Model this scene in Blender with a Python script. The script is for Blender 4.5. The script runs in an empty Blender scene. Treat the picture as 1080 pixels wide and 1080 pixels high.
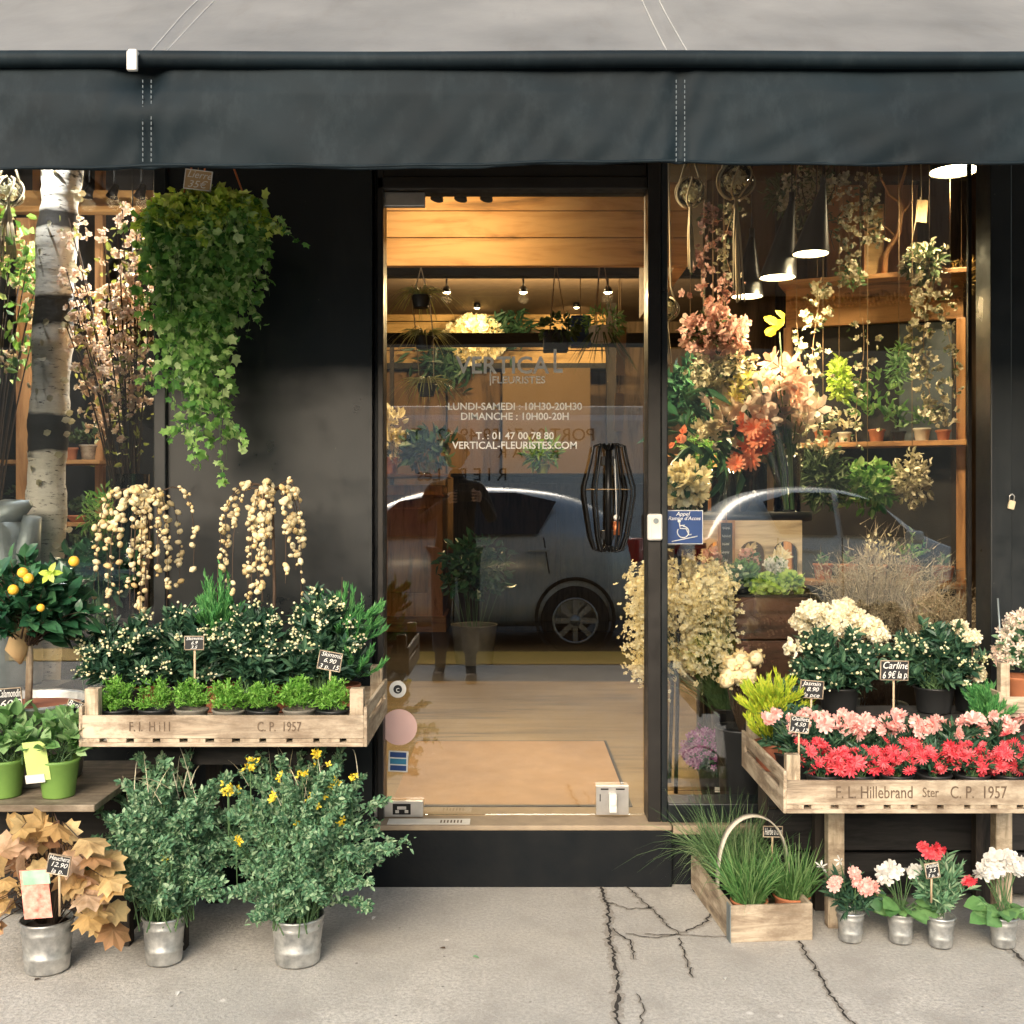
EXPO = 1.12
import bpy, math, random
import numpy as np
from mathutils import Vector, Matrix, Euler
R = math.radians
PI = math.pi
rng = np.random.default_rng(11)
random.seed(5)
C = bpy.context.scene.collection
CAMY, CAMZ, FPX = -3.62, 1.25, 1158.0

def at(px, py, Y):
    D = Y - CAMY
    return np.array([(px - 540) * D / FPX, Y, CAMZ - (py - 530) * D / FPX])

def pw(n, Y):
    return n * (Y - CAMY) / FPX

def nrm(a):
    a = np.asarray(a, float)
    return a / (np.linalg.norm(a, axis=-1, keepdims=True) + 1e-9)

# ---------------------------------------------------------------- mesh builder
class MB:
    def __init__(s):
        s.v = []; s.f = []; s.n = 0
    def add(s, V, faces, smooth=False, m=0):
        V = np.asarray(V, float).reshape(-1, 3)
        for fa in faces:
            fa = np.asarray(fa, int)
            s.f.append((fa + s.n, smooth, m))
        s.v.append(V); s.n += len(V)
        return s
    def box(s, c, d, rot=None, m=0, taper=1.0):
        x, y, z = [q / 2 for q in d]
        t = taper
        V = np.array([(-x,-y,-z),(x,-y,-z),(x,y,-z),(-x,y,-z),(-x*t,-y*t,z),(x*t,-y*t,z),(x*t,y*t,z),(-x*t,y*t,z)], float)
        if rot is not None:
            V = V @ np.array(Euler(rot).to_matrix()).T
        return s.add(V + np.asarray(c, float), [np.array([(3,2,1,0),(4,5,6,7),(0,1,5,4),(1,2,6,5),(2,3,7,6),(3,0,4,7)])], m=m)
    def bx(s, x0, x1, y0, y1, z0, z1, m=0):
        return s.box(((x0+x1)/2, (y0+y1)/2, (z0+z1)/2), (abs(x1-x0), abs(y1-y0), abs(z1-z0)), m=m)
    def tube(s, pts, rad, seg=8, m=0, smooth=True, cap=True, closed=False):
        P = np.asarray(pts, float); n = len(P)
        rad = np.full(n, rad, float) if np.isscalar(rad) else np.asarray(rad, float)
        T = np.gradient(P, axis=0)
        if closed:
            T = np.roll(P, -1, 0) - np.roll(P, 1, 0)
        T = nrm(T)
        up = np.array([0, 0, 1.0]) if abs(T[0][2]) < .9 else np.array([1.0, 0, 0])
        A = []; a = nrm(np.cross(T[0], up))
        for t in T:
            a = nrm(a - t * np.dot(a, t)); A.append(a)
        A = np.array(A); B = np.cross(T, A)
        th = np.arange(seg) * 2 * PI / seg
        V = P[:, None] + rad[:, None, None] * (np.cos(th)[None, :, None] * A[:, None] + np.sin(th)[None, :, None] * B[:, None])
        V = V.reshape(-1, 3)
        i = np.arange(n if closed else n - 1)[:, None]; j = np.arange(seg)[None]
        j2 = (j + 1) % seg; i2 = (i + 1) % n
        Fq = np.stack([i*seg + j, i*seg + j2, i2*seg + j2, i2*seg + j], -1).reshape(-1, 4)
        fs = [Fq]
        s.add(V, fs, smooth, m)
        if cap and not closed:
            b = s.n - len(V)
            s.f.append((np.array([[b + k for k in range(seg)][::-1]]), False, m))
            s.f.append((np.array([[b + (n-1)*seg + k for k in range(seg)]]), False, m))
        return s
    def lathe(s, prof, c=(0,0,0), seg=24, m=0, smooth=True, sx=1, sy=1, wob=0):
        prof = np.asarray(prof, float); n = len(prof)
        th = np.arange(seg) * 2 * PI / seg
        w = 1 + wob * np.sin(th * 3 + 1) if wob else np.ones(seg)
        V = np.stack([prof[:, 0:1] * np.cos(th)[None] * sx * w, prof[:, 0:1] * np.sin(th)[None] * sy * w, np.repeat(prof[:, 1:2], seg, 1)], -1).reshape(-1, 3)
        i = np.arange(n - 1)[:, None]; j = np.arange(seg)[None]; j2 = (j + 1) % seg
        Fq = np.stack([i*seg + j, i*seg + j2, (i+1)*seg + j2, (i+1)*seg + j], -1).reshape(-1, 4)
        return s.add(V + np.asarray(c, float), [Fq], smooth, m)
    def ball(s, c, r, seg=8, rings=6, m=0, sc=(1,1,1)):
        ph = np.linspace(-PI/2, PI/2, rings)
        prof = np.stack([np.cos(ph) * r + 1e-5, np.sin(ph) * r], -1)
        k = MB().lathe(prof, seg=seg)
        return s.add(k.v[0] * np.asarray(sc) + np.asarray(c, float), [k.f[0][0]], True, m)
    def prism(s, pts2, y0, y1, m=0, plane='xz'):
        pts2 = np.asarray(pts2, float); n = len(pts2)
        def mk(d):
            if plane == 'xz': return np.stack([pts2[:,0], np.full(n, d), pts2[:,1]], -1)
            if plane == 'yz': return np.stack([np.full(n, d), pts2[:,0], pts2[:,1]], -1)
            return np.stack([pts2[:,0], pts2[:,1], np.full(n, d)], -1)
        V = np.vstack([mk(y0), mk(y1)])
        i = np.arange(n); j = (i + 1) % n
        s.add(V, [np.stack([i, j, j + n, i + n], -1), np.array([i[::-1]]), np.array([i + n])], m=m)
        return s
    def grid(s, fn, nu, nv, m=0, smooth=True):
        u, v = np.meshgrid(np.linspace(0, 1, nu), np.linspace(0, 1, nv), indexing='ij')
        V = np.stack(fn(u, v), -1).reshape(-1, 3)
        i = np.arange(nu-1)[:, None]; j = np.arange(nv-1)[None]
        Fq = np.stack([i*nv+j, (i+1)*nv+j, (i+1)*nv+j+1, i*nv+j+1], -1).reshape(-1, 4)
        return s.add(V, [Fq], smooth, m)
    def inst(s, tpl, P, D, N, S, m=0, smooth=False):
        """many copies of a small shape: x along D, z along N, scale S"""
        tv, tf = tpl
        P = np.asarray(P, float).reshape(-1, 3); n = len(P)
        if n == 0: return s
        D = nrm(np.broadcast_to(D, (n, 3))); N = np.broadcast_to(N, (n, 3))
        W = nrm(np.cross(N, D)); N = np.cross(D, W)
        S = np.broadcast_to(np.asarray(S, float), (n,))[:, None, None]
        V = P[:, None] + S * (tv[None, :, 0:1] * D[:, None] + tv[None, :, 1:2] * W[:, None] + tv[None, :, 2:3] * N[:, None])
        K = len(tv); off = (np.arange(n) * K)[:, None, None]
        fs = [(np.asarray(f)[None] + off).reshape(-1, np.asarray(f).shape[1]) for f in tf]
        return s.add(V.reshape(-1, 3), fs, smooth, m)
    def text(s, txt, size, o, rz=0, tilt=0, shear=0, thick=.0006, align='CENTER', m=0, sx=1.0, roll=0):
        """lettering that stands upright and faces -Y (turned by rz), centred at o"""
        V, F = letters(txt, size, shear, thick, align)
        V = V.copy(); V[:, 0] *= sx
        if roll:
            c, q = math.cos(roll), math.sin(roll)
            V = np.stack([V[:,0]*c - V[:,1]*q, V[:,0]*q + V[:,1]*c, V[:,2]], -1)
        W = np.stack([V[:, 0], -V[:, 2], V[:, 1]], -1)
        M = np.array((Euler((tilt, 0, rz))).to_matrix())
        return s.add(W @ M.T + np.asarray(o, float), F, m=m)
    def build(s, name, mats, parent=None, bevel=0, solid=0, sub=0, world=False, each=False):
        if each:                                   # every added shape becomes an object of its own
            off = 0; out = []
            for v in s.v:
                q = MB(); q.v = [v]; q.n = len(v)
                q.f = [(f - off, a, b) for f, a, b in s.f if off <= f.min() < off + len(v)]
                out.append(q.build(name, mats, parent, bevel, solid, sub, world)); off += len(v)
            return out[0]
        V = np.vstack(s.v)
        if world and parent is not None:
            V = V - np.array(parent.location)
        me = bpy.data.meshes.new(name)
        me.vertices.add(len(V)); me.vertices.foreach_set('co', V.ravel())
        lt = np.concatenate([np.full(len(f), f.shape[1]) for f, _, _ in s.f])
        li = np.concatenate([f.ravel() for f, _, _ in s.f])
        sm = np.concatenate([np.full(len(f), bool(q)) for f, q, _ in s.f])
        mi = np.concatenate([np.full(len(f), q) for f, _, q in s.f])
        ls = np.concatenate([[0], np.cumsum(lt)[:-1]])
        me.loops.add(len(li)); me.loops.foreach_set('vertex_index', li.astype(np.int32))
        me.polygons.add(len(lt))
        me.polygons.foreach_set('loop_start', ls.astype(np.int32))
        me.polygons.foreach_set('loop_total', lt.astype(np.int32))
        me.update(calc_edges=True)
        me.polygons.foreach_set('use_smooth', sm)
        me.polygons.foreach_set('material_index', mi.astype(np.int32))
        me.update(); me.validate()
        for q in (mats if isinstance(mats, (list, tuple)) else [mats]):
            me.materials.append(q)
        o = bpy.data.objects.new(name, me); C.objects.link(o)
        if parent is not None: o.parent = parent
        if solid:
            q = o.modifiers.new('solid', 'SOLIDIFY'); q.thickness = solid; q.offset = 0
        if bevel:
            q = o.modifiers.new('bevel', 'BEVEL'); q.width = bevel; q.segments = 2; q.limit_method = 'ANGLE'
        if sub:
            q = o.modifiers.new('sub', 'SUBSURF'); q.levels = sub; q.render_levels = sub
        return o

_tc = {}; BOLD = [0.0]
def letters(txt, size, shear, thick, align):
    bold = BOLD[0]; key = (txt, size, shear, thick, align, bold)
    if key in _tc: return _tc[key]
    cu = bpy.data.curves.new('t', 'FONT'); cu.body = txt; cu.size = size; cu.shear = shear
    cu.extrude = thick; cu.align_x = align; cu.align_y = 'CENTER'; cu.resolution_u = 3; cu.offset = bold * size
    o = bpy.data.objects.new('t', cu); C.objects.link(o)
    me = bpy.data.meshes.new_from_object(o)
    V = np.zeros(len(me.vertices) * 3); me.vertices.foreach_get('co', V); V = V.reshape(-1, 3)
    by = {}
    for p in me.polygons:
        by.setdefault(len(p.vertices), []).append(list(p.vertices))
    F = [np.array(q) for q in by.values()]
    bpy.data.objects.remove(o); bpy.data.curves.remove(cu); bpy.data.meshes.remove(me)
    _tc[key] = (V, F)
    return V, F

# ---------------------------------------------------------------- things
def tag(o, label=None, cat=None, group=None, kind=None):
    if label: o['label'] = label
    if cat: o['category'] = cat
    if group: o['group'] = group
    if kind: o['kind'] = kind
    return o
def thing(name, label, cat, loc=(0,0,0), group=None, rz=0):
    o = bpy.data.objects.new(name, None); C.objects.link(o)
    o.empty_display_size = .05
    o.location = Vector([float(q) for q in loc]); o.rotation_euler = (0, 0, rz)
    return tag(o, label, cat, group)
def dup(root, loc, label, rz=None, group=None):
    r = root.copy(); C.objects.link(r); r.location = Vector([float(q) for q in loc]); r['label'] = label
    if rz is not None: r.rotation_euler = (0, 0, rz)
    if group: r['group'] = group
    for ch in list(root.children):
        c = ch.copy(); C.objects.link(c); c.parent = r
        for g in ch.children:
            d = g.copy(); C.objects.link(d); d.parent = c
    return r

# ---------------------------------------------------------------- materials
def _nt(name):
    m = bpy.data.materials.new(name); m.use_nodes = True
    nt = m.node_tree; b = nt.nodes['Principled BSDF']
    return m, nt, b
def L(nt, a, b): nt.links.new(a, b)
def mixc(nt, a, b, fac, mode='MIX'):
    n = nt.nodes.new('ShaderNodeMix'); n.data_type = 'RGBA'; n.blend_type = mode
    for sock, v in ((n.inputs[6], a), (n.inputs[7], b), (n.inputs[0], fac)):
        if hasattr(v, 'links') or hasattr(v, 'is_linked'): L(nt, v, sock)
        elif isinstance(v, (int, float)): sock.default_value = v
        else: sock.default_value = (*v, 1)
    return n.outputs[2]
def noise(nt, scale, detail=4, rough=.6, coord=None, sc=(1,1,1), dist=0):
    mp = nt.nodes.new('ShaderNodeMapping'); mp.inputs['Scale'].default_value = sc
    if coord is None:
        tc = nt.nodes.new('ShaderNodeTexCoord'); coord = tc.outputs['Object']
    L(nt, coord, mp.inputs[0])
    n = nt.nodes.new('ShaderNodeTexNoise'); n.inputs['Scale'].default_value = scale
    n.inputs['Detail'].default_value = detail; n.inputs['Roughness'].default_value = rough
    n.inputs['Distortion'].default_value = dist
    L(nt, mp.outputs[0], n.inputs['Vector'])
    return n.outputs[0]
def ramp(nt, val, stops, interp='LINEAR'):
    r = nt.nodes.new('ShaderNodeValToRGB'); r.color_ramp.interpolation = interp
    e = r.color_ramp.elements
    while len(e) < len(stops): e.new(.5)
    for q, (p, c) in zip(e, stops):
        q.position = p; q.color = (*c, 1) if not isinstance(c, (int, float)) else (c, c, c, 1)
    L(nt, val, r.inputs[0])
    return r.outputs[0]
def bump(nt, b, h, strength=.3, dist=.01):
    n = nt.nodes.new('ShaderNodeBump'); n.inputs['Strength'].default_value = strength
    n.inputs['Distance'].default_value = dist
    L(nt, h, n.inputs['Height']); L(nt, n.outputs[0], b.inputs['Normal'])
def plain(name, col, rough=.6, metal=0, spec=.5, col2=None, nscale=12, bmp=0, bscale=60, coat=0, rvar=0):
    m, nt, b = _nt(name)
    b.inputs['Roughness'].default_value = rough; b.inputs['Metallic'].default_value = metal
    b.inputs['Specular IOR Level'].default_value = spec
    if coat: b.inputs['Coat Weight'].default_value = coat; b.inputs['Coat Roughness'].default_value = .15
    if col2 is None: col2 = tuple(q * .75 for q in col)
    nz = noise(nt, nscale)
    L(nt, ramp(nt, nz, [(.3, col2), (.7, col)]), b.inputs['Base Color'])
    if rvar:
        L(nt, ramp(nt, noise(nt, nscale * 2.3), [(.3, max(0, rough - rvar)), (.7, min(1, rough + rvar))]), b.inputs['Roughness'])
    if bmp: bump(nt, b, noise(nt, bscale), bmp, .004)
    return m
def wood(name, c1, c2, axis='x', scale=9, rough=.65, dirt=None, bmp=.25, knots=True):
    m, nt, b = _nt(name)
    sc = {'x': (.12, 1, 1), 'y': (1, .12, 1), 'z': (1, 1, .12)}[axis]
    g = noise(nt, scale * 4, 6, .65, sc=sc, dist=.6)
    g2 = noise(nt, scale * .5, 3, .5, sc=(.5,.5,.5))
    col = ramp(nt, g, [(.34, tuple(q * .45 for q in c2)), (.44, c2), (.54, c1), (.7, tuple(min(1, q * 1.12) for q in c1))])
    col = mixc(nt, col, tuple(q * .62 for q in c1), ramp(nt, g2, [(.45, 0.0), (.75, .8)]))
    if knots:
        v = nt.nodes.new('ShaderNodeTexVoronoi'); v.inputs['Scale'].default_value = 5
        tc = nt.nodes.new('ShaderNodeTexCoord'); mp = nt.nodes.new('ShaderNodeMapping')
        mp.inputs['Scale'].default_value = tuple(.5 if q < 1 else 1.0 for q in sc)
        L(nt, tc.outputs['Object'], mp.inputs[0]); L(nt, mp.outputs[0], v.inputs['Vector'])
        col = mixc(nt, col, tuple(q * .25 for q in c2), ramp(nt, v.outputs['Distance'], [(.03, .85), (.075, 0.0)]))
    if dirt:
        d = noise(nt, 7, 6, .7, sc=(1, 1, 2))
        col = mixc(nt, col, dirt, ramp(nt, d, [(.44, 0.0), (.54, .5), (.66, .9)]))
    L(nt, col, b.inputs['Base Color']); b.inputs['Roughness'].default_value = rough
    b.inputs['Specular IOR Level'].default_value = .3
    bump(nt, b, g, bmp, .003)
    return m
def leafm(name, cols, rough=.45, trans=.3, spec=.4, nvar=0, vein=False):
    """each leaf takes its own tone of the plant's colours"""
    m, nt, b = _nt(name)
    gi = nt.nodes.new('ShaderNodeNewGeometry')
    n = len(cols)
    col = ramp(nt, gi.outputs['Random Per Island'], [(i / max(1, n - 1), c) for i, c in enumerate(cols)])
    if nvar:
        col = mixc(nt, col, tuple(q * .45 for q in cols[0]), ramp(nt, noise(nt, nvar, 4), [(.45, 0.0), (.7, .8)]))
    L(nt, col, b.inputs['Base Color']); b.inputs['Roughness'].default_value = rough
    b.inputs['Specular IOR Level'].default_value = spec
    if trans:
        t = nt.nodes.new('ShaderNodeBsdfTranslucent'); L(nt, col, t.inputs[0])
        mx = nt.nodes.new('ShaderNodeMixShader'); mx.inputs[0].default_value = trans
        out = nt.nodes['Material Output']
        L(nt, b.outputs[0], mx.inputs[1]); L(nt, t.outputs[0], mx.inputs[2]); L(nt, mx.outputs[0], out.inputs[0])
    return m
def glassm(name, ior=1.5, tint=(.96,.98,.97), boost=1.0, rough=0):
    m, nt, b = _nt(name); nt.nodes.remove(b)
    tr = nt.nodes.new('ShaderNodeBsdfTransparent'); tr.inputs[0].default_value = (*tint, 1)
    gl = nt.nodes.new('ShaderNodeBsdfGlossy'); gl.inputs['Roughness'].default_value = rough
    fr = nt.nodes.new('ShaderNodeFresnel'); fr.inputs[0].default_value = ior
    mu = nt.nodes.new('ShaderNodeMath'); mu.operation = 'MULTIPLY'; mu.inputs[1].default_value = boost; mu.use_clamp = True
    L(nt, fr.outputs[0], mu.inputs[0])
    mx = nt.nodes.new('ShaderNodeMixShader')
    L(nt, mu.outputs[0], mx.inputs[0]); L(nt, tr.outputs[0], mx.inputs[1]); L(nt, gl.outputs[0], mx.inputs[2])
    L(nt, mx.outputs[0], nt.nodes['Material Output'].inputs[0])
    return m
def emit(name, col, s):
    m, nt, b = _nt(name)
    b.inputs['Base Color'].default_value = (*col, 1)
    b.inputs['Emission Color'].default_value = (*col, 1); b.inputs['Emission Strength'].default_value = s
    return m

# ---------------------------------------------------------------- leaf and petal shapes (unit length along x)
def T_oval(w=.5, fold=.12, droop=.12):
    v = np.array([(0,0,0),(.3,-w/2,fold),(.7,-w*.42,fold*.7-droop*.5),(1,0,-droop),(.7,w*.42,fold*.7-droop*.5),(.3,w/2,fold)], float)
    return v, [np.array([(0,1,2,3),(0,3,4,5)])]
def T_diamond(w=.4, fold=.1):
    v = np.array([(0,0,0),(.5,-w/2,fold),(1,0,0),(.5,w/2,fold)], float)
    return v, [np.array([(0,1,2),(0,2,3)])]
def T_tri(w=.12):
    return np.array([(0,-w/2,0),(0,w/2,0),(1,0,0)], float), [np.array([(0,1,2)])]
def T_lobed(lobes, depth=.45, w=1.0, bend=.15):
    """a palmate leaf (ivy, maple): a fan of lobes round the stalk end"""
    angs = np.linspace(-2.2, 2.2, lobes); out = []
    for i, a in enumerate(angs):
        r = .62 - .16 * abs(a) / 2.2
        out.append((r, a))
        if i < lobes - 1:
            out.append((r * depth, (a + angs[i+1]) / 2))
    pts = [(0, 0, 0)] + [(.38 + rr * math.cos(a), rr * math.sin(a) * w, -bend * rr * rr * 2) for rr, a in out]
    ctr = len(pts); pts.append((.38, 0, .03))
    n = ctr
    f = [(ctr, i, i + 1) for i in range(1, n - 1)] + [(ctr, n - 1, 0), (ctr, 0, 1)]
    return np.array(pts, float), [np.array(f)]
def T_flower(n=6, cup=.25, w=.55, inner=0, icup=.6, ruffle=0):
    """a whole flower, centred, opening along z; radius 1"""
    V = []; Fq = []
    for ring, (k, c, rad) in enumerate([(n, cup, 1.0)] + ([(inner, icup, .7)] if inner else [])):
        for i in range(k):
            a = 2 * PI * (i + .5 * ring) / k
            ca, sa = math.cos(a), math.sin(a); b = len(V)
            ww = w * rad
            for x, y, z in ((0.05, 0, .02*ring), (.55*rad, -ww*.5, c*.5*rad), (1*rad, -ww*.25, c*rad + ruffle*(i % 2)), (1*rad, ww*.25, c*rad - ruffle*(i % 2)), (.55*rad, ww*.5, c*.5*rad)):
                V.append((x*ca - y*sa, x*sa + y*ca, z))
            Fq.append((b, b+1, b+2, b+3, b+4))
    return np.array(V, float), [np.array(Fq)]
def T_ball(sc=(1,1,1), seg=6, rings=5):
    k = MB().ball((0,0,0), 1, seg, rings, sc=sc)
    return k.v[0], [k.f[0][0]]
def T_leaf(w=.6, fold=.08, droop=.2):
    xs_ = [.0, .16, .42, .72, 1.0]; ws_ = [0, .66, 1.0, .72, 0]
    v = [(0, 0, 0)]
    for x, q in list(zip(xs_, ws_))[1:4]:
        z = -droop * x * x
        v += [(x, -w/2*q, z + fold*q), (x, 0, z), (x, w/2*q, z + fold*q)]
    v.append((1, 0, -droop))
    return np.array(v, float), [np.array([(0,1,2),(0,2,3),(7,10,8),(8,10,9)]), np.array([(1,4,5,2),(2,5,6,3),(4,7,8,5),(5,8,9,6)])]
OVAL, LANCE, WIDE = T_oval(.5), T_oval(.22, .05, .2), T_leaf(.62, .06, .22)
BROAD = T_leaf(.95, .08, .25)
DIAM, TRI, NEEDLE = T_diamond(), T_tri(.25), T_tri(.09)
IVY, MAPLE = T_lobed(5, .64, .95, .25), T_lobed(7, .76, 1.1, .35)
BALL = T_ball(); POD = T_ball((1.35, .9, .9))

def rnd(n, s=1.0): return rng.normal(size=(n, 3)) * s
def bez(P0, P1, P2, t):
    t = t[..., None]
    return (1-t)**2 * P0[:, None] + 2*(1-t)*t * P1[:, None] + t*t * P2[:, None]
def bezt(P0, P1, P2, t):
    t = t[..., None]
    return 2*(1-t) * (P1 - P0)[:, None] + 2*t * (P2 - P1)[:, None]
def leaves_on(mb, P0, P1, P2, n, tpl, size, tmin=.25, tmax=1.0, along=.6, jit=.7, up=.3, upn=.6, svar=.35, spread=.0, m=0, tpow=1.0):
    """n leaves on each of the curved stems P0-P1-P2"""
    M = len(P0)
    t = tmin + (tmax - tmin) * rng.random((M, n)) ** tpow
    P = bez(P0, P1, P2, t).reshape(-1, 3); T = nrm(bezt(P0, P1, P2, t).reshape(-1, 3))
    if spread: P = P + rnd(len(P), spread)
    D = nrm(T * along + nrm(rnd(len(P))) * jit + np.array([0, 0, up]))
    N = nrm(rnd(len(P)) * (1 - upn) + np.array([0, -.35, 1]) * upn)
    S = size * (1 - svar + 2 * svar * rng.random(len(P)))
    mb.inst(tpl, P, D, N, S, m=m)
    return P, D
def stems(mb, P0, P1, P2, r, seg=4, steps=6, m=0):
    t = np.linspace(0, 1, steps)
    for a, b, c in zip(P0, P1, P2):
        pts = bez(a[None], b[None], c[None], t[None])[0]
        mb.tube(pts, np.linspace(r, r * .45, steps), seg=seg, m=m, cap=False)
def crown(M, base, ctr, rad, zmin=-.4, lift=.35, inner=.75, base_r=.01):
    """stems fanning from a base point to an uneven crown"""
    d = nrm(rnd(M * 4)); d = d[d[:, 2] > zmin][:M]
    k = inner + (1 - inner) * 1.25 * rng.random((len(d), 1))
    P2 = np.asarray(ctr) + d * np.asarray(rad) * k
    P0 = np.asarray(base) + rnd(len(d), base_r) * np.array([1, 1, .2])
    P1 = (P0 + P2) / 2 + np.array([0, 0, 1]) * np.linalg.norm(P2 - P0, axis=1, keepdims=True) * lift * .5
    return P0, P1, P2
def blades(mb, base, dirs, length, width, droop, seg=5, m=0):
    n = len(base)
    t = np.linspace(0, 1, seg)[None, :, None]
    ln = np.broadcast_to(np.asarray(length, float), (n,))[:, None, None]; dirs = nrm(dirs)[:, None]
    dr = np.broadcast_to(np.asarray(droop, float), (n,))[:, None, None]
    horiz = dirs * np.array([1, 1, 0])
    P = base[:, None] + dirs * t * ln + horiz * dr * ln * t**2 * .8 - np.array([0, 0, 1.0]) * dr * ln * t**2.4
    side = nrm(np.cross(dirs, rnd(n)[:, None]))
    w = (width * (1 - t**2) + width * .12) * .5
    V = np.stack([P - side * w, P + side * w], 2).reshape(n, seg * 2, 3)
    f = np.array([(2*i, 2*i+1, 2*i+3, 2*i+2) for i in range(seg - 1)])
    off = (np.arange(n) * seg * 2)[:, None, None]
    mb.add(V.reshape(-1, 3), [(f[None] + off).reshape(-1, 4)], True, m)
# ================================================================ MATERIALS
M = {}
def ground_mat(name, base, dark, cracks=False):
    m, nt, b = _nt(name)
    fine = noise(nt, 90, 3, .7); mid = noise(nt, 6, 6, .65); big = noise(nt, .9, 4, .6)
    col = ramp(nt, fine, [(.36, tuple(q*.74 for q in base)), (.5, base), (.64, tuple(min(1, q*1.25) for q in base))])
    col = mixc(nt, col, dark, ramp(nt, mid, [(.44, 0.0), (.54, .3), (.66, .8)]))
    col = mixc(nt, col, tuple(q*.7 for q in base), ramp(nt, big, [(.44, 0.0), (.56, .55)]))
    v = nt.nodes.new('ShaderNodeTexVoronoi'); v.inputs['Scale'].default_value = 5
    tc = nt.nodes.new('ShaderNodeTexCoord'); L(nt, tc.outputs['Object'], v.inputs['Vector'])
    v.inputs['Randomness'].default_value = 1
    col = mixc(nt, col, (.80,.77,.72), ramp(nt, v.outputs['Distance'], [(.03, .7), (.06, 0.0)]))
    v2 = nt.nodes.new('ShaderNodeTexVoronoi'); v2.inputs['Scale'].default_value = 11
    L(nt, tc.outputs['Object'], v2.inputs['Vector'])
    col = mixc(nt, col, (.05,.045,.04), ramp(nt, v2.outputs['Distance'], [(.02, .75), (.06, 0.0)]))
    sp2 = noise(nt, 260, 2, .8); col = mixc(nt, col, tuple(q * .45 for q in base), ramp(nt, sp2, [(.58, 0.0), (.68, .6)])); col = mixc(nt, col, tuple(min(1, q * 1.6) for q in base), ramp(nt, sp2, [(.30, .5), (.38, 0.0)]))
    L(nt, col, b.inputs['Base Color']); b.inputs['Roughness'].default_value = .85
    bump(nt, b, fine, .7, .004)
    return m
M['walk'] = ground_mat('sidewalk_asphalt', (.50,.475,.435), (.33,.305,.275))
M['crack'] = plain('crack_dirt', (.035,.03,.027), .95, nscale=40)
M['road'] = ground_mat('road_asphalt', (.085,.083,.08), (.05,.05,.05))
M['kerb'] = plain('kerb_granite', (.36,.34,.32), .8, col2=(.26,.25,.23), nscale=40, bmp=.3)
M['yellow'] = plain('yellow_paint', (.85,.50,.05), .7, col2=(.75,.42,.05), nscale=18)
def lacquer():
    m, nt, b = _nt('black_lacquer')
    col = ramp(nt, noise(nt, 2.5, 5), [(.3, (.004,.006,.0075)), (.7, (.008,.011,.013))])
    col = mixc(nt, col, (.022,.023,.022), ramp(nt, noise(nt, 5, 8, .75, sc=(1.6,1,.35)), [(.52, 0.0), (.72, .35)]))
    col = mixc(nt, col, (.10,.095,.085), ramp(nt, noise(nt, 45, 3, .8), [(.70, 0.0), (.76, .6)]))
    L(nt, col, b.inputs['Base Color'])
    L(nt, ramp(nt, noise(nt, 6, 5, .7), [(.3, .24), (.7, .5)]), b.inputs['Roughness'])
    bump(nt, b, noise(nt, 30, 5, .7, sc=(1,1,.25)), .12, .002); return m
M['black'] = lacquer()
M['plinth'] = plain('plinth_black', (.006,.008,.010), .8, spec=.15, col2=(.012,.013,.014), nscale=9, bmp=.35, bscale=50)
M['bronze'] = plain('door_frame_metal', (.035,.032,.03), .4, .6, nscale=8, rvar=.1)
M['blackm'] = plain('black_metal', (.012,.012,.013), .35, .5)
M['stone'] = plain('sill_stone', (.36,.28,.19), .75, col2=(.26,.20,.14), nscale=14, bmp=.3)
M['facade'] = plain('shaded_facade_stone', (.24,.21,.18), .85, col2=(.18,.16,.135), nscale=3, bmp=.2)  # lowered tone holds the shade on the building opposite
M['awning'] = plain('awning_cloth', (.008,.015,.020), .5, spec=.35, col2=(.006,.011,.015), nscale=5, bmp=.35, bscale=7, rvar=.08)
def valance_mat():
    m, nt, b = _nt('valance_cloth')
    col = ramp(nt, noise(nt, 3, 5), [(.3, (.003,.007,.0105)), (.7, (.006,.014,.020))])
    col = mixc(nt, col, (.028,.040,.048), ramp(nt, noise(nt, 14, 8, .75, sc=(1.1,1,.5)), [(.5, 0.0), (.8, .42)]))
    L(nt, col, b.inputs['Base Color']); b.inputs['Roughness'].default_value = .65; b.inputs['Specular IOR Level'].default_value = .16
    bump(nt, b, noise(nt, 7, 5, .6, sc=(.7,1,1), dist=.5), .18, .010)
    return m
M['valance'] = valance_mat()
def canopy_mat():
    m, nt, b = _nt('lit_canopy_cloth')
    col = ramp(nt, noise(nt, 2.5, 6, .6), [(.3, (.10,.112,.128)), (.7, (.19,.20,.215))])  # valance cloth again, its sky sheen put into a paler base
    col = mixc(nt, col, (.06,.06,.062), ramp(nt, noise(nt, 6, 7, .7, sc=(1.5,.3,.3)), [(.55, 0.0), (.8, .5)]))
    L(nt, col, b.inputs['Base Color']); b.inputs['Roughness'].default_value = .42
    b.inputs['Specular IOR Level'].default_value = .7
    bump(nt, b, noise(nt, 4, 5, .6, sc=(1,.5,1)), .25, .02)
    t = nt.nodes.new('ShaderNodeBsdfTranslucent'); t.inputs[0].default_value = (.75,.60,.42,1)
    mx = nt.nodes.new('ShaderNodeMixShader'); mx.inputs[0].default_value = .13
    L(nt, b.outputs[0], mx.inputs[1]); L(nt, t.outputs[0], mx.inputs[2]); L(nt, mx.outputs[0], nt.nodes['Material Output'].inputs[0])
    return m
M['canopy'] = canopy_mat()
M['oldtop'] = wood('weathered_shelf', (.30,.245,.18), (.20,.155,.11), 'x', dirt=(.10,.075,.05))
M['stitch'] = plain('stitching', (.12,.15,.17), .7)
M['seam'] = plain('canopy_seam', (.34,.34,.34), .7)
M['white'] = plain('white_plastic', (.72,.70,.66), .4, col2=(.62,.60,.56))
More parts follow.
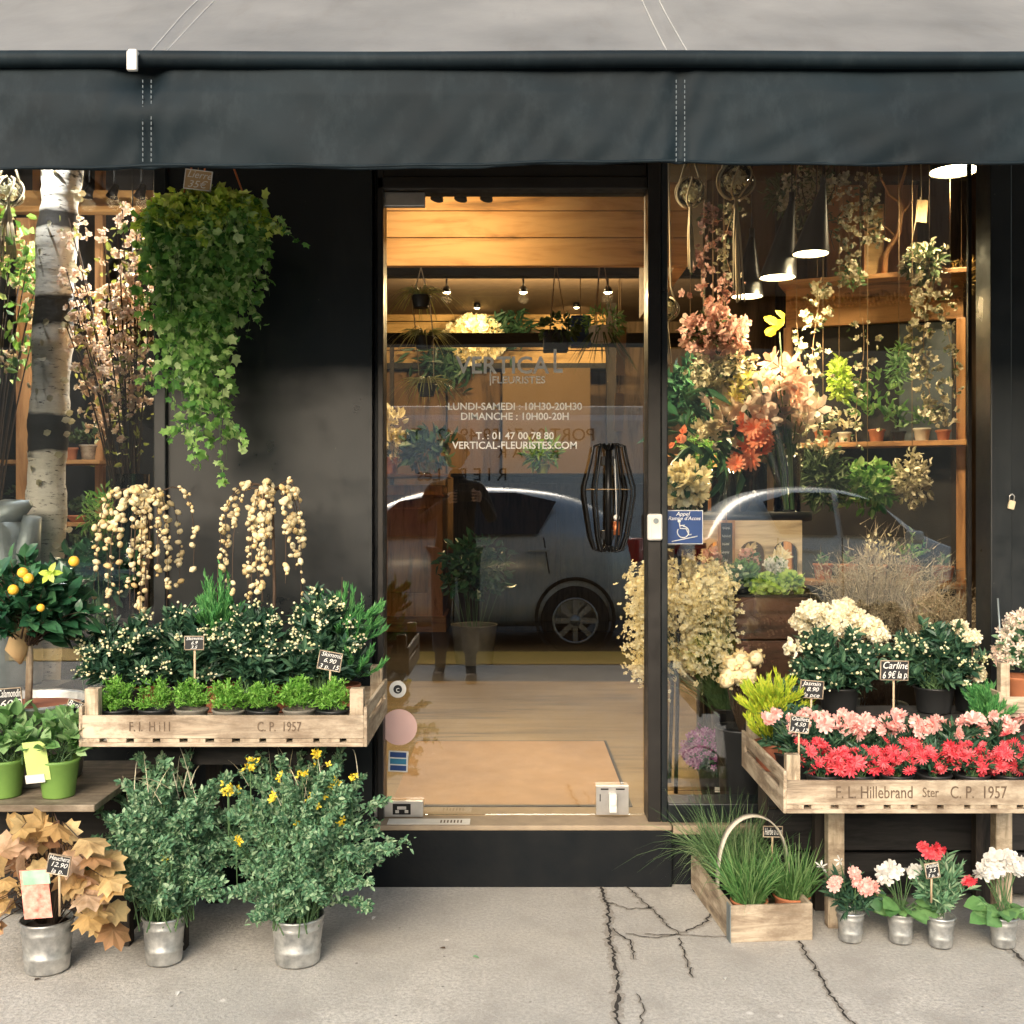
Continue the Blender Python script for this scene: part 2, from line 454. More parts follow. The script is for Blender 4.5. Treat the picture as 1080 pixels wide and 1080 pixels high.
M['chrome'] = plain('steel', (.62,.60,.57), .35, .85, col2=(.5,.48,.46), nscale=20)
M['glass'] = glassm('window_glass', 1.52, (.97,.98,.97), 2.8)
M['vase'] = glassm('vase_glass', 1.45, (.86,.90,.88), 1.6)
M['cello'] = glassm('cellophane', 1.55, (.9,.93,.91), 2.4, .06)
M['letter'] = leafm('white_vinyl', [(.98,.97,.94),(.97,.96,.92)], .5, .35)
M['pink'] = plain('pink_sticker', (.78,.52,.47), .5, col2=(.72,.46,.42), nscale=9)
M['blue'] = plain('blue_enamel', (.02,.06,.20), .35, col2=(.018,.05,.17))
M['bluecard'] = plain('blue_sticker', (.04,.22,.36), .4)
M['zinc'] = plain('zinc_bucket', (.74,.74,.72), .42, .85, col2=(.34,.35,.35), nscale=30, rvar=.12, bmp=.12, bscale=14)
M['zincd'] = plain('old_zinc', (.27,.31,.32), .5, .6, col2=(.17,.20,.21), nscale=9, rvar=.1)
M['terra'] = plain('terracotta', (.48,.17,.07), .8, col2=(.36,.13,.06), nscale=14, bmp=.15)
M['terrad'] = plain('brick_terracotta', (.33,.11,.055), .8, col2=(.24,.08,.045), nscale=14, bmp=.15)
M['potblk'] = plain('black_pot', (.016,.017,.018), .45)
M['potgrey'] = plain('grey_pot', (.20,.18,.15), .7, col2=(.12,.11,.09))
M['potgreen'] = plain('green_pot', (.16,.29,.06), .5, col2=(.12,.23,.05))
M['potwhite'] = plain('cream_pot', (.62,.56,.46), .6)
M['lime'] = plain('lime_card', (.50,.62,.20), .6, col2=(.44,.56,.17))
M['paper'] = plain('paper', (.78,.75,.68), .8)
M['kraft'] = plain('kraft_paper', (.50,.34,.17), .8, col2=(.42,.28,.14), bmp=.3, bscale=12)
M['soil'] = plain('soil', (.03,.02,.014), .95, bmp=.6, bscale=80)
M['slate'] = plain('slate_board', (.012,.013,.015), .6)
M['chalk'] = plain('chalk_paint', (.82,.80,.76), .8)
M['crate'] = wood('crate_wood', (.52,.43,.32), (.36,.28,.20), 'x', dirt=(.17,.12,.08))
M['cratey'] = wood('crate_wood_side', (.50,.41,.30), (.34,.26,.18), 'y', dirt=(.17,.12,.08))
M['cratez'] = wood('crate_wood_post', (.54,.44,.32), (.36,.28,.19), 'z', dirt=(.17,.12,.08))
M['stick'] = wood('stick_wood', (.56,.42,.27), (.42,.30,.19), 'z', knots=False)
M['darkwood'] = wood('dark_wood', (.045,.035,.028), (.025,.02,.017), 'z')
M['darkwoodx'] = wood('dark_wood_slats', (.022,.02,.019), (.012,.011,.011), 'x')
M['stamp'] = plain('stamp_ink', (.07,.045,.03), .8, col2=(.16,.11,.07), nscale=30)
M['pine'] = wood('pine_boards', (.60,.32,.11), (.50,.24,.07), 'x', 4)
M['pinez'] = wood('pine_upright', (.17,.095,.038), (.12,.068,.027), 'z', 4)
M['pale'] = wood('pale_boards', (.55,.35,.14), (.44,.27,.10), 'x', 4)
M['oak'] = wood('counter_wood', (.66,.34,.14), (.48,.23,.09), 'z', 5, .4)
M['oakx'] = wood('shelf_wood', (.50,.26,.10), (.34,.17,.07), 'x', 5, .5)
M['boxbrown'] = wood('stained_box', (.115,.055,.035), (.07,.035,.022), 'x', 5, .5)
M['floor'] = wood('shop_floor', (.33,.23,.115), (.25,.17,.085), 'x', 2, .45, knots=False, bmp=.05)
M['mat'] = plain('coir_mat', (.50,.31,.165), .95, col2=(.42,.26,.135), nscale=9, bmp=.5, bscale=220)
M['inwall'] = wood('interior_boards', (.17,.115,.07), (.11,.075,.045), 'z', 3, .8)
M['indark'] = plain('interior_dark', (.022,.018,.015), .8, nscale=3)
M['ceil'] = plain('ceiling_brown', (.13,.085,.05), .8)
M['cord'] = plain('cotton_cord', (.74,.62,.42), .85, bmp=.4, bscale=200)
M['rope'] = plain('rope', (.42,.28,.15), .9)
M['copper'] = plain('copper', (.75,.24,.10), .35, .7)
M['skin'] = plain('skin', (.50,.30,.21), .6)
M['coat'] = plain('dark_coat', (.03,.03,.028), .9)
M['trouser'] = plain('dark_trousers', (.05,.05,.06), .9)
M['hair'] = plain('brown_hair', (.04,.022,.012), .6)
M['shoe'] = plain('tan_shoe', (.45,.33,.22), .6)
M['rubber'] = plain('rubber', (.012,.012,.012), .8)
M['carbody'] = plain('car_paint', (.50,.56,.62), .28, .3, coat=1, nscale=2)
M['carpale'] = plain('pale_car_paint', (.80,.86,.88), .3, .15, coat=1, nscale=2)
M['carglass'] = plain('car_window', (.01,.012,.014), .08, 0, spec=.6)
M['rim'] = plain('alloy', (.45,.46,.48), .35, .8)
M['lamp'] = plain('headlamp', (.75,.76,.74), .1, .2)
M['red'] = plain('tail_lamp', (.5,.02,.02), .3)
M['van'] = plain('van_white', (.80,.82,.83), .4, col2=(.76,.78,.8), nscale=2)
M['vanink'] = plain('van_lettering', (.05,.05,.055), .6)
M['bulb'] = emit('lamp_glow', (1.0,.82,.48), 16)
M['spotglow'] = emit('spot_glow', (1.0,.80,.45), 10)
# foliage
G = {}
G['ivy'] = leafm('ivy_leaves', [(.07,.22,.05),(.17,.38,.08),(.32,.54,.15),(.56,.70,.34)], .5, .4)
G['ivytop'] = leafm('young_lit_leaves', [(.30,.48,.05),(.55,.70,.10),(.75,.82,.25)], .5, .35)  # yellow of young leaves, also the warm glow painted on the ivy top
G['moss'] = leafm('bright_tufts', [(.10,.28,.035),(.19,.42,.06),(.30,.55,.12)], .5, .35)
G['dark'] = leafm('dark_leaves', [(.018,.055,.033),(.035,.095,.055),(.08,.16,.085)], .4, .15)
G['buds'] = leafm('white_buds', [(.78,.72,.42),(.90,.86,.62),(.62,.62,.30)], .6, .2)
G['cypress'] = leafm('cypress_sprays', [(.05,.20,.06),(.09,.30,.09),(.17,.42,.13)], .5, .2)
G['sage'] = leafm('blue_green_leaves', [(.06,.16,.085),(.12,.26,.14),(.19,.35,.19),(.40,.52,.33)], .5, .25)
G['yellow'] = leafm('yellow_petals', [(.85,.60,.03),(.90,.75,.10)], .5, .3)
G['stem'] = leafm('green_stems', [(.06,.13,.05),(.10,.18,.07)], .6, 0)
G['bark'] = plain('brown_stems', (.075,.045,.028), .8)
G['heu'] = leafm('amber_leaves', [(.50,.30,.12),(.66,.46,.20),(.74,.56,.28),(.40,.20,.10),(.74,.54,.38)], .55, .3, nvar=18)
G['basil'] = leafm('pale_green_leaves', [(.09,.22,.06),(.18,.34,.12),(.32,.47,.22)], .5, .3)
G['citrus'] = leafm('citrus_leaves', [(.018,.07,.035),(.03,.11,.05),(.06,.16,.07)], .28, .12, .6)
G['orange'] = leafm('citrus_fruit', [(.85,.36,.03),(.85,.52,.06)], .4, 0)
G['catkin'] = leafm('cream_catkins', [(.84,.68,.38),(.93,.82,.55),(.76,.56,.26)], .8, .25)
G['cream'] = leafm('cream_petals', [(.88,.80,.58),(.94,.90,.74),(.82,.70,.44)], .7, .3)
G['statice'] = leafm('straw_florets', [(.78,.66,.36),(.92,.84,.56),(.95,.91,.72)], .7, .3)
G['pinkfl'] = leafm('pink_petals', [(.90,.42,.38),(.93,.58,.52),(.94,.72,.66),(.85,.28,.25)], .6, .3)
G['redfl'] = leafm('red_petals', [(.68,.035,.06),(.84,.09,.12),(.90,.22,.24)], .6, .25)
G['blossom'] = leafm('blossom_petals', [(.93,.76,.62),(.96,.88,.76),(.92,.66,.54)], .6, .4)
G['mauve'] = leafm('mauve_petals', [(.26,.06,.22),(.42,.15,.36),(.52,.32,.48)], .6, .2)
G['coral'] = leafm('coral_petals', [(.90,.22,.10),(.92,.34,.18),(.93,.46,.30)], .6, .3)
G['lilac'] = leafm('dusty_pink_petals', [(.55,.28,.24),(.72,.45,.38),(.84,.63,.52)], .7, .25)
G['limefl'] = leafm('lime_florets', [(.45,.65,.12),(.60,.76,.25)], .6, .3)
G['whitefl'] = leafm('white_petals', [(.80,.78,.74),(.88,.86,.83)], .6, .3)
G['grass'] = leafm('grass_blades', [(.06,.17,.045),(.12,.27,.08),(.28,.42,.17)], .5, .3)
G['sedge'] = leafm('fine_sedge', [(.07,.16,.06),(.14,.25,.10),(.30,.38,.20)], .5, .3)
G['gold'] = leafm('golden_sprays', [(.26,.42,.04),(.50,.62,.05),(.72,.70,.08)], .5, .3)
G['twig'] = leafm('dry_twigs', [(.30,.23,.15),(.45,.37,.26),(.60,.52,.38)], .8, .1)
G['dried'] = leafm('dried_garland', [(.40,.38,.22),(.66,.60,.42),(.78,.72,.56)], .7, .2)
G['driedg'] = leafm('olive_leaves', [(.06,.10,.04),(.12,.17,.07)], .6, .2)
G['spider'] = leafm('strap_leaves', [(.30,.34,.12),(.50,.50,.20),(.65,.60,.32)], .5, .2)
M['pinkcard'] = plain('red_card_picture', (.78,.13,.09), .5, col2=(.86,.52,.42), nscale=55)
M['limec'] = plain('green_card_header', (.16,.42,.22), .5, col2=(.45,.62,.5), nscale=14)
G['cyc'] = leafm('broad_green_leaves', [(.10,.25,.08),(.20,.38,.13),(.06,.17,.08)], .45, .25, nvar=25)
M['rearshade'] = plain('shaded_rear_floor', (.035,.028,.022), .5, col2=(.02,.017,.014), nscale=4)  # shop floor again, darkened to hold the fading light inside
M['arch'] = wood('arcade_wood', (.82,.62,.38), (.66,.46,.26), 'x', 5)
M['crackedge'] = ground_mat('crack_edge', (.38,.35,.31), (.22,.195,.17))
M['card'] = plain('tan_card', (.17,.105,.045), .8, col2=(.14,.088,.038), nscale=2)
# ================================================================ CAMERA, WORLD, SUN
sc = bpy.context.scene
cam = bpy.data.objects.new('camera', bpy.data.cameras.new('camera')); C.objects.link(cam)
cam.location = (0, CAMY, CAMZ); cam.rotation_euler = (R(90), 0, 0)
cam.data.lens = 36 * FPX / 1080; cam.data.sensor_width = 36; cam.data.shift_y = -10 / 1080
cam.data.clip_start = .05; cam.data.clip_end = 400
sc.camera = cam
w = bpy.data.worlds.new('World'); sc.world = w; w.use_nodes = True
bg = w.node_tree.nodes['Background']; sk = w.node_tree.nodes.new('ShaderNodeTexSky')
SUN_EL, SUN_AZ = R(25), R(14)      # from behind the camera, a little to its left
sk.sky_type = 'NISHITA'; sk.sun_disc = False; sk.sun_elevation = SUN_EL; sk.sun_rotation = PI + SUN_AZ
sk.air_density = 1.6; sk.dust_density = 4; sk.ozone_density = .6
w.node_tree.links.new(sk.outputs[0], bg.inputs[0]); bg.inputs[1].default_value = .15
sl = bpy.data.lights.new('sun', 'SUN'); sl.energy = 1.9; sl.angle = R(42); sl.color = (1, .965, .92)
so = bpy.data.objects.new('sun', sl); C.objects.link(so)
sd = Vector((-math.sin(SUN_AZ) * math.cos(SUN_EL), -math.cos(SUN_AZ) * math.cos(SUN_EL), math.sin(SUN_EL)))
so.rotation_euler = (-sd).to_track_quat('-Z', 'Y').to_euler(); so.location = (0, -6, 9)
sc.view_settings.view_transform = 'Standard'; sc.view_settings.look = 'None'
sc.view_settings.exposure = EXPO; sc.view_settings.gamma = 1
sc.cycles.use_denoising = True
sc.cycles.max_bounces = 8; sc.cycles.transparent_max_bounces = 16; sc.cycles.diffuse_bounces = 4
sc.cycles.caustics_reflective = False; sc.cycles.caustics_refractive = False
sc.cycles.sample_clamp_indirect = 6

# ================================================================ GROUND
def strip(name, x0, x1, y0, y1, z, mat_, th=.3):
    o = MB().bx(x0, x1, y0, y1, z - th, z).build(name, mat_)
    return tag(o, kind='structure')
strip('sidewalk', -30, 30, -5.2, .3, 0, M['walk'])
strip('kerb', -30, 30, -5.42, -5.204, .003, M['kerb'], .35)
k = MB().bx(-30, 30, -5.62, -5.424, -.096, -.092); tag(k.build('yellow_line', M['yellow']), kind='structure')
k = MB().bx(-30, 30, -5.415, -4.72, .004, .0085); tag(k.build('kerb_line', M['yellow']), kind='structure')
strip('road', -40, 40, -15, -5.424, -.1, M['road'])
strip('far_sidewalk', -40, 40, -19, -15.004, 0, M['walk'])
strip('ground', -200, 200, -200, 200, -.42, M['road'], .1)

# cracks of the sidewalk: real gaps filled with dirt, laid as thin ragged strips
def gpt(px, py):
    D = CAMZ * FPX / (py - 530)
    return np.array([(px - 540) * D / FPX, D + CAMY])
ck = MB(); fr_ = MB()
def crack(pix, w=.006):
    pts = [gpt(*p) for p in pix]; P = []
    for a, b in zip(pts[:-1], pts[1:]):
        n = max(2, int(np.linalg.norm(b - a) / .012))
        for i in range(n):
            P.append(a + (b - a) * i / n + rng.normal(size=2) * .0035)
    P.append(pts[-1]); P = np.array(P)
    T = nrm(np.gradient(P, axis=0)); S = np.stack([-T[:,1], T[:,0]], -1)
    ww = w * .65 * (.35 + 1.1 * rng.random(len(P))) ; ww[0] = ww[-1] = w * .15
    Lp = P + S * ww[:, None] * .5; Rp = P - S * ww[:, None] * .5
    Lf = P + S * (w * (.5 + 1.0 * rng.random(len(P))))[:, None]; Rf = P - S * (w * (.5 + 1.0 * rng.random(len(P))))[:, None]
    V = np.stack([np.c_[Lf, np.full(len(P), .0018)], np.c_[Rf, np.full(len(P), .0018)]], 1).reshape(-1, 3)
    fr_.add(V, [np.array([(2*i, 2*i+1, 2*i+3, 2*i+2) for i in range(len(P)-1)])])
    V = np.stack([np.c_[Lp, np.full(len(P), .0035)], np.c_[Rp, np.full(len(P), .0035)]], 1).reshape(-1, 3)
    f = np.array([(2*i, 2*i+1, 2*i+3, 2*i+2) for i in range(len(P)-1)])
    ck.add(V, [f])
CW = .62
crack([(631,932),(641,955),(643,990),(648,1015),(652,1040),(650,1079),(655,1110)], .013)
crack([(644,952),(662,960),(690,957)], .005)
crack([(656,932),(680,953),(706,978),(716,986)], .008)
crack([(719,985),(742,975),(752,963),(742,950),(730,938)], .008)
crack([(645,980),(664,993),(668,1013)], .007)
crack([(716,990),(722,1010),(731,1032)], .006)
crack([(680,986),(720,987),(775,990)], .004)
crack([(842,993),(860,1022),(880,1055),(900,1082),(915,1105)], .009)
crack([(1056,992),(1068,1003),(1085,1020)], .012)
crack([(670,1048),(678,1062),(676,1085)], .004)
crack([(716,986),(690,990),(660,985)], .004)
tag(ck.build('sidewalk_crack', M['crack']), kind='structure'); tag(fr_.build('crack_edge', M['crackedge']), kind='structure')

# ================================================================ THE SHOP
TH = .12
shop = thing('shop_building', 'black painted shopfront with a glass door, two display windows and a timber lined interior', 'shop', (0, .1, 0))
def part(name, mb, mat_, parent=shop, label=None, **kw):
    o = mb.build(name, mat_, parent, world=True, **kw)
    if label: o['label'] = label
    return o
Xl0, Xl1 = -1.135, -.462          # left pilaster
part('plinth', MB().bx(-3.4, Xl0-.03, -.02, .3, 0, .40).bx(Xl0-.03, .52, -.055, .06, 0, .183).bx(.52, 3.4, -.03, .1, 0, .168), M['plinth'], bevel=.004)
part('door_sill', MB().bx(-.45, .52, -.052, .17, .183, .2), M['stone'], bevel=.004)
part('window_sill', MB().bx(.524, 1.62, -.045, .1, .168, .198), M['stone'], bevel=.004)
p = part('pillar', MB().bx(Xl0, Xl1, .0, .16, .183, 3.0), M['black'], label='wide black lacquered panel left of the door')
part('panel_edge', MB().bx(Xl0, Xl0+.045, -.016, 0, .183, 3.0).bx(Xl1-.05, Xl1-.012, -.012, 0, .183, 3.0).bx(Xl1-.008, Xl1+.022, -.026, .1, .2, 2.6), M['black'], p, bevel=.003)
p = part('pillar', MB().bx(1.64, 3.4, .0, .16, .168, 3.0), M['black'], label='black panel at the right end of the shopfront')
part('panel_edge', MB().bx(1.665, 1.70, -.012, 0, .2, 2.9), M['black'], p, bevel=.003)
part('wall', MB().bx(-3.4, 3.4, .0, .3, 3.0, 6.5).bx(-3.4, -2.7, 0, .16, .40, 3.0), M['facade'], label='stone wall above the shopfront')
# right display window
wn = part('display_window', MB().bx(.491, .512, -.014, .10, .2, 2.42).bx(1.57, 1.64, -.02, .10, .2, 2.9).bx(.512, 1.57, -.02, .10, .2, .262).bx(.512, 1.57, -.02, .10, 2.42, 3.0), M['black'], bevel=.004, label='wide display window right of the door')
part('glass_pane', MB().bx(.512, 1.57, .045, .051, .262, 2.42), M['glass'], wn)
part('bead', MB().bx(1.558, 1.57, .03, .044, .262, 2.42).bx(.512, .517, .03, .044, .262, 2.42), M['bronze'], wn)
# left display window
wn = part('display_window', MB().bx(-1.176, Xl0, -.02, .10, .40, 3.0).bx(-2.7, -2.6, -.02, .1, .40, 3.0).bx(-2.6, -1.176, -.02, .10, .40, .46).bx(-2.6, -1.176, -.02, .10, 2.42, 3.0), M['black'], bevel=.004, label='display window at the left end of the shopfront')
part('glass_pane', MB().bx(-2.6, -1.176, .045, .051, .46, 2.42), M['glass'], wn)
# the door
door = thing('door', None, None); door.parent = shop; door.location = (0, 0, 0)
def dpart(name, mb, mat_, **kw):
    V = np.vstack(mb.v) - np.array([0, .1, 0]); mb.v = [V]
    return mb.build(name, mat_, door, **kw)
dpart('door_frame', MB().bx(-.444, -.424, 0, .10, .2, 2.36).bx(.447, .490, -.012, .10, .2, 2.42).bx(-.444, .447, .0, .10, 2.285, 2.325).bx(-.444, .447, .012, .10, 2.328, 2.37).bx(-.444, .447, .0, .10, 2.373, 2.42), M['bronze'], bevel=.003)
dpart('glass_pane', MB().bx(-.424, .447, .057, .063, .204, 2.285), M['glass'])
dpart('closer_plate', MB().bx(-.43, -.29, .03, .055, 2.235, 2.283), M['chrome'], bevel=.003)
# writing on the glass
def gtx(mb, s, size, px, py, sx=1.0):
    mb.text(s, size, at(px, py, .0566), thick=.0007, sx=sx)
k = MB()
BOLD[0] = .016
gtx(k, 'VERTICA', .080, 530, 386, .98); gtx(k, 'L', .112, 588, 382, .62)
c0 = at(516, 394, .0566); k.box(c0 + np.array([.004, 0, -.012]), (.0045, .001, .055))
gtx(k, 'FLEURISTES', .034, 547, 401, 1.05)
gtx(k, 'LUNDI-SAMEDI : 10H30-20H30', .034, 543, 429)
gtx(k, 'DIMANCHE : 10H00-20H', .034, 543, 439.5)
gtx(k, 'T. : 01 47 00 78 80', .034, 543, 460)
gtx(k, 'VERTICAL-FLEURISTES.COM', .034, 543, 470)
dpart('lettering', k, M['letter']); BOLD[0] = 0.0
def disc(mb, c, r, y0, y1, seg=32, m=0):
    a = np.arange(seg) * 2 * PI / seg
    return mb.prism(np.stack([c[0] + r * np.cos(a), c[2] + r * np.sin(a)], -1)[::-1], y0, y1, m=m)
c = at(421, 767, .055); o = dpart('sticker', disc(MB(), c, pw(19, .055), .0545, .056), M['pink']); o['label'] = 'plain round pink sticker'
c = at(419.5, 727, .055); k = MB(); disc(k, c, pw(9, .055), .0545, .056, m=0); disc(k, c, pw(4.6, .055), .0538, .0545, m=1); k.text('c', .03, (c[0], .0533, c[2]), thick=.0004, m=2)
o = dpart('sticker', k, [M['white'], M['slate'], M['white']]); o['label'] = 'small round white sticker with a black centre'
c = at(420, 803, .055); k = MB()
k.box(c, (.066, .0012, .070), (0, .05, 0)); k.box(c + [0,-.0008,.022], (.054, .0012, .017), (0,.05,0), m=1); k.box(c + [0,-.0008,-.022], (.054, .0012, .017), (0,.05,0), m=1); k.box(c + [0,-.0008,0], (.054, .0012, .018), (0,.05,0), m=2)
o = dpart('sticker', k, [M['white'], M['blue'], M['bluecard']]); o['label'] = 'square blue sticker with a white border'
c = at(421, 852, .05); k = MB().box((c[0], .044, c[2]), (.163, .02, .052)); k.box((c[0]+.01, .0335, c[2]), (.06, .001, .036), m=1)
k.box((c[0]+.01, .033, c[2]+.004), (.03, .001, .01), m=0).box((c[0]-.005, .033, c[2]-.008), (.012, .001, .01), m=0).box((c[0]+.026, .033, c[2]-.008), (.012, .001, .01), m=0)
o = dpart('lock_plate', k, [M['chrome'], M['blackm']], bevel=.002); o['label'] = 'long steel plate at the foot of the door'
c = at(645.5, 843, .05); k = MB().box((c[0], .044, c[2]), (.108, .02, .096)); k.text('1', .035, (c[0]-.041, .0338, c[2]+.008), m=1); k.box((c[0]-.026, .0335, c[2]+.038), (.026, .001, .005), m=1).box((c[0]+.026, .0335, c[2]+.038), (.030, .001, .005), m=1)
o = dpart('lock_plate', k, [M['chrome'], M['blackm']], bevel=.002); o['label'] = 'square steel lock plate with a turning knob'
k = MB().box((c[0], .022, c[2]-.004), (.026, .028, .062)); disc(k, c + [0,0,0], .012, .004, .010); dpart('knob', k, M['white'], bevel=.01)
c = at(452, 864, -.03); k = MB().box((c[0], -.01, .2012), (.27, .06, .0016)); [k.box((c[0] + .04 + .011 * j, -.012, .2022), (.005, .03, .0008), m=1) for j in range(7)]
dpart('sill_label', k, [M['paper'], M['stamp']])
# wire cage pull
cage = thing('wire_cage', 'tall black bent wire cage with a copper tube, fixed upright to the glass door', 'wire cage', at(642, 583, .0))
c = at(642, 525, .0); zt, zb = at(0, 468, 0)[2], at(0, 582, 0)[2]; zm = at(0, 520, 0)[2]
k = MB()
for i, (ang, rr) in enumerate(zip(np.linspace(-1.2, 4.2, 9), [.088,.085,.088,.08,.088,.085,.08,.088,.088])):
    dx, dy = math.cos(ang) * rr, math.sin(ang) * rr * .42 - .0
    for e in (-.004, .006):
        q = [(c[0] + dx*.12, -.0+dy*.12+e, zt-.02), (c[0] + dx*.35, dy*.35+e, zt), (c[0] + dx*.62, dy*.6+e, zt-.008), (c[0]+dx*.74, dy*.72+e, zt-.06), (c[0]+dx, dy+e, zm+.02), (c[0]+dx, dy+e, zm-.01), (c[0]+dx*.74, dy*.72+e, zb+.05), (c[0]+dx*.55, dy*.6+e, zb+.006), (c[0]+dx*.3, dy*.3+e, zb), (c[0] + dx*.1, dy*.1+e, zb+.02)]
        k.tube(q, .0032, seg=6)
k.build('wire', M['blackm'], cage, world=True)
MB().tube([(c[0], .012, zb+.004), (c[0], .012, zt-.004)], .011, 10).bx(c[0]-.02, c[0]+.02, .02, .056, zt-.07, zt-.04).bx(c[0]-.02, c[0]+.02, .02, .056, zb+.04, zb+.07).build('bar', M['blackm'], cage, world=True)
MB().tube([(c[0]+.026, 0, zb+.055), (c[0]+.026, 0, zb+.10)], .011, 12).build('copper_tube', M['copper'], cage, world=True)
MB().ball((c[0]+.026, 0, zb+.113), .011).tube([(c[0]+.026,0,zb+.12),(c[0]+.02,0,zt-.05)], .002, 5).build('bulb', M['white'], cage, world=True)
MB().tube([(c[0]-.075,0,zm+.012),(c[0]-.03,-.03,zm+.012),(c[0]+.03,-.03,zm+.012),(c[0]+.078,0,zm+.012)], .0015, 5).build('tie', M['rope'], cage, world=True)
# call button and sign
o = thing('call_button', 'white plastic call button on the black post between door and window', 'call button', at(690.5, 569, -.012))
c = at(690.5, 556, -.02); MB().box((c[0], -.022, c[2]), (.05, .022, .088)).build('case', M['white'], o, world=True, bevel=.008)
MB().box((c[0]+.003, -.0345, c[2]-.004), (.034, .003, .07)).build('cover', M['paper'], o, world=True, bevel=.004)
k = MB(); disc(k, c + [.002, 0, .021], .0085, -.040, -.034); k.build('button', M['zincd'], o, world=True)
o = thing('access_sign', 'blue wheelchair ramp call sign inside the right display window', 'sign', at(721, 574, .04))
c = at(721, 556, .04)
MB().box((c[0], .041, c[2]), (.124, .003, .108)).build('sign_plate', M['blue'], o, world=True)
MB().box((c[0], .0425, c[2]), (.129, .0022, .113)).build('border', M['letter'], o, world=True)
k = MB(); k.text('Appel', .019, (c[0]-.003, .0388, c[2]+.044), shear=.25); k.text("Rampe d'Acces", .0175, (c[0]+.002, .0388, c[2]+.029), shear=.25)
a = np.linspace(.6, 5.9, 20); cx, cz = c[0]-.002, c[2]-.016
k.tube(np.stack([cx + .019*np.cos(a+2.0), np.full(20, .0385), cz + .019*np.sin(a+2.0)], -1), .0018, 4)
k.ball((cx-.013, .0385, cz+.036), .0055, sc=(1,.2,1)); k.tube([(cx-.012,.0385,cz+.03),(cx-.010,.0385,cz+.012),(cx+.010,.0385,cz+.011),(cx+.020,.0385,cz-.010),(cx+.028,.0385,cz-.008)], .0022, 4)
k.tube([(cx-.011,.0385,cz+.021),(cx+.006,.0385,cz+.023)], .0018, 4); k.tube([(c[0]-.04,.0385,c[2]-.048),(c[0]+.046,.0385,c[2]-.030)], .0018, 4)
k.build('lettering', M['letter'], o, world=True)

# ================================================================ SHOP INTERIOR (parts of the building)
FZ = .19
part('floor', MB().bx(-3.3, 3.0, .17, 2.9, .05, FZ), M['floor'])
part('shaded_floor', MB().bx(-3.3, 3.0, 2.904, 7.2, .05, FZ), M['rearshade'])  # darker slab paints the falloff of light towards the back
part('ceiling', MB().bx(-3.3, 3.0, .16, 7.2, 3.0, 3.1), M['ceil'])
part('side_wall', MB().bx(-3.3, -3.2, .16, 7.2, FZ, 3.0), M['inwall'])
part('side_wall', MB().bx(2.9, 3.0, .16, 7.2, FZ, 3.0), M['inwall'])
part('back_wall', MB().bx(-3.3, 3.0, 7.0, 7.1, FZ, 3.0), M['inwall'])
k = MB()
z = 2.29
for h in (.125, .118, .118):
    k.bx(-.95, .775, 1.2, 1.235, z, z + h - .004); z += h
k.bx(-.95, .775, 1.235, 1.27, 2.296, 2.63).bx(.72, .775, 1.27, 2.6, 2.29, 2.64)
part('timber_bulkhead', k, M['pine'], bevel=.002)
part('ceiling_panel', MB().bx(-.95, .77, 1.28, 2.8, 2.66, 2.68), M['oakx'])
part('beam', MB().bx(-1.6, 1.6, 4.6, 4.8, 2.44, 2.52).bx(-1.6, 1.6, 3.0, 3.1, 2.62, 2.74), M['darkwoodx'], each=True)
# rear timber wall with pale boards, dark frame and doors
k = MB(); z0 = at(0, 385, 6.6)[2]; z1 = at(0, 344, 6.6)[2]
n = 4; h = (z1 + .18 - z0) / n
for i in range(n): k.bx(at(400,0,6.6)[0], at(640,0,6.6)[0], 6.6, 6.65, z0 + i*h + .005, z0 + (i+1)*h - .004)
part('board_wall', k, M['pale'], bevel=.003)
k = MB(); zb = FZ; zz = z0 - .05
for a, b in ((395, 470), (472, 528)):
    k.bx(at(a,0,6.58)[0], at(b,0,6.58)[0], 6.58, 6.64, zb, zz)
part('cupboard_panel', k, M['pinez'], bevel=.004, each=True)
part('dark_shelf', MB().bx(at(390,0,6.5)[0], at(650,0,6.5)[0], 6.45, 6.7, z0-.05, z0), M['darkwoodx'])
part('rear_post', MB().bx(at(640,0,6)[0], at(650,0,6)[0], 6.0, 6.1, FZ, 3.0).bx(at(411,0,6)[0], at(415,0,6)[0], 6.0, 6.06, FZ, 2.7), M['darkwood'], each=True)
# partition between the centre and the right display
part('partition', MB().bx(1.05, 2.9, 2.35, 2.42, FZ, 3.0), M['inwall'], label='dark brown partition behind the right display')
part('partition', MB().bx(-3.2, -1.28, 1.75, 1.82, FZ, 3.0), M['indark'], label='dark partition behind the left display')
# spots
spots = []
def spot(px, py, Y, en, name='spot_lamp', lab='', drop=.09, size=.035):
    c = at(px, py, Y)
    t = thing(name, lab, 'lamp', (c[0], c[1], c[2] + drop), 'small spotlights under the shop ceiling')
    MB().tube([(c[0], c[1], c[2]+drop), (c[0], c[1], c[2]+.03)], .008, 6).lathe([(.012, .05), (size*.8, .035), (size, -.005), (size*.85, -.004), (.001, .02)], c=(c[0], c[1], c[2]), seg=12).build('shade', M['blackm'], t, world=True)
    MB().ball(c + [0, 0, 0], size * .72, sc=(1, 1, .6)).build('bulb', M['spotglow'], t, world=True)
    l = bpy.data.lights.new('spot_light', 'SPOT' if Y > 5 else 'POINT'); l.energy = en; l.color = (1, .70, .34); l.shadow_soft_size = .04
    if Y > 5: l.spot_size = R(110); l.spot_blend = .8
    q = bpy.data.objects.new('spot_light', l); C.objects.link(q); q.location = Vector((c[0], c[1] + .03, c[2] - .04)) - t.location; q.parent = t; q.rotation_euler = Vector((0, 1, -.35)).to_track_quat('-Z', 'Y').to_euler()
    return t
